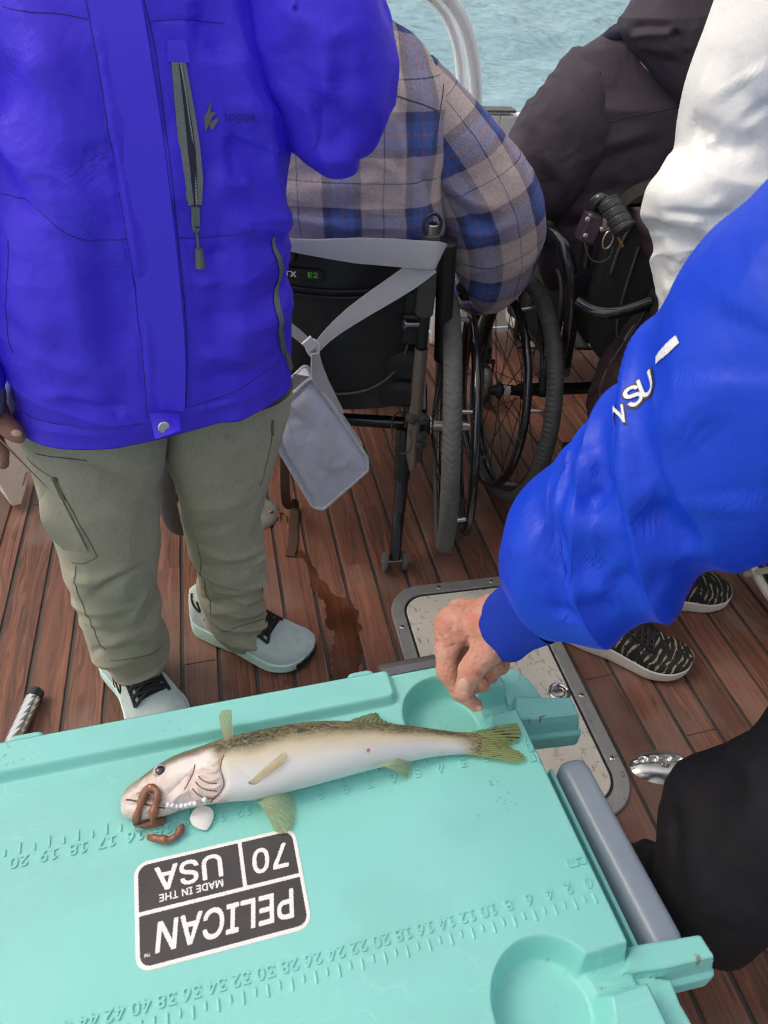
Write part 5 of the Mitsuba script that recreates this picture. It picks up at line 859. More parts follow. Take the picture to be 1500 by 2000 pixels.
Fo = [([(-0.4277,0.4845,1.0252),(-0.408,0.4575,0.9972),(-0.385,0.439,0.9536),(-0.3589,0.4295,0.9041)], -.011, .020), ([(-0.4123,0.4727,1.0391),(-0.3885,0.4484,1.0033),(-0.3655,0.4353,0.9588),(-0.3501,0.4309,0.9276)], .010, .022), ([(-0.3874,0.4516,1.019),(-0.3744,0.4404,0.9839),(-0.3587,0.4331,0.9458),(-0.3507,0.4313,0.9322)], -.009, .014), ([(-0.4424,0.4894,0.9778),(-0.4199,0.4549,0.9454),(-0.3953,0.436,0.903),(-0.3684,0.427,0.8646)], .010, .020), ([(-0.4562,0.4947,0.9259),(-0.4307,0.454,0.8982),(-0.4023,0.434,0.8686),(-0.3831,0.4269,0.8385)], -.008, .018), ([(-0.4429,0.4636,0.8905),(-0.4018,0.4341,0.8711),(-0.3652,0.4262,0.8542)], .006, .016),
      ([(-0.47,0.4721,0.8019),(-0.4476,0.4443,0.7776),(-0.42,0.4291,0.7556)], .007, .016), ([(-0.4418,0.4488,0.8272),(-0.4176,0.4315,0.7934),(-0.4139,0.4277,0.7589)], -.006, .014), ([(-0.3543,0.4263,0.859),(-0.3829,0.4241,0.7826),(-0.4024,0.4245,0.7344)], -.006, .028), ([(-0.4445,0.4407,0.767),(-0.4109,0.4264,0.7469),(-0.3719,0.4234,0.7193)], -.006, .014), ([(-0.4875,0.4626,0.6809),(-0.4392,0.4307,0.688),(-0.3806,0.4222,0.6658)], .005, .012), ([(-0.4502,0.4353,0.6898),(-0.4133,0.4239,0.6755),(-0.3626,0.4237,0.6687)], -.006, .010), ([(-0.4694,0.4531,0.7314),(-0.4355,0.4326,0.733),(-0.4072,0.4245,0.7087)], .005, .014),
      ([(-0.2697,0.4401,0.8389),(-0.2442,0.4489,0.8355),(-0.2272,0.4577,0.8213)], -.005, .008), ([(-0.2552,0.4445,0.8422),(-0.2358,0.4528,0.8295),(-0.2271,0.4568,0.8421)], .005, .008), ([(-0.2871,0.4361,0.8067),(-0.258,0.4444,0.8104),(-0.2227,0.462,0.7918)], .004, .010), ([(-0.2889,0.4364,0.7639),(-0.2498,0.449,0.7646),(-0.1984,0.4835,0.7275)], -.004, .014), ([(-0.2959,0.4357,0.7257),(-0.2537,0.4492,0.7149),(-0.1838,0.5013,0.696)], .005, .012), ([(-0.2936,0.4373,0.6902),(-0.2562,0.4491,0.6834),(-0.201,0.4819,0.6746)], -.004, .010), ([(-0.2581,0.4439,0.9271),(-0.2328,0.4517,0.9093),(-0.2036,0.4667,0.9146)], .006, .016), ([(-0.2401,0.4506,0.9494),(-0.2134,0.4618,0.9414),(-0.184,0.4826,0.9307)], -.006, .016), ([(-0.2628,0.4613,1.0561),(-0.2355,0.4658,1.0441),(-0.2286,0.4621,1.0153)], -.007, .020), ([(-0.3033,0.4375,0.9669),(-0.2887,0.4373,0.9295),(-0.2993,0.4336,0.8858)], .004, .020),
      ([(-0.3634,0.4237,0.7379),(-0.3539,0.4244,0.7804),(-0.3415,0.4262,0.8367)], -.004, .014), ([(-0.3303,0.4341,0.9612),(-0.3178,0.4341,0.9497),(-0.3054,0.4347,0.9353)], -.003, .008)]
Fo = [(a, h * 1.7, w * 1.05) for a, h, w in Fo]
P = sculpt(P, Fo)
Se = [([(-0.3446,0.4589,1.0768),(-0.3448,0.4455,1.0327),(-0.3451,0.436,0.9806),(-0.3448,0.4308,0.9275),(-0.3444,0.4268,0.8637),(-0.3454,0.4254,0.7973),(-0.3484,0.4254,0.7292),(-0.3574,0.4255,0.6391)], -.0050, .0035), ([(-0.3412,0.4587,1.0769),(-0.3413,0.4453,1.0327),(-0.3414,0.4359,0.9806),(-0.341,0.4309,0.9274),(-0.3404,0.4271,0.8634),(-0.3412,0.4258,0.7968),(-0.344,0.426,0.7285),(-0.3539,0.4262,0.6383)], .0042, .0055),
      ([(-0.3009,0.4598,1.0744),(-0.2984,0.4483,1.0331),(-0.2973,0.4393,0.9755),(-0.2973,0.4355,0.9253),(-0.2986,0.4335,0.8754),(-0.3003,0.4331,0.8088),(-0.3041,0.4338,0.7274),(-0.3169,0.4325,0.6485)], -.0022, .0022), ([(-0.2961,0.4605,1.0745),(-0.2929,0.4492,1.0331),(-0.2921,0.4402,0.9753),(-0.2918,0.4365,0.9249),(-0.2929,0.4347,0.8748),(-0.2943,0.4344,0.8079),(-0.2983,0.4352,0.7262),(-0.3104,0.4339,0.6506)], -.0022, .0022), ([(-0.2929,0.461,1.0746),(-0.2897,0.4497,1.033),(-0.2887,0.4408,0.9751),(-0.2883,0.4371,0.9247),(-0.2892,0.4354,0.8744),(-0.2904,0.4353,0.8073),(-0.2948,0.436,0.7254),(-0.3061,0.435,0.6495)], .0016, .0030),
      ([(-0.4252,0.494,1.0555),(-0.3998,0.4689,1.0546),(-0.3735,0.4572,1.0552),(-0.3473,0.4514,1.0524)], -.0020, .0022), ([(-0.2947,0.4539,1.0515),(-0.2725,0.4583,1.0531),(-0.2444,0.4648,1.0513),(-0.2249,0.4716,1.0493)], -.0020, .0022), ([(-0.4653,0.5004,0.8922),(-0.4271,0.4501,0.8919),(-0.3928,0.431,0.8667),(-0.3457,0.4268,0.8653)], -.0018, .0022), ([(-0.2918,0.4347,0.8618),(-0.2539,0.4447,0.8578),(-0.2064,0.4692,0.8539)], -.0018, .0022),
      ([(-0.5213,0.5267,0.6238),(-0.4657,0.4404,0.6453),(-0.4079,0.4232,0.6423),(-0.3577,0.4253,0.6408)], -.0022, .0022), ([(-0.3064,0.4347,0.6534),(-0.2587,0.449,0.6521),(-0.2019,0.4817,0.6543),(-0.1582,0.5382,0.6467)], -.0022, .0022), ([(-0.5232,0.5268,0.6163),(-0.4682,0.4423,0.634),(-0.4095,0.4242,0.6329),(-0.3591,0.4264,0.6312)], .0025, .006), ([(-0.3072,0.4351,0.645),(-0.2593,0.4496,0.6442),(-0.2022,0.4823,0.6463),(-0.159,0.5348,0.6407)], .0025, .006)]
Se += [([(-0.3845,0.4222,0.6699),(-0.3769,0.4226,0.6522),(-0.3681,0.4241,0.6398)], .003, .004), ([(-0.3908,0.4221,0.6671),(-0.3852,0.4222,0.652),(-0.3785,0.4231,0.6418)], -.003, .004), ([(-0.2881,0.4395,0.6521),(-0.2857,0.4409,0.6435)], .002, .003), ([(-0.2589,0.4491,0.6505),(-0.2555,0.4516,0.6411)], .002, .003), ([(-0.2314,0.4616,0.6523),(-0.2269,0.4654,0.6419)], .002, .003)]
P = sculpt(P, Se); P, uv = tuck(P, uv, (False, True)); J = cloth_obj('jacket', P, uv, 'm_purple', p1)
JM = 'jacket'
off = lambda pts, d: [tuple(V(q) + unit(V(EYE) - V(q)) * d) for q in pts]
nrmJ = (.1, -1, .25)
for q in ([(-0.347,0.4547,1.066),(-0.3454,0.4426,1.0291),(-0.345,0.4336,0.9811),(-0.3449,0.4331,0.9269),(-0.3444,0.4264,0.8638),(-0.3457,0.4319,0.7944),(-0.3485,0.4268,0.7284),(-0.3551,0.4231,0.6515)], [(-0.3021,0.4557,1.0673),(-0.2984,0.4489,1.033),(-0.2973,0.4385,0.9756),(-0.2973,0.4294,0.927),(-0.2986,0.4329,0.8756),(-0.3003,0.4326,0.809),(-0.3041,0.4326,0.7281),(-0.3153,0.4319,0.6524)], [(-0.2972,0.4562,1.0673),(-0.2929,0.4494,1.033),(-0.2921,0.4391,0.9755),(-0.2919,0.4291,0.927),(-0.2929,0.4336,0.8751),(-0.2943,0.4339,0.8081),(-0.2983,0.434,0.7268),(-0.3092,0.4334,0.6508)], [(-0.4172,0.4639,1.0584),(-0.3979,0.4514,1.0567),(-0.373,0.4513,1.0559),(-0.3473,0.4503,1.0525)], [(-0.2947,0.4528,1.0516),(-0.2725,0.4582,1.0531),(-0.2437,0.474,1.0502),(-0.2248,0.4723,1.0492)], [(-0.4575,0.4654,0.9013),(-0.4242,0.4295,0.8985),(-0.391,0.4145,0.8727),(-0.3457,0.4265,0.8654)], [(-0.2918,0.4331,0.8624),(-0.2539,0.4442,0.858),(-0.2091,0.4474,0.8618)], [(-0.5031,0.4783,0.6445),(-0.4659,0.4416,0.6445),(-0.4071,0.4168,0.6464),(-0.3576,0.4232,0.6421)], [(-0.3064,0.4338,0.6539),(-0.2585,0.4467,0.658),(-0.217,0.4646,0.6686),(-0.183,0.489,0.6788)], [(-0.4593,0.4427,0.8625),(-0.4728,0.4409,0.8155),(-0.4853,0.4504,0.7653),(-0.4859,0.447,0.736)]):
    seam('seam', J, MESH['jacket'], q, 'm_purple_seam', .0006)
obj('placket', ribbon(off([(-0.3226,0.458,1.0776),(-0.3209,0.4449,1.0332),(-0.3193,0.4354,0.9808),(-0.3188,0.4303,0.9272),(-0.319,0.4284,0.8779),(-0.3202,0.4288,0.8118),(-0.324,0.428,0.7322),(-0.3326,0.4285,0.6565)], .0012), .046, (-.05, -1, .12), .0010), 'm_purple_trim', J, smooth=50)
zp = obj('chest_zip', ribbon(off([(-0.2731,0.449,1.0219),(-0.2725,0.4454,1.0006),(-0.2718,0.4422,0.9748),(-0.2716,0.4379,0.9482),(-0.2718,0.4356,0.9199),(-0.2718,0.4366,0.8943)], .0020), [.013, .016, .019, .021, .021, .014], nrmJ, .0010), 'm_zip_grey', J, smooth=50)
obj('zip_opening', ribbon(off([(-0.272,0.4484,1.0191),(-0.2711,0.4457,1.0005),(-0.2698,0.4426,0.9747),(-0.2696,0.4388,0.9479),(-0.2702,0.4364,0.9196),(-0.2713,0.4367,0.8943)], .0036), [.0015, .0035, .006, .0075, .006, .003], nrmJ, .0006), 'm_zip_dark', zp, smooth=50)
obj('zip_teeth', cat([rbox((.0016, .0009, .0009), .0003, q) for q in curve(off([(-0.2711,0.4486,1.0191),(-0.2696,0.446,1.0005),(-0.2684,0.4429,0.9746),(-0.2675,0.4397,0.9477),(-0.2687,0.4371,0.9194),(-0.2703,0.4369,0.8942)], .0044), 90)]), 'm_silver', zp, kind='stuff')
obj('zip_garage', ribbon(off([(-0.2724,0.4533,1.0373),(-0.2726,0.4509,1.0291),(-0.2728,0.4486,1.0204)], .0022), [.017, .019, .021], nrmJ, .0012), 'm_purple_trim', J, smooth=50)
obj('zip_pull', cat([ribbon(off([(-0.2721,0.4369,0.8917),(-0.2729,0.4372,0.8732)], .006), [.008, .007], nrmJ, .003), tube(off([(-0.2738,0.437,0.8849),(-0.2756,0.4366,0.8735),(-0.2736,0.4371,0.8668),(-0.2701,0.4379,0.8696)], .007), .0022, 8), tube(off([(-0.2734,0.4371,0.8689),(-0.273,0.4376,0.8568),(-0.2731,0.4373,0.8458)], .005), .0016, 8), tube(off([(-0.2728,0.4374,0.848),(-0.2728,0.4373,0.8379),(-0.2733,0.4366,0.8274)], .006), [.0042, .0052, .0056], 12, 20)]), 'm_pull', J, smooth=50)
zp = obj('pocket_zip', drape(ribbon(off([(-0.1862,0.471,0.8456),(-0.1817,0.4751,0.8212),(-0.1788,0.4886,0.7875),(-0.184,0.4743,0.7581),(-0.1812,0.4837,0.7191),(-0.1738,0.4992,0.6815)], .0020), [.004, .009, .010, .010, .009, .007], (.45, -.85, .2), .0009), MESH['jacket'], .0016), 'm_zip_grey', J, smooth=50)
obj('zip_pull', cat([ribbon(off([(-0.1815,0.4812,0.7239),(-0.176,0.4968,0.6904)], .005), .006, (.4, -1, .2), .002), tube(off([(-0.1759,0.4966,0.6963),(-0.1706,0.5026,0.6794)], .005), .0014, 8), tube(off([(-0.1706,0.5026,0.6794),(-0.1673,0.5078,0.6657),(-0.1644,0.5149,0.6506)], .005), [.003, .004, .0045], 10, 16)]), 'm_pull', J, smooth=50)
lg = off([(-0.2541,0.4457,0.9625),(-0.2459,0.4503,0.9875),(-0.2423,0.4504,0.9775),(-0.2462,0.4494,0.9795),(-0.2392,0.4508,0.9728),(-0.2447,0.449,0.9686)], .0012)
obj('emblem', cat([ribbon([lg[0], ((V(lg[0]) + V(lg[1])) / 2)], [.001, .008], nrmJ, .0004), ribbon([((V(lg[0]) + V(lg[1])) / 2), lg[2]], [.007, .0006], nrmJ, .0004), ribbon([((V(lg[0]) + V(lg[5])) / 2), lg[4]], [.008, .0006], nrmJ, .0004), ribbon([((V(lg[0]) + V(lg[1])) / 2), V(lg[1])], [.004, .0004], nrmJ, .0004)]), 'm_pull', J, smooth=50)
tm = meshkit.text_mesh('toggs', .0085, .0004); ex = unit(V((-0.1917,0.4568,0.9686)) - V((-0.2333,0.4519,0.9698))); o_ = V(off([(-0.2334,0.4519,0.9689)], .0022)[0])
obj('lettering', drape(place(tm, basis(ex, (0, .2, 1)), o_), MESH['jacket'], .0008), 'm_purple_seam', J, smooth=False)
tb = np.array(off([(-0.3518,0.4235,0.6575),(-0.3536,0.4269,0.6226)], .003) + [(-0.3442,0.385,0.6417), (-0.3179,0.385,0.6551)] + off([(-0.317,0.432,0.6481)], .003)); cT = tb.mean(0)
fl = np.array([[tb[0] * (1 - b) + tb[4] * b for b in np.linspace(0, 1, 20)], [((tb[1] * .5 + tb[2] * .5) * (1 - b) + tb[3] * b) for b in np.linspace(0, 1, 20)]]); G_ = fl[0][None] + (fl[1] - fl[0])[None] * np.linspace(0, 1.0, 16)[:, None, None]
obj('flap', cat([grid(G_ + V(0, -.003, 0)), grid(G_ + V(0, .0, 0), flip=True)]), 'm_purple_trim', J, smooth=True)
sn = V(G_[9, 8]) + V(0, -.004, 0); obj('snap', lathe([(.0074, .0), (.0074, .002), (.006, .0032), (.0045, .0028), (.0003, .0030)], sn, (.05, -1, .35), 28), 'm_silver', J, smooth=40)
# raised arm
P, uv = loft([((-0.2295,0.57,1.1353), (-0.0965,0.58,1.1339), .085), ((-0.2176,0.55,1.085), (-0.0861,0.56,1.0935), .10), ((-0.2068,0.545,1.0604), (-0.0752,0.555,1.0633), .105), ((-0.2032,0.54,1.0301), (-0.0649,0.55,1.0317), .108), ((-0.1942,0.54,1.0024), (-0.0589,0.55,1.0025), .108), ((-0.1819,0.54,0.9707), (-0.0598,0.55,0.9717), .10), ((-0.1698,0.54,0.9476), (-0.0684,0.55,0.9423), .092), ((-0.1538,0.545,0.9249), (-0.0826,0.55,0.9213), .078), ((-0.133,0.545,0.908), (-0.0746,0.55,0.907), .055), ((-0.1147,0.55,0.8961), (-0.0978,0.55,0.897), .022), ((-0.1084,0.55,0.8925), (-0.1059,0.55,0.8925), .003)], 210, 230, p=2.2)
MESH['arm0'] = grid(P, True); P = crumple(P, uv, .002, 6, 4, 8); P = pleats(P, uv, .020, 82, 13, 3, 11, ramp(uv[..., 0], -.03, .05)); P = pleats(P, uv, .012, 60, 9, 3, 12)
A = [([(-0.1244,0.4425,1.0661),(-0.1325,0.4372,1.0251),(-0.1292,0.4432,0.9814)], .010, .010), ([(-0.1246,0.4414,1.0622),(-0.1118,0.4402,1.0378),(-0.0983,0.4432,1.0114)], .009, .009), ([(-0.1176,0.4439,1.0661),(-0.1001,0.4478,1.0496),(-0.074,0.4732,1.0245),(-0.0564,0.4895,1.0082)], .010, .008), ([(-0.1275,0.4387,1.0502),(-0.1197,0.4378,1.0252),(-0.1173,0.4386,0.994)], -.008, .013), ([(-0.1062,0.4431,1.0438),(-0.0905,0.4516,1.0278),(-0.0757,0.4635,1.0079)], -.009, .010), ([(-0.0996,0.4518,1.0616),(-0.0747,0.4859,1.0516),(-0.0524,0.4904,1.044)], .007, .007), ([(-0.1059,0.4459,1.056),(-0.0768,0.4773,1.047),(-0.0538,0.4899,1.0382)], -.008, .007), ([(-0.0954,0.4595,1.0699),(-0.0651,0.4934,1.0596)], -.009, .012), ([(-0.0783,0.4696,1.0362),(-0.0587,0.4943,1.0214),(-0.0493,0.49,1.0138)], .006, .006), ([(-0.0561,0.4893,1.0034),(-0.0572,0.4881,0.9693)], .007, .008), ([(-0.1639,0.4519,1.0719),(-0.1593,0.4468,1.0606),(-0.1564,0.4461,1.0648)], .006, .010), ([(-0.1305,0.4445,0.9788),(-0.0985,0.445,0.9858),(-0.0608,0.4894,0.9665)], .006, .012), ([(-0.1494,0.4565,0.9738),(-0.13,0.4466,0.9727),(-0.0993,0.4572,0.9363)], -.008, .022), ([(-0.1693,0.4522,1.0474),(-0.1607,0.4482,1.0186),(-0.1635,0.4656,0.9837)], -.004, .030), ([(-0.1415,0.4701,0.9334),(-0.1164,0.4561,0.9327),(-0.0925,0.4616,0.9351)], .005, .012), ([(-0.2007,0.5167,1.0335),(-0.1852,0.4889,1.0067),(-0.1665,0.4806,0.9709)], .004, .020)]
P = sculpt(P, [(a, h * 1.3, w * 1.1) for a, h, w in A]); cloth_obj('sleeve', P, uv, 'm_purple', p1)
# hanging arm at the left edge
P, uv = loft([((-0.4924,0.55,1.1043), (-0.4255,0.56,1.107), .07), ((-0.5336,0.54,1.0106), (-0.4543,0.55,1.0104), .075), ((-0.5695,0.52,0.8759), (-0.4852,0.53,0.8703), .068), ((-0.588,0.5,0.761), (-0.5057,0.505,0.7528), .055), ((-0.5798,0.49,0.7147), (-0.5099,0.49,0.7086), .048), ((-0.5713,0.485,0.6866), (-0.5115,0.485,0.6828), .042)], 140, 180)
P = crumple(P, uv, .005, 12, 9, 12); P, uv = tuck(P, uv, (False, True)); cloth_obj('sleeve', P, uv, 'm_purple', p1)
P, uv = loft([((-0.5673,0.485,0.691), (-0.5113,0.485,0.6856), .040), ((-0.5725,0.48,0.6512), (-0.5211,0.48,0.6469), .036)], 120, 30); cloth_obj('cuff', P, uv, 'm_zip_grey', p1)
hb = [tuple(x) for x in [(-0.5471,0.5176,0.6472,0.022),(-0.5422,0.4927,0.6287,0.02),(-0.5677,0.5194,0.626,0.02),(-0.5634,0.4966,0.6097,0.018),(-0.5412,0.4878,0.6391,0.0125),(-0.5255,0.473,0.6312,0.0115),(-0.5158,0.4627,0.6248,0.0105),(-0.5094,0.4563,0.62,0.0085),(-0.5432,0.4781,0.6119,0.0105),(-0.5365,0.4635,0.5979,0.009),(-0.5354,0.4543,0.5848,0.0075),(-0.5634,0.4923,0.5971,0.0105),(-0.5605,0.4742,0.5778,0.009),(-0.5801,0.5097,0.5873,0.01),(-0.578,0.4938,0.5701,0.0085)]]
bn = [(hb[a][:3], hb[b][:3], hb[a][3], hb[b][3]) for a, b in ((0, 1), (0, 2), (1, 3), (2, 3), (1, 2), (0, 4), (4, 5), (5, 6), (6, 7), (1, 8), (8, 9), (9, 10), (3, 11), (11, 12), (2, 13), (13, 14))]
pts_ = np.array([h[:3] for h in hb]); hm = relax(nets(blend(bn, .007), pts_.min(0) - .03, pts_.max(0) + .03, .0026), 5); MESH['lhand'] = hm; hk = obj('hand', hm, 'm_skin_dark', p1, smooth=True)
nc = V((-0.5095,0.451,0.6274)); obj('nail', place(trimesh.creation.icosphere(2, 1.0), np.diag([.0062, .0030, .0058]) @ np.eye(3), nc + V(0, .0012, 0)), 'm_nail', hk, smooth=True)
head(p1, V(-.375, .56, 1.335), (0, -1, -.1), 'm_hair_brown', 'm_skin_dark', .088)
# olive trousers
def narrow(st, k=.93):
    return [tuple([(V(a) + V(b)) / 2 + (V(q) - (V(a) + V(b)) / 2) * (k if i > 1 else 1) for q in (a, b)] + [t * .92]) for i, (a, b, t) in enumerate(st)]
def leg(name, st, folds, seed, matn, parent, n=200, m=270, amp=.007):
    st = narrow(st); P, uv = loft(st, n, m, p=2.2); MESH[name + '0'] = grid(P, True); P = crumple(P, uv, .003, 8, 7, seed); t_ = uv[..., 1] / uv[..., 1].max(); P = pleats(P, uv, .014, -22, 15, 4, seed, ramp(t_, .50, .75), 1.6); P = pleats(P, uv, .009, 30, 9, 3, seed + 1, ramp(t_, .8, .5), 1.4); P = sculpt(P, folds() if folds else []); P, uv = tuck(P, uv, (False, True)); k = cloth_obj(name, P, uv, matn, parent); return k
kL = leg('trouser_leg', [((-0.5183,0.55,0.6324), (-0.3346,0.575,0.5905), .09), ((-0.5281,0.545,0.569), (-0.345,0.565,0.5194), .09), ((-0.5302,0.54,0.526), (-0.3546,0.56,0.4583), .088), ((-0.534,0.535,0.4622), (-0.3659,0.55,0.3868), .085), ((-0.5254,0.53,0.3806), (-0.383,0.545,0.3064), .078), ((-0.5203,0.53,0.292), (-0.3948,0.545,0.2373), .074), ((-0.5185,0.53,0.2196), (-0.3969,0.54,0.1728), .072), ((-0.5172,0.53,0.1548), (-0.391,0.54,0.1171), .070), ((-0.5122,0.53,0.1097), (-0.3931,0.54,0.0936), .066), ((-0.5037,0.53,0.0761), (-0.4028,0.54,0.0732), .062)],
    lambda: [([(-0.5165,0.5187,0.2558),(-0.4545,0.4659,0.3422),(-0.4078,0.4773,0.359),(-0.3833,0.5203,0.3353)], -.008, .007), ([(-0.516,0.5157,0.2766),(-0.4511,0.4651,0.3617),(-0.3982,0.4828,0.3732)], .006, .010), ([(-0.5142,0.5078,0.1333),(-0.4842,0.4759,0.1941),(-0.4407,0.4708,0.1937),(-0.3968,0.5293,0.1379)], -.009, .006), ([(-0.5018,0.4942,0.1639),(-0.4525,0.469,0.2192),(-0.4014,0.5185,0.1716)], .008, .009), ([(-0.503,0.5053,0.1125),(-0.455,0.4699,0.154),(-0.4149,0.4843,0.1441)], -.006, .005), ([(-0.4824,0.4763,0.159),(-0.4424,0.4707,0.1721),(-0.3973,0.5135,0.1262)], .006, .006), ([(-0.4844,0.4821,0.5698),(-0.4424,0.4726,0.5584),(-0.4024,0.4771,0.528),(-0.3737,0.4966,0.4906)], -.005, .012), ([(-0.3989,0.4934,0.3138),(-0.4203,0.4794,0.2752),(-0.4403,0.4716,0.2465)], .006, .008), ([(-0.3969,0.518,0.2654),(-0.4134,0.4876,0.2406),(-0.4321,0.4738,0.2235)], -.007, .009), ([(-0.4306,0.4733,0.284),(-0.4338,0.4686,0.3351),(-0.4136,0.4732,0.3695)], .004, .012), ([(-0.5006,0.4841,0.3662),(-0.4931,0.4783,0.349),(-0.4646,0.4657,0.3661)], .007, .010), ([(-0.4521,0.4669,0.4718),(-0.4184,0.4711,0.4719),(-0.389,0.4855,0.4355)], .004, .016), ([(-0.5167,0.5159,0.2346),(-0.4857,0.4774,0.2513),(-0.4612,0.4697,0.2598)], .005, .008),
             ([(-0.5242,0.5258,0.5414),(-0.5079,0.4993,0.5397),(-0.489,0.4825,0.5341),(-0.4865,0.4807,0.5247),(-0.4761,0.4722,0.4853),(-0.4669,0.4663,0.4466),(-0.4584,0.4645,0.4002)], -.0025, .0022), ([(-0.4584,0.4645,0.4002),(-0.4784,0.4688,0.3868),(-0.4972,0.4801,0.3819),(-0.5054,0.488,0.3947)], -.0022, .0022), ([(-0.4865,0.4807,0.5247),(-0.4812,0.475,0.4929),(-0.4719,0.4679,0.4557),(-0.4645,0.4652,0.4048)], .0022, .0035), ([(-0.5047,0.4954,0.5663),(-0.4721,0.4773,0.5682),(-0.4417,0.4729,0.5622)], -.0016, .0020), ([(-0.4912,0.4754,0.3831),(-0.5038,0.4922,0.3153),(-0.5018,0.4929,0.2681),(-0.4924,0.4818,0.2359)], -.0018, .0022)], 21, 'm_olive', p1)
MESH['legL'] = MESH['trouser_leg']
for q in ([(-0.5216,0.5152,0.5487),(-0.5069,0.4948,0.5429),(-0.4884,0.4793,0.5364)], [(-0.4857,0.4771,0.5273),(-0.4749,0.4662,0.4901),(-0.4659,0.461,0.451),(-0.4579,0.4621,0.4023)], [(-0.4579,0.4621,0.4023),(-0.478,0.4667,0.3888),(-0.4966,0.4773,0.3845)], [(-0.4919,0.474,0.3794),(-0.5,0.4753,0.3318),(-0.4979,0.4754,0.2859),(-0.4921,0.4725,0.2279),(-0.484,0.4702,0.1905)], [(-0.504,0.4921,0.5685),(-0.4723,0.4782,0.5676),(-0.4425,0.4779,0.5588)], [(-0.4809,0.467,0.1674),(-0.4443,0.4609,0.1714),(-0.4017,0.5002,0.1432)]): seam('seam', kL, MESH['legL'], q, 'm_olive_seam', .0008)
obj('pocket_zip', ribbon(off([(-0.4868,0.4781,0.5345),(-0.486,0.4772,0.523),(-0.4844,0.4735,0.5116),(-0.4821,0.4702,0.5032)], .0015), [.006, .007, .006, .004], (-.2, -1, .2), .0010), 'm_olive_seam', kL, smooth=50); obj('zip_pull', tube(off([(-0.4871,0.4783,0.5362),(-0.4873,0.4787,0.5324)], .003), .003, 10), 'm_pull', kL, smooth=True)
pf = np.array(off([(-0.5213,0.5094,0.4807),(-0.5141,0.493,0.4604),(-0.5098,0.489,0.4296),(-0.5033,0.4829,0.404)], .004) + off([(-0.4924,0.4823,0.5331),(-0.4832,0.4695,0.4977),(-0.4753,0.4622,0.4612),(-0.4686,0.4634,0.4123)], .003)); nA = curve(pf[:4], 30); nB = curve(pf[4:], 30)
Gp = nA[None] * (1 - np.linspace(0, 1, 20)[:, None, None]) + nB[None] * np.linspace(0, 1, 20)[:, None, None]; kk = np.linspace(0, 1, 20)[:, None, None]; Gp = Gp + unit(V(EYE) - V(-.5, .5, .4)) * (.012 * (1 - kk) ** 2 * np.sin(np.linspace(0, 1, 30) * np.pi)[None, :, None] + .003 * np.sin(kk * np.pi)); Gp[..., 0] -= .010 * ((1 - kk) ** 2 * np.sin(np.linspace(0, 1, 30) * np.pi)[None, :, None])[..., 0]
obj('cargo_pocket', cat([grid(Gp), grid(Gp + V(.0, .002, 0), flip=True)]), 'm_olive', kL, smooth=True)
P, uv = loft(narrow([((-0.3387,0.575,0.5909), (-0.158,0.61,0.5824), .085), ((-0.3458,0.575,0.5034), (-0.1658,0.61,0.5333), .085), ((-0.3456,0.575,0.4456), (-0.1767,0.61,0.477), .082), ((-0.3395,0.58,0.384), (-0.1935,0.61,0.4127), .078), ((-0.3361,0.585,0.3184), (-0.21,0.61,0.3383), .072), ((-0.3354,0.59,0.2606), (-0.2052,0.61,0.2726), .070), ((-0.3344,0.59,0.2041), (-0.2048,0.61,0.2226), .068), ((-0.331,0.59,0.1505), (-0.2131,0.61,0.1651), .066), ((-0.3234,0.59,0.0958), (-0.2077,0.61,0.0941), .064), ((-0.3123,0.59,0.0521), (-0.2035,0.605,0.0469), .060), ((-0.3006,0.59,0.0295), (-0.2076,0.605,0.0206), .056)]), 200, 270, p=2.2)
MESH['rleg0'] = grid(P, True); P = crumple(P, uv, .003, 8, 7, 23); t_ = uv[..., 1] / uv[..., 1].max(); P = pleats(P, uv, .015, 18, 15, 4, 27, ramp(t_, .45, .7), 1.6); P = pleats(P, uv, .009, -50, 9, 3, 28, ramp(t_, .7, .4), 1.4)
P = sculpt(P, [([(-0.3257,0.5657,0.3279),(-0.2931,0.5356,0.3089),(-0.2524,0.5367,0.2941),(-0.2072,0.59,0.2725)], .009, .009), ([(-0.3229,0.5647,0.2758),(-0.2791,0.5351,0.2773),(-0.2254,0.5526,0.2799)], -.009, .008), ([(-0.3224,0.5653,0.2386),(-0.2919,0.5399,0.2198),(-0.2486,0.5409,0.2092),(-0.2122,0.5779,0.2031)], .008, .008), ([(-0.3326,0.5997,0.1543),(-0.2858,0.5393,0.1867),(-0.2246,0.5566,0.201)], -.008, .007), ([(-0.3287,0.5886,0.11),(-0.2786,0.539,0.1656),(-0.2098,0.5958,0.0953)], .008, .007), ([(-0.3169,0.5831,0.0918),(-0.2628,0.5404,0.1302),(-0.2097,0.5865,0.0836)], -.007, .006), ([(-0.3193,0.5552,0.319),(-0.3181,0.5583,0.2445),(-0.3124,0.5554,0.1693),(-0.3104,0.556,0.1412)], -.0022, .0025), ([(-0.3251,0.5661,0.3102),(-0.3241,0.5688,0.2355),(-0.3195,0.5664,0.1592)], .002, .003), ([(-0.335,0.5865,0.378),(-0.3001,0.5271,0.4156),(-0.2536,0.5208,0.4233),(-0.216,0.5363,0.4254)], .005, .012), ([(-0.3267,0.5634,0.3579),(-0.2885,0.5278,0.3709),(-0.2393,0.5308,0.3812)], -.006, .012), ([(-0.2632,0.5132,0.5083),(-0.2313,0.5174,0.5374),(-0.1994,0.529,0.5524)], .004, .016), ([(-0.1859,0.5377,0.5584),(-0.1921,0.5394,0.508),(-0.216,0.5363,0.4254)], -.0022, .0022), ([(-0.2877,0.5159,0.5544),(-0.2745,0.5135,0.5456),(-0.2523,0.5135,0.5559)], .004, .010)])
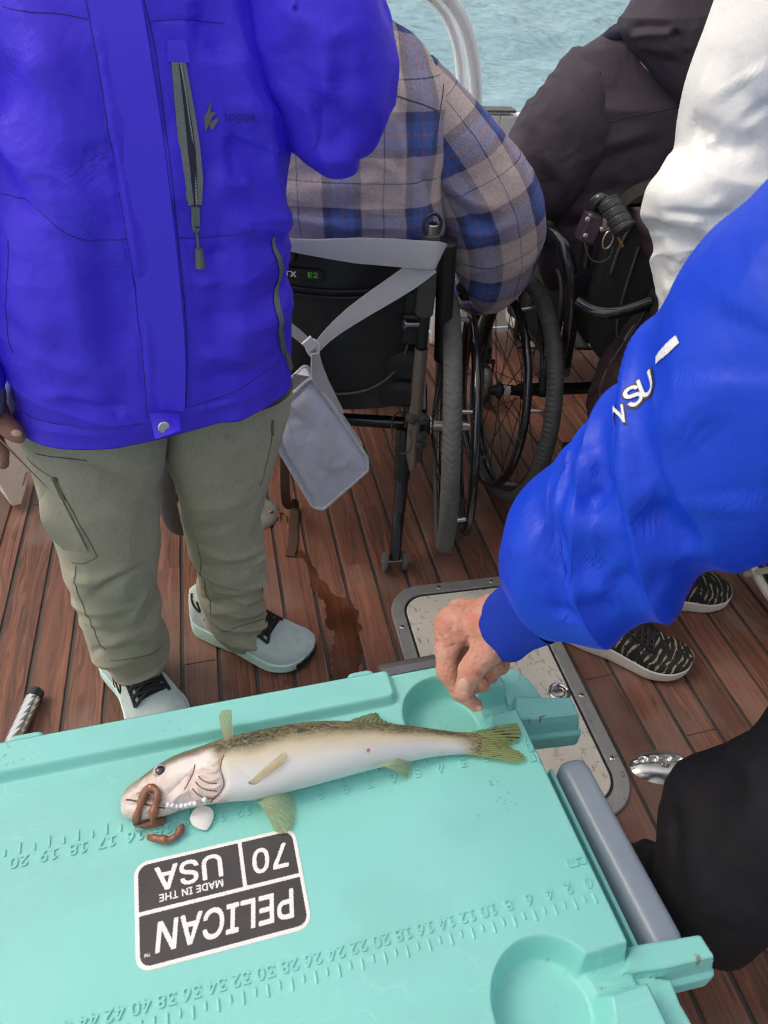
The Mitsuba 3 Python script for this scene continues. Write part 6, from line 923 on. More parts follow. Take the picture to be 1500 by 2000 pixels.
P, uv = tuck(P, uv, (False, True)); cloth_obj('trouser_leg_', P, uv, 'm_olive', p1) if False else None
k = numbered(p1 + '__trouser_leg'); MESH['rleg'] = grid(P, True); cloth_obj('trouser_leg', P, uv, 'm_olive', p1)
for q in ([(-0.3191,0.5466,0.3267),(-0.3193,0.5506,0.2645),(-0.317,0.561,0.1908),(-0.313,0.5516,0.1466)], [(-0.1897,0.5292,0.5511),(-0.1967,0.5306,0.5053),(-0.2138,0.5297,0.4404)], [(-0.3008,0.5459,0.1054),(-0.2638,0.5379,0.1193),(-0.2126,0.5805,0.0835)]): seam('seam', k, MESH['rleg'], q, 'm_olive_seam', .0007)
obj('pocket_zip', tube(off([(-0.1895,0.529,0.5582),(-0.1908,0.5291,0.5441),(-0.1902,0.5308,0.5321)], .002), .0018, 8), 'm_olive_seam', k, smooth=True)
s1 = obj('sock', tube([(-.250, .605, .03), (-.255, .60, .14)], [.040, .042], 24), 'm_lace', p1, smooth=True); obj('sock', tube([(-.462, .535, .03), (-.455, .54, .12)], [.040, .042], 24), 'm_lace', p1, smooth=True)

ks = numbered(p1 + '__shoe'); shoe(ks, (-0.3476,0.6736,0.0), (-0.1335,0.5215,0.0), .106, .080, 'm_knit', 'm_mint', 'm_lace', 'pale', -1)
ks = p1 + '__shoe_001'; shoe(ks, (-.505, .628, 0), (-.405, .385, 0), .106, .080, 'm_knit', 'm_mint', 'm_lace', 'pale', 1)

# ---------------------------------------------------------------- seated man in the plaid shirt
p2 = thing('person', 'person in blue and tan plaid flannel shirt seated in a wheelchair, back to the camera', 'person')
P, uv = loft([((-0.0617,0.95,1.0333), (0.0247,0.95,1.033), .05), ((-0.1182,0.94,0.9948), (0.0836,0.94,0.985), .062), ((-0.1712,0.93,0.9593), (0.1289,0.93,0.9555), .088), ((-0.1959,0.93,0.9083), (0.1724,0.93,0.896), .110), ((-0.1949,0.93,0.8435), (0.1746,0.93,0.8293), .12), ((-0.1899,0.93,0.7817), (0.1723,0.93,0.7647), .125), ((-0.1871,0.93,0.7409), (0.1746,0.93,0.7258), .125), ((-0.1849,0.93,0.7112), (0.1798,0.93,0.6964), .118), ((-0.1775,0.93,0.6909), (0.1696,0.93,0.6799), .100)], 240, 280, p=2.5)
MESH['shirt0'] = grid(P, True); P = crumple(P, uv, .003, 8, 6, 31); t_ = uv[..., 1] / uv[..., 1].max(); P = pleats(P, uv, .012, 6, 14, 3, 31, ramp(t_, .55, .75)); P = pleats(P, uv, .008, 65, 9, 3, 32, ramp(t_, .7, .5))
P = sculpt(P, [([(0.0589,0.8288,0.9159),(0.0718,0.8243,0.8889),(0.0821,0.8212,0.8534),(0.0957,0.8214,0.8153)], -.008, .012), ([(0.0478,0.8252,0.9097),(0.055,0.8179,0.869),(0.0749,0.8157,0.8173)], .009, .013), ([(-0.0027,0.8107,0.8422),(0.0481,0.8111,0.819),(0.1035,0.8217,0.7592)], .006, .016), ([(-0.1141,0.8192,0.7701),(-0.051,0.8064,0.7606),(0.0241,0.8057,0.7706),(0.1105,0.8243,0.7415)], -.006, .014), ([(-0.1145,0.8199,0.7502),(-0.0426,0.8059,0.7405),(0.0342,0.8063,0.7459)], .007, .014), ([(-0.0086,0.8051,0.7314),(0.0359,0.8074,0.7205),(0.0813,0.8136,0.7293)], -.009, .010), ([(-0.0075,0.8077,0.7162),(0.0378,0.8116,0.7062),(0.0936,0.8192,0.7098)], .007, .009), ([(-0.1133,0.8191,0.8008),(-0.0512,0.807,0.7955),(0.0314,0.8079,0.8034),(0.0857,0.8165,0.7935)], .005, .016), ([(-0.1126,0.8201,0.8192),(-0.0431,0.8083,0.8154),(0.0481,0.8111,0.819)], -.004, .012), ([(0.0548,0.8294,0.9192),(0.0804,0.8319,0.9119),(0.108,0.8383,0.9037),(0.1339,0.8499,0.8941)], -.003, .003), ([(0.1617,0.9034,0.9234),(0.1466,0.8624,0.9023),(0.1387,0.8503,0.8757)], -.004, .004), ([(0.1036,0.8242,0.8144),(0.127,0.8343,0.771),(0.1356,0.8396,0.7398)], -.008, .010)])
P, uv = tuck(P, uv, (False, True)); k = cloth_obj('shirt', P, uv, 'm_plaid', p2)
mat('m_plaid_seam', (.05, .055, .10), .8)
for q in ([(0.0528,0.8228,0.9198),(0.0784,0.8255,0.9125),(0.1058,0.8319,0.9043),(0.128,0.8402,0.8954)], [(0.1467,0.8705,0.9258),(0.1382,0.8486,0.9052),(0.1331,0.8396,0.8781),(0.1237,0.8298,0.8471)]): seam('seam', k, MESH['shirt'], q, 'm_plaid_seam', .0010)
P, uv = loft([((0.0613,0.95,0.8747), (0.1496,0.95,0.9527), .07), ((0.0988,0.94,0.8473), (0.1878,0.94,0.9242), .082), ((0.1267,0.93,0.8052), (0.2382,0.93,0.8847), .088), ((0.1482,0.925,0.7597), (0.2939,0.925,0.8353), .090), ((0.1728,0.92,0.7119), (0.3449,0.92,0.7852), .090), ((0.1995,0.93,0.6655), (0.3814,0.93,0.7302), .088), ((0.2253,0.95,0.6125), (0.3989,0.95,0.6704), .086), ((0.2524,0.98,0.5678), (0.4028,0.98,0.6082), .080), ((0.293,1.03,0.5259), (0.3907,1.03,0.5398), .07), ((0.3265,1.12,0.4761), (0.4013,1.12,0.4778), .055), ((0.3343,1.2,0.4411), (0.4002,1.2,0.4373), .045)], 200, 220, p=2.2)
MESH['psl0'] = grid(P, True); P = crumple(P, uv, .003, 9, 8, 33); t_ = uv[..., 1] / uv[..., 1].max(); P = pleats(P, uv, .013, -12, 13, 3.5, 33, ramp(t_, .3, .55))
P = sculpt(P, [([(0.151,0.8762,0.7784),(0.1923,0.8488,0.7436),(0.2391,0.8359,0.7159),(0.2688,0.8313,0.7297)], -.010, .010), ([(0.1536,0.8622,0.7948),(0.2051,0.8386,0.7593),(0.2651,0.8301,0.7475)], .009, .012), ([(0.1881,0.8761,0.7037),(0.2261,0.8459,0.6994),(0.2722,0.8337,0.7155),(0.3061,0.8373,0.7264)], .008, .012), ([(0.2066,0.9402,0.6519),(0.2377,0.8611,0.661),(0.2967,0.843,0.684)], -.007, .012), ([(0.1744,0.8457,0.8691),(0.2122,0.8404,0.8396),(0.2336,0.8361,0.8089)], .004, .016), ([(0.2388,0.9788,0.5849),(0.2584,0.8731,0.6216),(0.3183,0.8549,0.6502)], .006, .010), ([(0.1342,0.868,0.8255),(0.1656,0.8483,0.8066),(0.2083,0.8357,0.7932)], -.004, .014)])
cloth_obj('sleeve', P, uv + V(.03, .05), 'm_plaid', p2)
P, uv = loft([((-0.1968,0.95,0.9457), (-0.1217,0.95,0.8833), .07), ((-0.2515,0.94,0.8707), (-0.1601,0.94,0.8101), .085), ((-0.2961,0.94,0.7649), (-0.1923,0.94,0.7124), .085), ((-0.2914,1.0,0.6411), (-0.2035,1.0,0.5987), .075), ((-0.2149,1.15,0.517), (-0.1528,1.15,0.4911), .05)], 140, 140, p=2.2); P = crumple(P, uv, .005, 9, 8, 34); cloth_obj('sleeve', P, uv, 'm_plaid', p2)
def seated_legs(C, matn, parent, w=.10, foot='m_lace'):
    b = []
    for s in (-1, 1): b += [(C(s * w * .7, .14, .53), C(s * w * 1.1, .46, .53), .085, .068), (C(s * w * 1.1, .46, .53), C(s * w, .60, .17), .066, .050)]
    b.append((C(-.08, .13, .55), C(.08, .13, .55), .10, .10)); lo = np.min([V(x[i]) for x in b for i in (0, 1)], 0) - .14; m = relax(nets(blend(b, .03), lo, np.max([V(x[i]) for x in b for i in (0, 1)], 0) + .14, .013), 4)
    m.vertices += (ridged(m.vertices * 9, 5)[:, None] - .6) * .006; obj('trousers', m, matn, parent, smooth=True)
    for s in (-1, 1): k = numbered(parent + '__shoe'); shoe(k, C(s * w, .56, .118), C(s * w * 1.1, .82, .118), .10, .08, 'm_fabric_black', 'm_sole_white', 'm_lace', 'zebra')
def hand_simple(parent, wrist, d, skinm='m_skin'):
    """a relaxed hand: palm, four curled fingers of different lengths and a thumb at its side"""
    w, d = V(wrist), unit(V(d)); s = unit(np.cross(d, V(0, 0, 1))); u = np.cross(s, d); b = [(w - d * .05, w, .025, .024)]
    for i, (o, l) in enumerate(((-.028, .066), (-.009, .076), (.010, .070), (.027, .054))):
        k = w + d * .075 + s * o; b += [(w, k, .020, .0135), (k, k + d * l * .5 - u * .012, .0095, .009), (k + d * l * .5 - u * .012, k + d * l * .75 - u * .036, .009, .0078)]
    t = w + d * .022 - s * .03; b += [(w, t, .018, .014), (t, t + d * .035 - s * .022 - u * .01, .0125, .0105), (t + d * .035 - s * .022 - u * .01, t + d * .062 - s * .02 - u * .022, .0105, .0085)]
    pp = np.array([x[i] for x in b for i in (0, 1)]); obj('hand', relax(nets(blend(b, .006), pp.min(0) - .03, pp.max(0) + .03, .004), 4), skinm, parent, smooth=True)
seated_legs(C1, 'm_jeans', p2); head(p2, V((-0.0147,0.99,1.0783)), (.3, .95, -.05), 'm_hair_grey'); hand_simple(p2, (0.3693,1.22,0.4279), (-.4, .8, -.2)); hand_simple(p2, (-0.1834,1.17,0.4843), (.3, .9, -.2))

# ---------------------------------------------------------------- seated man in the black jacket
p3 = thing('person', 'person in hooded charcoal black jacket seated in a wheelchair looking over the water', 'person')
P, uv = loft([((0.6036,1.11,1.0011), (0.7865,1.09,1.0191), .05), ((0.5381,1.09,0.9639), (0.8172,1.06,0.9782), .075), ((0.485,1.08,0.934), (0.8508,1.04,0.9436), .095), ((0.4712,1.07,0.8822), (0.8919,1.03,0.8746), .115), ((0.4652,1.06,0.8131), (0.9282,1.02,0.7909), .125), ((0.4653,1.055,0.7436), (0.9562,1.02,0.7138), .13), ((0.4644,1.05,0.6751), (0.9782,1.02,0.6367), .13), ((0.4688,1.05,0.6006), (0.9963,1.02,0.5663), .12), ((0.5125,1.07,0.5108), (1.0103,1.04,0.4707), .10)], 220, 240, p=2.4)
MESH['bj0'] = grid(P, True); P = crumple(P, uv, .003, 7, 6, 41); P = pleats(P, uv, .015, -14, 10, 2.5, 41); P = pleats(P, uv, .005, 60, 9, 3, 45)
P = sculpt(P, [([(0.4842,1.0813,0.9312),(0.4804,1.0227,0.8998),(0.4848,0.9978,0.8583),(0.4878,0.9846,0.8087),(0.4898,0.979,0.7645)], -.005, .004), ([(0.4824,1.0625,0.9343),(0.4853,1.0146,0.9014),(0.4905,0.9912,0.8597),(0.4938,0.9784,0.8102)], .003, .006), ([(0.4907,0.985,0.8351),(0.5382,0.957,0.8587),(0.5984,0.9411,0.8749),(0.6462,0.9353,0.8821)], -.0030, .0028), ([(0.4768,0.9967,0.7644),(0.5165,0.9586,0.7881),(0.581,0.9335,0.8163),(0.647,0.9221,0.8274)], -.010, .016), ([(0.4799,0.9931,0.7885),(0.528,0.9544,0.8159),(0.6039,0.932,0.8428)], .007, .016), ([(0.465,1.0254,0.683),(0.512,0.958,0.7229),(0.5693,0.9309,0.7441)], -.008, .016), ([(0.4643,1.0371,0.6587),(0.5089,0.9585,0.6935),(0.5844,0.9255,0.7215)], .006, .012), ([(0.4682,1.0143,0.6455),(0.5065,0.9604,0.663),(0.5537,0.9346,0.6902)], -.007, .012)])
k = cloth_obj('jacket', P, uv, 'm_black_coat', p3)
for q in ([(0.4867,0.9782,0.8367),(0.5335,0.9493,0.8596),(0.5934,0.9329,0.875),(0.6373,0.93,0.8824)], [(0.4951,1.005,0.9238),(0.4993,0.982,0.887),(0.5034,0.9656,0.8483),(0.5067,0.961,0.7966)]): seam('seam', k, MESH['jacket'], q, 'm_lace', .0010)
P, uv = loft([((0.4869,1.09,0.9465), (0.6068,1.08,0.8812), .06), ((0.4523,1.08,0.9101), (0.5719,1.06,0.8264), .085), ((0.414,1.07,0.8688), (0.5411,1.04,0.7754), .095), ((0.3865,1.07,0.8247), (0.5217,1.04,0.7173), .095), ((0.3767,1.08,0.7838), (0.499,1.04,0.667), .09), ((0.4017,1.11,0.7292), (0.5049,1.08,0.6213), .08), ((0.4747,1.19,0.6517), (0.5317,1.17,0.5774), .06), ((0.5613,1.29,0.5706), (0.6109,1.29,0.5318), .05)], 180, 180, p=2.2)
MESH['bs0'] = grid(P, True); P = crumple(P, uv, .003, 8, 7, 42); P = pleats(P, uv, .014, 70, 10, 3, 42); P = pleats(P, uv, .009, 10, 13, 4, 46)
P = sculpt(P, [([(0.428,1.0567,0.8887),(0.409,1.0395,0.8664),(0.3936,1.0418,0.8443)], -.006, .007), ([(0.4258,1.0285,0.8857),(0.4091,1.0138,0.859),(0.3908,1.0184,0.8321)], .006, .008), ([(0.3909,0.9881,0.7909),(0.4221,0.9651,0.7695),(0.4578,0.9646,0.7317)], .007, .013), ([(0.3784,1.009,0.7945),(0.4006,0.9749,0.7671),(0.4337,0.9667,0.7221)], -.007, .012)])
cloth_obj('sleeve', P, uv, 'm_black_coat', p3)
P, uv = loft([((0.8202,1.06,0.9442), (0.9322,1.08,0.9692), .07), ((0.9011,1.04,0.8108), (1.0657,1.06,0.8251), .085), ((1.0552,1.09,0.6453), (1.196,1.09,0.653), .08), ((1.2121,1.24,0.4864), (1.3467,1.24,0.4806), .05)], 120, 120, p=2.2); P = crumple(P, uv, .006, 8, 7, 43); cloth_obj('sleeve', P, uv, 'm_black_coat', p3)
P, uv = loft([((0.5523,1.02,1.0465), (0.7021,1.01,1.0599), .06), ((0.5287,1.01,1.0158), (0.7224,0.99,1.0288), .085), ((0.5182,1.005,0.9873), (0.7463,0.98,0.9944), .098), ((0.5343,1.0,0.9588), (0.759,0.975,0.9569), .100), ((0.5697,0.995,0.9305), (0.7637,0.97,0.9248), .092), ((0.6141,0.995,0.9036), (0.7669,0.97,0.8907), .078), ((0.656,1.0,0.8841), (0.7657,0.98,0.8694), .055), ((0.7069,1.02,0.867), (0.7681,1.01,0.8575), .02)], 180, 160, p=2.2)
MESH['hood0'] = grid(P, True); P = crumple(P, uv, .003, 9, 8, 44); P = pleats(P, uv, .010, -10, 14, 4, 44)
P = sculpt(P, [([(0.5175,0.9929,0.9875),(0.5294,0.9481,1.0013),(0.5589,0.9178,1.006),(0.6047,0.9032,1.0177)], -.006, .007), ([(0.5201,0.986,0.9793),(0.5331,0.9408,0.992),(0.5676,0.9107,0.997)], .005, .007), ([(0.5562,0.9178,0.9854),(0.5597,0.9159,1.0005),(0.5698,0.9109,1.005),(0.5764,0.9057,0.9913)], .008, .008), ([(0.5643,0.9121,0.9864),(0.5661,0.9114,0.9969),(0.5732,0.9072,0.9917)], -.010, .006), ([(0.5348,0.9703,0.9619),(0.5637,0.9284,0.9536),(0.6046,0.8976,0.9556)], -.006, .014), ([(0.5254,0.9772,0.9723),(0.5493,0.9305,0.9699),(0.5808,0.9039,0.9761)], .006, .012), ([(0.5961,0.9051,1.0173),(0.5913,0.9005,0.996),(0.5921,0.9001,0.9663)], .006, .010)])
cloth_obj('hood', P, uv, 'm_black_coat', p3)
mat('m_navy', (.012, .014, .045), .7)
obj('collar', tube([(0.5232,1.05,0.9702), (0.5263,1.03,0.9794), (0.5344,1.015,0.9863)], [.012, .016, .012], 14), 'm_navy', p3, smooth=True)
seated_legs(C2, 'm_black_cloth', p3); head(p3, V(.655, 1.01, 1.155), (.1, .98, -.15), 'm_hair_grey'); hand_simple(p3, (0.5979,1.31,0.5378), (.2, .9, -.2)); hand_simple(p3, (1.2645,1.26,0.4767), (0, .9, -.2))

# ---------------------------------------------------------------- person in the white coat
p4 = thing('person', 'person standing in glossy white jacket and black and beige striped running shoes', 'person')
P, uv = loft([((0.4348,0.6,1.1456), (0.5819,0.6,1.1424), .075), ((0.4247,0.6,1.0843), (0.5748,0.6,1.0837), .085), ((0.4074,0.59,1.0203), (0.5711,0.59,1.016), .085), ((0.4015,0.585,0.9729), (0.5679,0.585,0.9613), .083), ((0.4043,0.58,0.94), (0.5556,0.58,0.9219), .08), ((0.409,0.57,0.9104), (0.5578,0.57,0.8864), .078), ((0.3904,0.56,0.8836), (0.5691,0.56,0.8523), .078), ((0.365,0.55,0.8499), (0.584,0.55,0.8184), .08), ((0.3614,0.545,0.8272), (0.579,0.545,0.7822), .078), ((0.3807,0.54,0.8053), (0.575,0.54,0.7527), .07), ((0.3943,0.53,0.773), (0.5632,0.53,0.7207), .066), ((0.3937,0.52,0.7347), (0.5583,0.52,0.6834), .066), ((0.4091,0.515,0.6917), (0.5514,0.515,0.647), .062), ((0.4308,0.51,0.6467), (0.5444,0.51,0.6139), .056)], 230, 280, p=2.2)
MESH['ws0'] = grid(P, True); t_ = uv[..., 1] / uv[..., 1].max(); P = pleats(P, uv, .020, -18, 13, 3.5, 51, ramp(t_, .38, .58), 1.3); P = pleats(P, uv, .010, 60, 8, 3, 52, ramp(t_, .6, .4))
WF = [([(0.4047,0.5877,0.9351),(0.4102,0.5528,0.9338),(0.4179,0.5357,0.9253)], -.010, .012), ([(0.4033,0.5938,0.9495),(0.4087,0.5501,0.9529),(0.4302,0.5198,0.9445),(0.4561,0.5015,0.9273)], .008, .016), ([(0.4,0.5464,0.8971),(0.4136,0.5323,0.9104),(0.4299,0.5177,0.9235),(0.4565,0.5005,0.9245)], -.012, .013), ([(0.4057,0.5694,0.9007),(0.4125,0.5444,0.9137),(0.4191,0.5339,0.9289)], .010, .012), ([(0.3989,0.5439,0.8959),(0.4039,0.5107,0.8876),(0.4094,0.4896,0.8677)], .010, .010), ([(0.4013,0.5817,0.8896),(0.3966,0.5386,0.8928),(0.4014,0.4995,0.8747),(0.4097,0.4867,0.862)], -.009, .009), ([(0.4241,0.5308,1.0121),(0.4372,0.516,0.9924),(0.4541,0.5067,0.9742)], .009, .016), ([(0.418,0.5359,0.9999),(0.4326,0.5181,0.9805),(0.4528,0.5064,0.9596)], -.008, .018), ([(0.3646,0.5628,0.8424),(0.3712,0.5189,0.8507),(0.399,0.4901,0.8545),(0.4358,0.4775,0.8609)], .009, .014), ([(0.3629,0.5374,0.8381),(0.3794,0.5039,0.8459),(0.4119,0.4817,0.8482),(0.4449,0.4735,0.8519)], -.006, .006), ([(0.3625,0.5369,0.8264),(0.3762,0.5044,0.8335),(0.4088,0.4805,0.8337)], .006, .010), ([(0.3788,0.5455,0.8063),(0.3841,0.5178,0.8131),(0.3988,0.5038,0.8047),(0.407,0.4984,0.7846)], -.013, .010), ([(0.3877,0.5386,0.7924),(0.3961,0.5129,0.7942),(0.4125,0.4913,0.7798)], .008, .012), ([(0.3994,0.5102,0.7804),(0.4172,0.4884,0.7844),(0.4505,0.472,0.7783)], -.008, .012), ([(0.3938,0.5221,0.7456),(0.404,0.4983,0.77),(0.4318,0.4732,0.7639)], .007, .014), ([(0.4064,0.4855,0.7411),(0.4214,0.4741,0.749),(0.4424,0.4628,0.7412)], -.011, .012), ([(0.3977,0.5259,0.716),(0.4019,0.4924,0.7422),(0.4235,0.4694,0.7356)], .007, .012), ([(0.4093,0.5164,0.691),(0.4165,0.4745,0.7181),(0.4529,0.4562,0.7043)], .005, .012), ([(0.4017,0.5895,0.9781),(0.4071,0.5521,0.9794),(0.4199,0.5307,0.9866)], .005, .018)]
P = sculpt(P, [(a, h * 1.1, w * 1.4) for a, h, w in WF])
P, uv = tuck(P, uv, (False, True)); cloth_obj('sleeve', P, uv, 'm_white_coat', p4)
P, uv = loft([((.58, .66, 1.20), (.92, .58, 1.20), .06), ((.55, .66, 1.12), (.95, .57, 1.12), .09), ((.56, .66, .95), (.96, .57, .95), .11), ((.57, .66, .75), (.95, .57, .75), .115), ((.57, .66, .64), (.95, .57, .64), .115)], 120, 120); P = crumple(P, uv, .005, 7, 6, 52); cloth_obj('jacket', P, uv, 'm_white_coat', p4)
P, uv = loft([((.88, .52, 1.13), (1.0, .52, 1.13), .06), ((.95, .52, .9), (1.07, .52, .9), .06), ((.95, .50, .66), (1.04, .50, .66), .05)], 80, 100); P = crumple(P, uv, .004, 8, 7, 53); cloth_obj('sleeve', P, uv, 'm_white_coat', p4)
def standing_legs(a, b, hipz, matn, parent, hip):
    hip = V(hip); bb = []
    for f in (a, b): f = V(f); h = hip + unit(f * V(1, 1, 0) - hip * V(1, 1, 0)) * .07; h[2] = hipz; k = (h + f) / 2; bb += [(h, k, .095, .07), (k, f + V(0, 0, .09), .07, .056)]
    bb.append((hip + V(0, 0, hipz - hip[2]), hip + V(0, 0, hipz + .1 - hip[2]), .14, .14)); pp = np.array([V(x[i]) for x in bb for i in (0, 1)]); m = relax(nets(blend(bb, .03), pp.min(0) - .16, pp.max(0) + .16, .013), 4); m.vertices += (ridged(m.vertices * 8, 6)[:, None] - .6) * .008; obj('trousers', m, matn, parent, smooth=True)
standing_legs((.412, .475, 0), (.575, .52, 0), .58, 'm_black_cloth', p4, (.70, .60, 0))
ks = numbered(p4 + '__shoe'); shoe(ks, (.372, .503, 0), (0.5853,0.3311,0.0), .104, .078, 'm_zebra', 'm_sole_white', 'm_lace', 'zebra', -1)
ks = p4 + '__shoe_001'; shoe(ks, (.525, .535, 0), (0.7862,0.4962,0.0), .104, .078, 'm_zebra', 'm_sole_white', 'm_lace', 'zebra', 1)
head(p4, V(.75, .60, 1.42), (-.5, -.7, -.2), 'm_hair_brown'); hand_simple(p4, V((0.4659,0.505,0.6278)), (-.1, -.2, -1)); hand_simple(p4, (1.0, .5, .64), (0, -.2, -1))

# ---------------------------------------------------------------- person in the blue jacket reaching to the fish
p5 = thing('person', 'person in bright blue jacket and black trousers reaching one bare hand over the fish tail', 'person')
P, uv = loft([((.17, .02, 1.13), (.21, -.16, .96), .07), ((0.1368,0.0805,1.0599), (0.1789,-0.0761,0.8992), .07), ((0.1201,0.0797,1.0296), (0.1573,-0.0763,0.8677), .08), ((0.1122,0.0829,1.0069), (0.143,-0.0759,0.8396), .085), ((0.1026,0.0961,0.9718), (0.1263,-0.0629,0.8015), .085), ((0.0947,0.099,0.9255), (0.1142,-0.0466,0.7689), .082), ((0.087,0.1016,0.8869), (0.0973,-0.0353,0.7365), .078), ((0.071,0.1052,0.8462), (0.08,-0.028,0.6996), .074), ((0.0569,0.106,0.8031), (0.0599,-0.0176,0.665), .070), ((0.0364,0.1136,0.7653), (0.0465,-0.0041,0.6365), .068), ((0.0099,0.1201,0.7317), (0.0339,0.012,0.6189), .066), ((0.0064,0.1202,0.7119), (0.0346,0.0233,0.6133), .056), ((0.0032,0.1149,0.6892), (0.0348,0.0321,0.6078), .050), ((0.0077,0.1081,0.6739), (0.0364,0.0399,0.6078), .042), ((0.0185,0.1005,0.6648), (0.0368,0.0467,0.6109), .030)], 280, 330, p=2.15)
MESH['bl0'] = grid(P, True); t_ = uv[..., 1] / uv[..., 1].max(); P = pleats(P, uv, .020, 12, 12, 3.2, 61, ramp(t_, .42, .62) * ramp(t_, .99, .92), 1.4); P = pleats(P, uv, .014, 48, 7, 2.2, 62, ramp(t_, .75, .45), 1.4)
BF = [([(-0.0173,0.0807,0.746),(-0.0155,0.0538,0.7453),(-0.0112,0.0306,0.7421),(-0.0029,0.0086,0.7416),(0.0102,-0.012,0.7408)], -.015, .010), ([(-0.0106,0.079,0.7534),(-0.0066,0.0397,0.7614),(0.0022,0.0115,0.7641),(0.0135,-0.0094,0.7665)], .012, .014), ([(0.0102,-0.012,0.7408),(0.0262,-0.0273,0.7377),(0.0455,-0.0368,0.7342)], -.009, .010), ([(0.011,0.0783,0.7878),(0.0031,0.0565,0.7857),(0.0026,0.0312,0.7836),(0.0068,0.0099,0.7785)], -.012, .009), ([(0.0112,0.0653,0.7998),(0.0062,0.0448,0.7968),(0.0079,0.0202,0.7942)], .010, .010), ([(0.0083,0.0473,0.8026),(0.0098,0.0244,0.8038),(0.0141,0.0033,0.7962),(0.0182,-0.0122,0.7792)], -.013, .011), ([(0.0116,0.0376,0.8144),(0.0151,0.0142,0.8133),(0.0232,-0.0079,0.8115),(0.0342,-0.0253,0.8137)], .010, .016), ([(0.0193,-0.0036,0.8036),(0.0275,-0.0188,0.7992),(0.0404,-0.0336,0.7939),(0.0636,-0.05,0.799)], -.013, .014), ([(0.0238,-0.0131,0.8003),(0.0432,-0.0359,0.7822),(0.061,-0.044,0.7698)], .008, .010), ([(0.0326,-0.0091,0.8877),(0.0431,-0.0365,0.8724),(0.0549,-0.053,0.8563),(0.0632,-0.0592,0.8367)], -.011, .018), ([(0.0296,0.0266,0.8943),(0.0324,-0.0115,0.8786),(0.0471,-0.0437,0.8503),(0.0622,-0.0559,0.8245)], .009, .020), ([(0.0183,-0.015,0.7707),(0.0325,-0.0291,0.7725),(0.0531,-0.041,0.7713),(0.0725,-0.0495,0.7781)], .007, .010), ([(-0.0157,0.0169,0.712),(-0.0077,0.0103,0.726),(0.008,-0.0108,0.7342)], -.009, .011), ([(-0.018,0.0269,0.7215),(-0.0052,0.012,0.7389),(0.0096,-0.0096,0.7475)], .008, .010), ([(-0.0061,-0.0002,0.6986),(0.0066,-0.0131,0.6996),(0.0233,-0.0247,0.7049)], -.009, .009), ([(-0.0127,0.0099,0.7057),(0.0014,-0.0068,0.7133),(0.0187,-0.0222,0.7251)], .007, .009), ([(-0.0401,0.0569,0.7008),(-0.032,0.0481,0.717),(-0.0235,0.0367,0.7227)], .005, .010), ([(0.0307,0.0316,0.8999),(0.0326,0.0185,0.9192),(0.04,-0.0078,0.9287),(0.0512,-0.0366,0.9284)], .005, .020), ([(0.0524,-0.0121,0.9664),(0.0454,-0.0161,0.9402),(0.0441,-0.0268,0.9157)], -.007, .026), ([(-0.0135,0.002,0.6715),(-0.0094,-0.0008,0.6803),(-0.0024,-0.0063,0.6712)], -.008, .006), ([(-0.0277,0.032,0.7092),(-0.0175,0.0118,0.6984),(-0.0129,0.0016,0.6684)], -.006, .006)]
P = sculpt(P, [(a, h * .8, w * 1.5) for a, h, w in BF])
mat('m_letter_dark2', (.003, .015, .20), .6)
bk = cloth_obj('sleeve', P, uv, 'm_blue', p5); MESH['bl'] = MESH['sleeve']
P, uv = loft([((0.0194,0.1034,0.6669), (0.0392,0.0464,0.6099), .036), ((0.0009,0.1012,0.642), (0.0224,0.0457,0.5875), .044), ((-0.0188,0.1018,0.6106), (0.0037,0.0504,0.561), .042), ((-0.0303,0.1025,0.5947), (-0.0032,0.0533,0.5493), .038), ((-0.0388,0.1026,0.5823), (-0.0089,0.0603,0.5457), .034)], 220, 120, p=2.2)
P, uv = tuck(P, uv, (False, True), .02); cloth_obj('cuff', P, uv, 'm_blue_rib', p5); seam('seam', bk, MESH['cuff'], [(-0.0132,0.0817,0.6479),(-0.0146,0.0553,0.6463),(-0.0075,0.0376,0.6309),(0.0025,0.0319,0.6124)], 'm_letter_dark2', .0008)
# white letters with a dark outline along the sleeve
mat('m_letter_dark', (.05, .035, .03), .6)
def sleeve_letter(t_, o, ex, ey, h_):
    B_ = basis(ex, ey)
    for mt, d, b in (('m_letter_dark', .0007, 1.22), ('m_letter_white', .0016, 1.0)):
        tm = meshkit.text_mesh(t_, h_, .0002, True); tm = tm.subdivide_to_size(.004); c_ = tm.bounds.mean(0); tm.vertices = (tm.vertices - V(c_[0], c_[1], 0)) * V(b * 1.15, b, 1)
        obj('lettering', drape(place(tm, B_, V(o)), MESH['bl'], d), mt, bk, smooth=False)
for t_, o, a, b, u1, u2, h_ in (('U', (0.0271,0.0344,0.8848), (0.0247,0.035,0.8785), (0.0272,0.0309,0.8912), (0.0257,0.0256,0.8849), (0.0277,0.0392,0.8864), .0165), ('S', (0.0206,0.038,0.8735), (0.0167,0.0386,0.87), (0.0238,0.0367,0.8776), (0.0201,0.0341,0.8706), (0.0212,0.0413,0.876), .0150), ('N', (0.0103,0.035,0.861), (0.0195,0.0515,0.8457), (0.0141,0.0343,0.8648), (0.0103,0.0304,0.8585), (0.0107,0.0381,0.8627), .014)):
    sleeve_letter(t_, o, V(b) - V(a), V(u2) - V(u1), h_)
obj('stripe', drape(ribbon(off([(0.0294,0.0372,0.9037),(0.027,0.0319,0.9113),(0.0267,0.0274,0.9186),(0.0293,0.0235,0.928)], .002), [.006, .007, .008, .007], (-.5, -.3, .8), .0002), MESH['bl'], .0012), 'm_letter_white', bk, smooth=50)
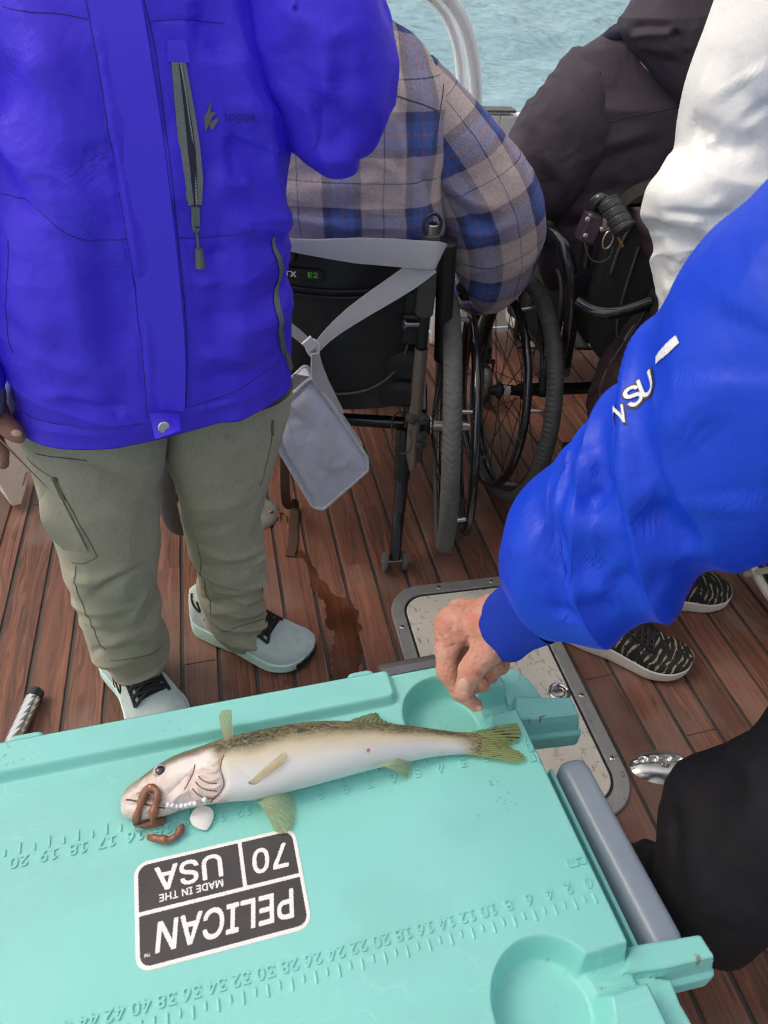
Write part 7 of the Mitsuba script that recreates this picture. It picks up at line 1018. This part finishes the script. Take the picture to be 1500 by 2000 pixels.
# the reaching hand
Q = [tuple(x) for x in [(0.0054,0.0788,0.5983,0.03),(-0.0233,0.0839,0.5701,0.027),(-0.0628,0.1017,0.56,0.0165),(-0.0435,0.12,0.549,0.0165),(-0.0223,0.129,0.5313,0.015),(-0.0062,0.1309,0.513,0.0135),(-0.0746,0.0854,0.5435,0.0125),(-0.0775,0.0695,0.5261,0.0112),(-0.0669,0.0526,0.5095,0.009),(-0.0517,0.0406,0.4984,0.007),(-0.0613,0.089,0.5075,0.011),(-0.0479,0.0702,0.4913,0.0095),(-0.0354,0.0631,0.4987,0.008),(-0.0298,0.0953,0.4952,0.011),(-0.0207,0.0781,0.4932,0.0098),(-0.0151,0.0743,0.5127,0.0085),(-0.0113,0.1026,0.4949,0.01),(-0.0036,0.0854,0.4938,0.009),(-0.0027,0.0835,0.5122,0.0078),(-0.0222,0.0694,0.5635,0.0185),(-0.0424,0.0591,0.563,0.016),(-0.0609,0.0489,0.5508,0.0128),(-0.07,0.0391,0.5303,0.0098)]]
bb = [(0, 1), (1, 2), (1, 3), (1, 4), (1, 5), (2, 3), (3, 4), (4, 5), (2, 6), (6, 7), (7, 8), (8, 9), (3, 10), (10, 11), (11, 12), (4, 13), (13, 14), (14, 15), (5, 16), (16, 17), (17, 18), (1, 19), (19, 20), (20, 21), (21, 22)]
loose = {8: .012, 9: .004, 10: .003, 11: .003}
bn = [(Q[a][:3], Q[b][:3], Q[a][3], Q[b][3], (.012 if max(a, b) <= 6 else .004)) for a, b in bb]
# the forearm goes on inside the sleeve
bn.append((Q[0][:3], (0.0566,0.0594,0.6962), .030, .040, .012))
pts_ = np.array([q[:3] for q in Q]); hm = relax(nets(blend(bn, .004), pts_.min(0) - .035, pts_.max(0) + .035, .0019), 4)
vn = np.array(hm.vertex_normals); vv = hm.vertices
hm.vertices = vv + vn * ((meshkit.fbm(vv * 160, 3, 5)[:, None] - .5) * .0022)
MESH['hand0'] = hm
def crease(m, lines):
    tree = cKDTree(m.vertices); D_ = np.zeros(len(m.vertices))
    for pts, h, w in lines:
        c = curve(pts, 60); i = np.unique(np.concatenate([np.asarray(x, int) for x in tree.query_ball_point(c, 3 * w)])); d, k = cKDTree(c).query(m.vertices[i]); D_[i] += h * np.exp(-(d / w) ** 2)
    m.vertices = m.vertices + np.array(m.vertex_normals) * D_[:, None]; return m
hm = crease(hm, [([(-0.0697,0.0483,0.5607),(-0.0522,0.0873,0.5248),(-0.0578,0.0778,0.5531),(-0.0571,0.0753,0.5698)], -.0022, .0022), ([(-0.0652,0.0905,0.5788),(-0.0609,0.0811,0.5723),(-0.057,0.0744,0.5668)], .0018, .0035), ([(-0.0522,0.0799,0.5874),(-0.0501,0.0698,0.5848),(-0.0472,0.0608,0.5801)], .0015, .0030), ([(-0.0663,0.043,0.5615),(-0.0609,0.0391,0.5599),(-0.0564,0.0371,0.5545)], -.0009, .0013), ([(-0.0635,0.0455,0.5641),(-0.0583,0.0412,0.563),(-0.0541,0.0387,0.5584)], -.0009, .0013), ([(-0.08,0.0806,0.5557),(-0.0752,0.0781,0.5557),(-0.0697,0.0782,0.5574)], -.0008, .0012), ([(-0.0807,0.0777,0.5527),(-0.0757,0.0754,0.5524),(-0.0699,0.0761,0.5534)], -.0008, .0012), ([(-0.054,0.0893,0.5853),(-0.0473,0.0717,0.5898),(-0.0401,0.0603,0.5868)], -.0009, .0020), ([(-0.0696,0.0901,0.5763),(-0.0713,0.0839,0.5677),(-0.0697,0.0782,0.5574)], -.0010, .0020), ([(-0.0426,0.0867,0.5972),(-0.0442,0.0745,0.5953),(-0.0414,0.0662,0.5922)], .0010, .0020)])
hk = obj('hand', hm, 'm_skin', p5, smooth=True); MESH['handf'] = hm
n0, n1 = V((-0.0714,0.0384,0.5506)), V((-0.0755,0.0354,0.5396)); nx = unit(n1 - n0); nz = unit(V(EYE) - n0 + V(.1, 0, 0)); B_ = basis(nx, np.cross(nz, nx)); obj('nail', place(trimesh.creation.icosphere(3, 1.0), B_ @ np.diag([.0072, .0058, .0022]), (n0 + n1) / 2 - B_[:, 2] * .0004), 'm_nail', hk, smooth=True)
n0 = V((-0.0503,0.0348,0.5014)); obj('nail', place(trimesh.creation.icosphere(3, 1.0), np.diag([.0042, .003, .0035]), n0 + V(.0008, 0, -.001)), 'm_nail', hk, smooth=True)
# torso, out of the frame, and the bent leg
P, uv = loft([((.18, -.20, 1.20), (.44, .10, 1.20), .06), ((.13, -.22, 1.12), (.47, .12, 1.12), .09), ((.14, -.22, 1.02), (.50, .12, 1.02), .11), ((.22, -.22, .85), (.56, .10, .85), .12), ((.33, -.22, .68), (.62, .08, .68), .125), ((.36, -.22, .55), (.64, .06, .55), .125)], 140, 140); P = crumple(P, uv, .006, 7, 6, 63); cloth_obj('jacket', P, uv, 'm_blue', p5)
P, uv = loft([((0.3272,0.0043,0.7345), (0.2828,-0.2628,0.4173), .085), ((0.2755,-0.0291,0.6467), (0.244,-0.2342,0.4041), .09), ((0.2383,-0.042,0.5796), (0.2116,-0.2123,0.3779), .088), ((0.2181,-0.0615,0.5192), (0.193,-0.2089,0.3438), .085), ((0.2017,-0.0632,0.4802), (0.1808,-0.2013,0.3169), .08), ((0.1848,-0.0571,0.4498), (0.1766,-0.184,0.3038), .074), ((0.1743,-0.0727,0.3972), (0.1749,-0.161,0.2981), .066), ((0.1649,-0.0864,0.3551), (0.1718,-0.1401,0.2971), .052), ((0.1601,-0.0935,0.3298), (0.1683,-0.1179,0.3054), .02)], 190, 200, p=2.2)
MESH['bt0'] = grid(P, True); P = crumple(P, uv, .003, 7, 6, 64); P = pleats(P, uv, .022, 65, 10, 3, 64)
P = sculpt(P, [([(0.1615,-0.06,0.4554),(0.1262,-0.1052,0.4462),(0.1156,-0.1427,0.4174),(0.1221,-0.1829,0.4009)], -.010, .012), ([(0.1785,-0.0581,0.4559),(0.1319,-0.115,0.4621),(0.122,-0.1533,0.4371),(0.1311,-0.1897,0.4244)], .007, .016), ([(0.1868,-0.0642,0.4726),(0.1509,-0.12,0.5221),(0.155,-0.1382,0.5338)], -.006, .020), ([(0.1231,-0.0979,0.4338),(0.116,-0.1245,0.4238),(0.1155,-0.1507,0.412)], .007, .010), ([(0.1322,-0.195,0.4128),(0.1389,-0.1934,0.4404),(0.1498,-0.1987,0.458)], .005, .014), ([(0.1931,-0.0641,0.5179),(0.16,-0.1118,0.5412),(0.1616,-0.1277,0.549)], .006, .016)])
cloth_obj('trouser_leg', P, uv, 'm_black_cloth', p5)
kn = V((0.2214,-0.1251,0.3014)); sh_ = tube([kn, kn * .5 + V(.220, -.035, .10) * .5 + V(.022, -.008, .0), V(.226, -.04, .085)], [.052, .046, .050], 40, 90); sh_.vertices += (ridged(sh_.vertices * 11, 4)[:, None] - .6) * .006; obj('trouser_leg', sh_, 'm_black_cloth', p5, smooth=True)
P, uv = loft([((.42, .10, .52), (.60, .12, .52), .08), ((.45, .06, .28), (.60, .06, .28), .075), ((.48, -.03, .09), (.59, -.03, .09), .055)], 100, 120) if 0 else loft([((.44, -.14, .54), (.62, -.10, .54), .085), ((.45, -.22, .30), (.60, -.20, .30), .075), ((.49, -.30, .09), (.60, -.28, .09), .055)], 100, 120); P = crumple(P, uv, .005, 8, 8, 66); cloth_obj('trouser_leg', P, uv, 'm_black_cloth', p5)
ks = numbered(p5 + '__shoe'); shoe(ks, (.295, -.085, 0), (.10, .085, 0), .10, .08, 'm_fabric_black', 'm_black_plastic', 'm_lace', 'zebra')
ks = p5 + '__shoe_001'; shoe(ks, (.57, -.25, 0), (.50, -.48, 0), .10, .08, 'm_fabric_black', 'm_black_plastic', 'm_lace', 'zebra')
P, uv = loft([((.28, -.24, 1.08), (.42, -.30, 1.08), .06), ((.40, -.36, .88), (.54, -.40, .88), .06), ((.34, -.34, .68), (.42, -.40, .68), .045)], 100, 120); P = crumple(P, uv, .004, 8, 7, 67); cloth_obj('sleeve', P, uv, 'm_blue', p5); hand_simple(p5, (.37, -.36, .66), (-.3, .2, -1))
head(p5, V(.30, -.05, 1.40), (-.75, .35, -.45), 'm_hair_grey')
